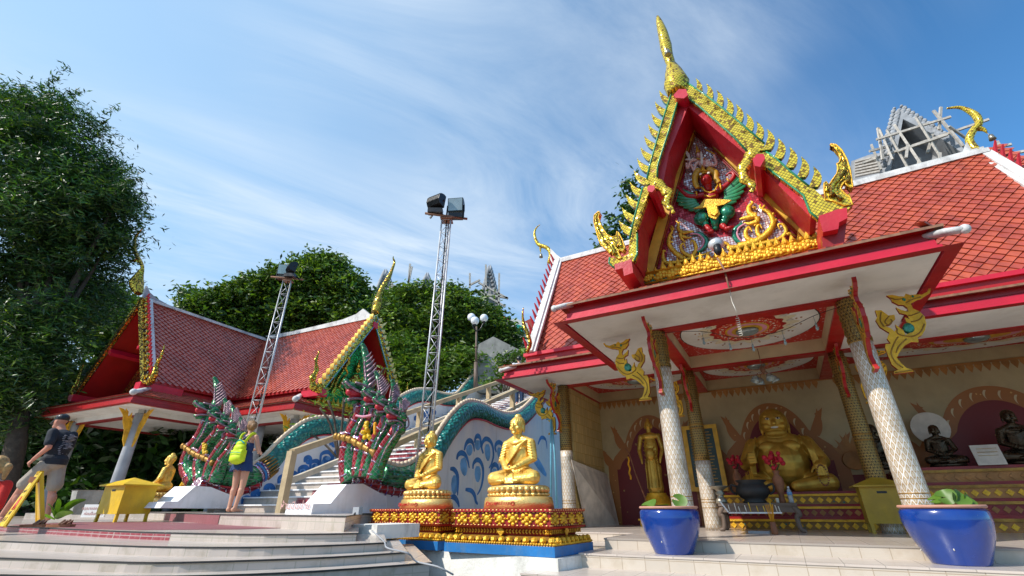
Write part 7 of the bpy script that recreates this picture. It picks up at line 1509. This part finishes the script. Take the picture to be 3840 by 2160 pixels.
m.prism([Q(1900, 1250), Q(1900, 1203), Q(1935, 1195), Q(1985, 1215), Q(1985, 1300), Q(1900, 1300)], (0, 3, 0)); m.build('wall', 'plaster', t); m = MB(); m.prism([Q(1860, 1170, 1), Q(1925, 1205, 1), Q(1925, 1215, 1), Q(1860, 1182, 1)], (0, 3, 0)); m.prism([Q(1968, 1205, 2), Q(1995, 1192, 2), Q(2010, 1230, 2), Q(1975, 1228, 2)], (0, 2, 0)); m.build('roof', 'rooftile', t); m = MB(); m.prism([Q(1935, 1215, -.1), Q(1960, 1222, -.1), Q(1960, 1245, -.1), Q(1935, 1245, -.1)], (0, .05, 0)); m.build('window', 'teal', t)
# ================================================================ plaza things
frame()
pb = V((WD(455, 1943, 9.2).x, 9.2, -.2)); donation('bright yellow donation box on short legs on the plaza at left', pb, -28, 'yellow', .36, .46, .26)
# wet floor sign
hp = WD(150, 1774, 7.3); b1 = WD(36, 1912, 7.0); b2 = V((WD(147, 1946, 7.5).x, 7.5, -.2)); o0 = V((hp.x, 7.35, -.2)); b1.z = -.2
t = world_thing('wet_floor_sign', 'yellow folding wet floor caution sign standing open on the plaza', 'wet floor sign', o0); wv = V((.17, -.14, 0)); H_ = hp-o0
def panel(bot, name, out):
    m = MB(); A = H_; B = bot-o0; nn = (B-A).cross(wv).normalized()*.012; m.prism([A-wv*.62, A+wv*.62, B+wv, B-wv], nn); o = m.build(name, 'signyellow', t); m = MB()
    for s in (-1, 1): m.bar(A+wv*.6*s, B+wv*.98*s, .025, .045)
    m.bar(A-wv*.6, A+wv*.6, .05, .05); m.build('rim', 'signyellow', o); return A, B, nn, o
A, B, nn, o = panel(b1, 'front_panel', 1); ax = (B-A).normalized(); wn_ = wv.normalized()
nf = ax.cross(wn_); nf = nf if nf.dot(V((-.3, -.9, .3))) > 0 else -nf
def ontext(s, body, size, u, mt_='textblack'):
    q = text(body, 'lettering', mt_, size, (0, 0, 0), (0, 0, 0), o, .0015); X_ = wn_ if wn_.cross(-ax).dot(nf) > 0 else -wn_; Mx = Matrix((X_, -ax, X_.cross(-ax))).transposed().to_4x4(); q.matrix_local = Matrix.Translation(A.lerp(B, u)+nf*.016)@Mx
ontext(0, 'CAUTION', .055, .38); ontext(0, 'WET', .085, .80); ontext(0, 'FLOOR', .085, .91)
m = MB(); c0 = A.lerp(B, .60)+nf*.016; tri = [c0-ax*.10, c0+ax*.08-wn_*.10, c0+ax*.08+wn_*.10]; m.tube(tri+[tri[0]], .010, 5); m.tube([c0-ax*.03, c0+ax*.03+wn_*.02, c0+ax*.06-wn_*.03], .010, 5); m.build('warning_triangle', 'textred', o)
m = MB(); q = A.lerp(B, .14)+nf*.013; m.box(q-V((.05, .03, .04)), q+V((.05, .03, .04))); m.build('handle_hole', 'woodbrown', o)
panel(b2+V((.05, .0, 0)), 'rear_panel', -1)
# slippers left on the tiles
def slipper(label, pos, rz):
    t = world_thing('slippers', label, 'slippers', pos, rz, 'slippers on the plaza')
    for s in (-1, 1):
        m = MB(); m.prism([V((s*.055+.042*cos(a)*(1 if sin(a) > 0 else .8), .13*sin(a), 0)) for a in [2*pi*i/18 for i in range(18)]], (0, 0, .03)); m.build('sole', 'woodbrown', t)
        m = MB(); m.tube([(s*.055-.04, .02, .03), (s*.055, .05, .075), (s*.055+.04, .02, .03)], .014, 6); m.tube([(s*.055-.04, .05, .03), (s*.055, .08, .07), (s*.055+.04, .05, .03)], .010, 6); m.build('strap', 'rust', t)
slipper('pair of brown slippers right by the foot of the wet floor sign', V((WD(135, 1960, 6.5).x, 6.5, -.195)), -70); slipper('pair of brown slippers lying apart to the right of the wet floor sign', V((WD(232, 1962, 6.5).x, 6.5, -.195)), -78)
t = world_thing('placard', 'small white notice board with faint writing behind the slippers', 'placard', WD(345, 1940, 9.6)); m = MB(); m.box((-.22, 0, 0), (.22, .02, .22)); m.build('board', 'paper', t)
for i, s in enumerate(('กรุณาถอดรองเท้า', 'ก่อนขึ้นบันได')): text(s, 'lettering', 'textfaded', .07, (0, -.003, .13-.09*i), (radians(90), 0, 0), t, .001)
t = world_thing('stone_planter', 'grey weathered stone planter between the pavilion columns at left', 'planter', WD(300, 1930, 10.5)); m = MB(); m.lathe([(.20, 0), (.27, .45), (.29, .46), (.24, .46), (.22, .38), (0, .38)], (0, 0, 0), 4, 0, False, 1.3, 1); m.build('planter', 'concrete', t)
# two more small gold figures at left
t, o = statue('small gold seated figure in profile behind the bright yellow donation box', WD(590, 1893, 10.4), -80, .76, mesh_from=f0.data, group='small gold figures at left'); m = MB(); m.ell((0, -.01, .42), (.2, .15, .26), 0, 16, 10); o_ = m.build('sash', 'cloth_orange', t); o_.scale = (.72, .72, .72)
t, o = statue('small gold seated figure in a yellow robe, half hidden by the white block at left', WD(705, 1888, 11.0), -34, .74, mesh_from=f0.data, group='small gold figures at left'); m = MB(); m.ell((0, .0, .44), (.215, .15, .27), 0, 16, 10); m.tube(curve([(.15, -.06, .6), (0, -.16, .45), (-.25, -.2, .25), (-.33, -.2, .1)], 4), .05, 7); o_ = m.build('robe', 'yellow', t); o_.scale = (.72, .72, .72)
# cable lying down the right ends of the steps
m = MB(); c = curve([Wp(1395, 1990, -.196), Wp(1440, 2030, -.262), Wp(1453, 2055, -.3), Wp(1530, 2075, -.335), Wp(1560, 2105, -.4), Wp(1640, 2125, -.405), Wp(1700, 2155, -.46)], 5); off = c[0].copy(); m.tube(c, .007, 6); FR['off'] = off; o = m.build('power_cable', 'greycem'); o.location = off; FR['off'] = V(); tag(o, 'grey power cable running down the right ends of the entrance steps', 'cable')
p0 = WD(1312, 1965, 6.3); p0.z = -.32; t = world_thing('step_block', 'plain white plastered block between the landing and the carved pedestals', 'block', p0, -34); m = MB(); m.box((-.02, 0, 0), (.50, .7, .15)); m.build('block', 'wallwhite', t)
q = WD(1320, 1965, 5.9); t = world_thing('junction_box', 'small grey electrical box on the landing corner beside the plinth block', 'box', V((q.x, 6.05, -.06)), -30); m = MB(); m.box((-.05, -.03, 0), (.05, .03, .08)); m.build('housing', 'greycem', t); m = MB(); m.tube(curve([(0, -.03, .02), (-.03, -.08, -.05), (.05, -.1, -.12)], 4), .008, 5); m.build('lead', 'black', t)
# ================================================================ people
def hand(mb, w_, d, up, s=1., curl=.4, thumb=1):
    """palm with four unequal bent fingers and a thumb leaving its side"""
    w_ = V(w_); d = V(d).normalized(); up = V(up); sd = d.cross(up).normalized(); up = sd.cross(d).normalized(); L = .085*s
    mb.cap(w_, w_+d*L*.9, .022*s, .030*s); mb.cap(w_+sd*.018*s+d*L*.3, w_+sd*.022*s+d*L*.85, .018*s); mb.cap(w_-sd*.018*s+d*L*.3, w_-sd*.022*s+d*L*.85, .018*s)
    for i, (o_, l) in enumerate(((-.030, .058), (-.010, .068), (.010, .064), (.029, .05))):
        a = w_+d*L*.95+sd*o_*s; b = a+(d-up*curl*.6).normalized()*l*.55*s; c = b+(d-up*curl*2).normalized()*l*.5*s; mb.cap(a, b, .0105*s, .0095*s, n=7); mb.cap(b, c, .0095*s, .008*s, n=7)
    a = w_+sd*thumb*-.022*s+d*L*.3; b = a+(d*.6-sd*thumb*.8-up*.2).normalized()*.04*s; mb.cap(a, b, .013*s, .011*s, n=7); mb.cap(b, b+(d-sd*thumb*.2-up*.3).normalized()*.03*s, .011*s, .009*s, n=7)
def headm(mb, c, f, s=1., k=1.):
    c = V(c); f = V(f).normalized(); sd = V((0, 0, 1)).cross(f)
    mb.ell(c+f*.005, (.078*s, .078*s, .10*s)); mb.ell(c-f*.02*s+V((0, 0, .03*s)), .085*s); mb.ell(c+f*.045*s-V((0, 0, .05*s)), (.045*s, .045*s, .05*s)); mb.ell(c+f*.06*s-V((0, 0, .085*s)), .024*s)
    mb.cap(c+f*.085*s+V((0, 0, .012*s)), c+f*.105*s-V((0, 0, .022*s)), .010*s, .015*s); mb.ell(c+f*.088*s-V((0, 0, .050*s)), (.02*s, .02*s, .010*s))
    for q in (-1, 1): mb.ell(c+sd*q*.08*s-f*.01*s-V((0, 0, .005)), (.014*s, .014*s, .03*s)); mb.ell(c+f*.072*s+sd*q*.03*s+V((0, 0, .02*s)), .013*s)
def foot(mb, a, f, s=1.): a = V(a); f = V(f).normalized(); sd = V((0, 0, 1)).cross(f); mb.cap(a-f*.03*s-V((0, 0, .03*s)), a+f*.10*s-V((0, 0, .045*s)), .036*s, .028*s); [mb.cap(a+f*.09*s+sd*(i-2)*.014*s-V((0, 0, .05*s)), a+f*(.155-.008*abs(i-1))*s+sd*(i-2)*.017*s-V((0, 0, .052*s)), .013*s, .011*s, n=6) for i in range(5)]
# woman with the lime backpack, seen from behind
wp = WD(868, 1918, 9.4); wp.z = -.058
t = world_thing('person', 'woman in a navy dress with a lime green backpack standing barefoot on the landing', 'person', wp, -14)
m = MB(); X3 = lambda s: s
for s in (-1, 1):
    hip = V((s*.095, 0, .88)); kn = V((s*.085+.01, .02, .48)); an = V((s*.065+.0, -.01, .085)); m.cap(hip, kn, .088, .056); m.cap(kn, an, .054, .034); m.cap(kn+V((0, -.012, -.1)), kn+V((0, -.012, -.16)), .056, .052); foot(m, an, (s*.35-.1, 1, 0))
m.ell((0, 0, .95), (.16, .11, .13)); m.ell((0, 0, 1.18), (.135, .09, .2)); m.ell((0, 0, 1.33), (.16, .08, .07)); m.cap((0, .0, 1.36), (-.005, .01, 1.46), .045, .042)
for s, el, wr, d, u in ((-1, (-.33, .10, 1.10), (-.13, .26, 1.12), (.9, .4, .3), (0, 0, 1)), (1, (.25, .06, 1.08), (.12, .28, 1.05), (-.7, .5, .4), (0, 0, 1))):
    sh = V((s*.165, 0, 1.345)); m.cap(sh, el, .045, .038); m.cap(el, wr, .037, .024); hand(m, wr, d, u, .9, .6, s)
headm(m, (-.01, .015, 1.545), (-1, .35, -.12), .98)
blob(m, 'body', 'skin', t, .0085, 3)
m = MB(); m.ell((.015, -.005, 1.565), (.100, .092, .100)); m.ell((.10, -.06, 1.545), (.055, .055, .065)); m.ell((.06, -.03, 1.53), (.05, .06, .06)); m.ell((-.03, .0, 1.625), (.06, .07, .04)); blob(m, 'hair', 'hair', t, .009, 2)
m = MB(); m.ell((0, 0, 1.15), (.15, .105, .16)); m.ell((0, 0, .98), (.165, .12, .14)); m.lathe([(.15, 1.05), (.17, .95), (.205, .82), (.235, .70), (.225, .705), (.19, .8)], (0, 0, 0), 24, 0, True, 1, .72); blob(m, 'dress', 'navy', t, .011, 2)
m = MB(); m.tube([(-.10, -.085, 1.25), (.05, -.085, 1.36), (.08, .0, 1.41)], .014, 6); m.tube([(.10, -.085, 1.25), (-.05, -.085, 1.36), (-.08, .0, 1.41)], .014, 6); m.build('dress_straps', 'navy', t)
m = MB()
for z, w_, h_, y in ((1.20, .10, .07, -.16), (1.12, .13, .09, -.175), (1.0, .15, .12, -.18), (.92, .155, .10, -.18)): m.ell((.01, y, z), (w_, .085, h_), 0, 14, 8)
m.box((-.12, -.25, .87), (.14, -.11, 1.08)); m.ell((.01, -.24, .93), (.12, .045, .07)); bp = blob(m, 'backpack', 'neon', t, .011, 5)
m = MB(); m.tube(curve([(-.12, -.27, 1.02), (.01, -.285, 1.035), (.14, -.27, 1.02)], 4), .006, 5); m.tube(curve([(-.09, -.2, 1.2), (.01, -.225, 1.265), (.11, -.2, 1.2)], 4), .012, 6); m.build('backpack_zip', 'teal', bp)
for s in (-1, 1): m = MB(); m.tube(curve([(s*.07+.01, -.14, 1.25), (s*.10, -.085, 1.36), (s*.105, .0, 1.405), (s*.11, .08, 1.33)], 5), .033, 7, 0, .4, up=V((1, 0, 0))); m.build('shoulder_strap', 'neon', bp)
# walking man in profile
mp_ = WD(104, 1945, 8.75); mp_.z = -.198
t = world_thing('person', 'man in a black cap, dark printed t-shirt and khaki shorts walking left', 'person', mp_, 0)
S = 1.03; q = lambda x, y, z: V((x, y, z))*S
m = MB(); hipz = .93
m.cap(q(.05, .09, hipz), q(.13, .1, .50), .10, .062); m.cap(q(.13, .1, .50), q(.22, .1, .10), .06, .038); foot(m, q(.22, .1, .10), (-1, 0, 0), 1.1)
m.cap(q(.03, -.09, hipz), q(-.22, -.1, .52), .10, .062); m.cap(q(-.22, -.1, .52), q(-.36, -.1, .10), .06, .038); foot(m, q(-.36, -.1, .10), (-1, 0, .1), 1.1)
for a in (q(.17, .1, .36), q(-.25, -.1, .38)): m.ell(a+V((.02, 0, 0)), (.06, .055, .10))
m.ell(q(.04, 0, .98), (.16, .17, .13)); m.ell(q(.03, 0, 1.18), (.16, .17, .2)); m.ell(q(.0, 0, 1.36), (.14, .20, .13)); m.cap(q(-.02, 0, 1.45), q(-.08, 0, 1.54), .068, .062)
m.cap(q(.01, -.22, 1.42), q(.10, -.26, 1.16), .058, .05); m.cap(q(.10, -.26, 1.16), q(-.08, -.25, .97), .046, .032); hand(m, q(-.08, -.25, .97), (-.6, 0, -.8), (-.5, -.6, .3), 1., 1.2, -1)
m.cap(q(.01, .22, 1.42), q(-.04, .26, 1.14), .058, .05); m.cap(q(-.04, .26, 1.14), q(-.22, .22, 1.0), .046, .032); hand(m, q(-.22, .22, 1.0), (-.8, 0, -.4), (0, .5, .5), 1., 1.0, 1)
headm(m, q(-.13, 0, 1.63), (-1, 0, -.45), 1.1); blob(m, 'body', 'skinred', t, .009, 3)
m = MB(); m.ell(q(.03, 0, 1.16), (.185, .195, .20)); m.ell(q(.05, 0, 1.0), (.185, .20, .10)); m.ell(q(.01, 0, 1.36), (.165, .215, .13)); m.ell(q(-.0, 0, 1.45), (.10, .14, .05))
for s in (-1, 1): m.cap(q(.01, s*.2, 1.42), q(.075 if s < 0 else -.02, s*.25, 1.24), .080, .078)
m.lathe([(.19, .90*S), (.195, 1.0*S)], (0.05, 0, 0), 24); blob(m, 'tshirt', 'tshirt', t, .011, 2)
m = MB()
for i in range(16):
    z = 1.40-.021*i; m.ell(q(.185+.018*sin(i*.8)-.0, .03*sin(i*2.1), z), (.014, .06+.04*abs(sin(i*1.7)), .009), 0, 8, 4)
for i in range(12): m.ell(q(.165, -.10-.02*sin(i), 1.38-.028*i), (.018, .03, .008), 0, 6, 4)
m.build('shirt_print', 'printgrey', t)
m = MB(); m.ell(q(.05, 0, .92), (.175, .19, .12)); m.cap(q(.06, .09, .88), q(.14, .1, .58), .125, .118); m.cap(q(.02, -.09, .88), q(-.19, -.1, .60), .125, .115); blob(m, 'shorts', 'khaki', t, .011, 2)
m = MB(); c = q(-.13, 0, 1.63); fd = V((-1, 0, -.45)).normalized(); m.ell(c+V((.018, 0, .068)), (.108, .104, .085)); m.cap(c+fd*.07+V((0, -.05, .05)), c+fd*.16+V((0, -.03, .03)), .022, .012); m.cap(c+fd*.07+V((0, .05, .05)), c+fd*.16+V((0, .03, .03)), .022, .012); m.cap(c+fd*.08+V((0, 0, .055)), c+fd*.17+V((0, 0, .035)), .022, .012); blob(m, 'cap', 'black', t, .009, 2)
# seated person cut by the left edge
sp_ = WD(-95, 1935, 6.2); sp_.z = -.2
t = world_thing('person', 'person with a blond ponytail in a red shirt and jeans sitting at the left edge', 'person', sp_, 20)
m = MB(); m.ell((0, 0, .12), (.18, .14, .12)); m.ell((0, 0, .32), (.15, .11, .2)); m.ell((0, 0, .48), (.18, .09, .08)); m.cap((0, 0, .52), (-.01, -.02, .62), .045, .042); headm(m, (-.02, .0, .70), (-.9, .3, -.2), 1.)
for s in (-1, 1): m.cap((s*.17, 0, .48), (s*.22, -.10, .24), .045, .04); m.cap((s*.22, -.10, .24), (s*.10, -.28, .18), .038, .026); hand(m, (s*.10, -.28, .18), (-s*.3, -.8, -.1), (0, 0, 1), .95, .8, s); m.cap((s*.1, 0, .1), (s*.14, -.38, .16), .08, .06); m.cap((s*.14, -.38, .16), (s*.13, -.45, -.1), .055, .035); foot(m, (s*.13, -.45, -.02), (0, -1, 0))
blob(m, 'body', 'skin', t, .009, 3)
m = MB(); m.ell((.0, -.012, .735), (.108, .108, .10)); m.ell((.04, -.04, .69), (.07, .07, .09)); m.cap((.08, -.02, .72), (.13, -.05, .69), .045, .05); m.cap((.13, -.05, .69), (.14, -.05, .56), .05, .02); blob(m, 'hair', 'hairblond', t, .009, 2)
m = MB(); m.ell((0, 0, .15), (.19, .15, .12)); m.ell((0, 0, .32), (.175, .135, .2)); m.ell((0, 0, .47), (.19, .11, .085))
for s in (-1, 1): m.cap((s*.17, 0, .48), (s*.22, -.10, .24), .066, .06); m.cap((s*.22, -.10, .24), (s*.13, -.24, .19), .055, .045)
blob(m, 'shirt', 'redcloth', t, .011, 2)
m = MB(); m.ell((0, .0, .09), (.19, .155, .09))
for s in (-1, 1): m.cap((s*.1, 0, .10), (s*.14, -.38, .17), .10, .075); m.cap((s*.14, -.38, .17), (s*.13, -.44, .0), .07, .055)
blob(m, 'jeans', 'denim', t, .011, 2)
# visitor in white high on the stairs
frame((0, 0, 0), LZ); q = P(1946, 1340, X=-6.55); zt = q.z; FR['rz'] = 0.
pw = Matrix.Rotation(radians(LZ), 3, 'Z')@V((q.x, q.y, zt-1.68)); t = world_thing('person', 'distant visitor in a white shirt high on the stairs, seen above the wing roof', 'person', pw, 10)
m = MB(); 
for s in (-1, 1): m.cap((s*.09, 0, .88), (s*.09, .02, .48), .085, .055); m.cap((s*.09, .02, .48), (s*.09, 0, .08), .05, .035); foot(m, (s*.09, 0, .08), (0, 1, 0)); m.cap((s*.19, 0, 1.40), (s*.24, .02, 1.12), .045, .04); m.cap((s*.24, .02, 1.12), (s*.2, .12, .92), .035, .025); hand(m, (s*.2, .12, .92), (0, .4, -1), (0, 1, .3), .9, .5, s)
m.ell((0, 0, 1.2), (.16, .10, .25)); m.ell((0, 0, 1.38), (.18, .085, .07)); m.cap((0, 0, 1.42), (0, 0, 1.5), .045); headm(m, (0, .01, 1.60), (0, 1, 0), 1.); blob(m, 'body', 'skin', t, .012, 2)
m = MB(); m.ell((0, 0, 1.15), (.185, .13, .26)); m.ell((0, 0, 1.38), (.21, .115, .09))
for s in (-1, 1): m.cap((s*.19, 0, 1.40), (s*.235, .02, 1.18), .07, .065)
blob(m, 'shirt', 'whitecloth', t, .013, 2); m = MB(); m.ell((0, -.01, 1.625), (.092, .095, .095)); m.build('hair', 'black', t)
m = MB(); m.ell((0, 0, .88), (.175, .13, .12)); m.cap((-.09, 0, .86), (-.09, .02, .12), .10, .07); m.cap((.09, 0, .86), (.09, .02, .12), .10, .07); blob(m, 'trousers', 'denim', t, .014, 2)
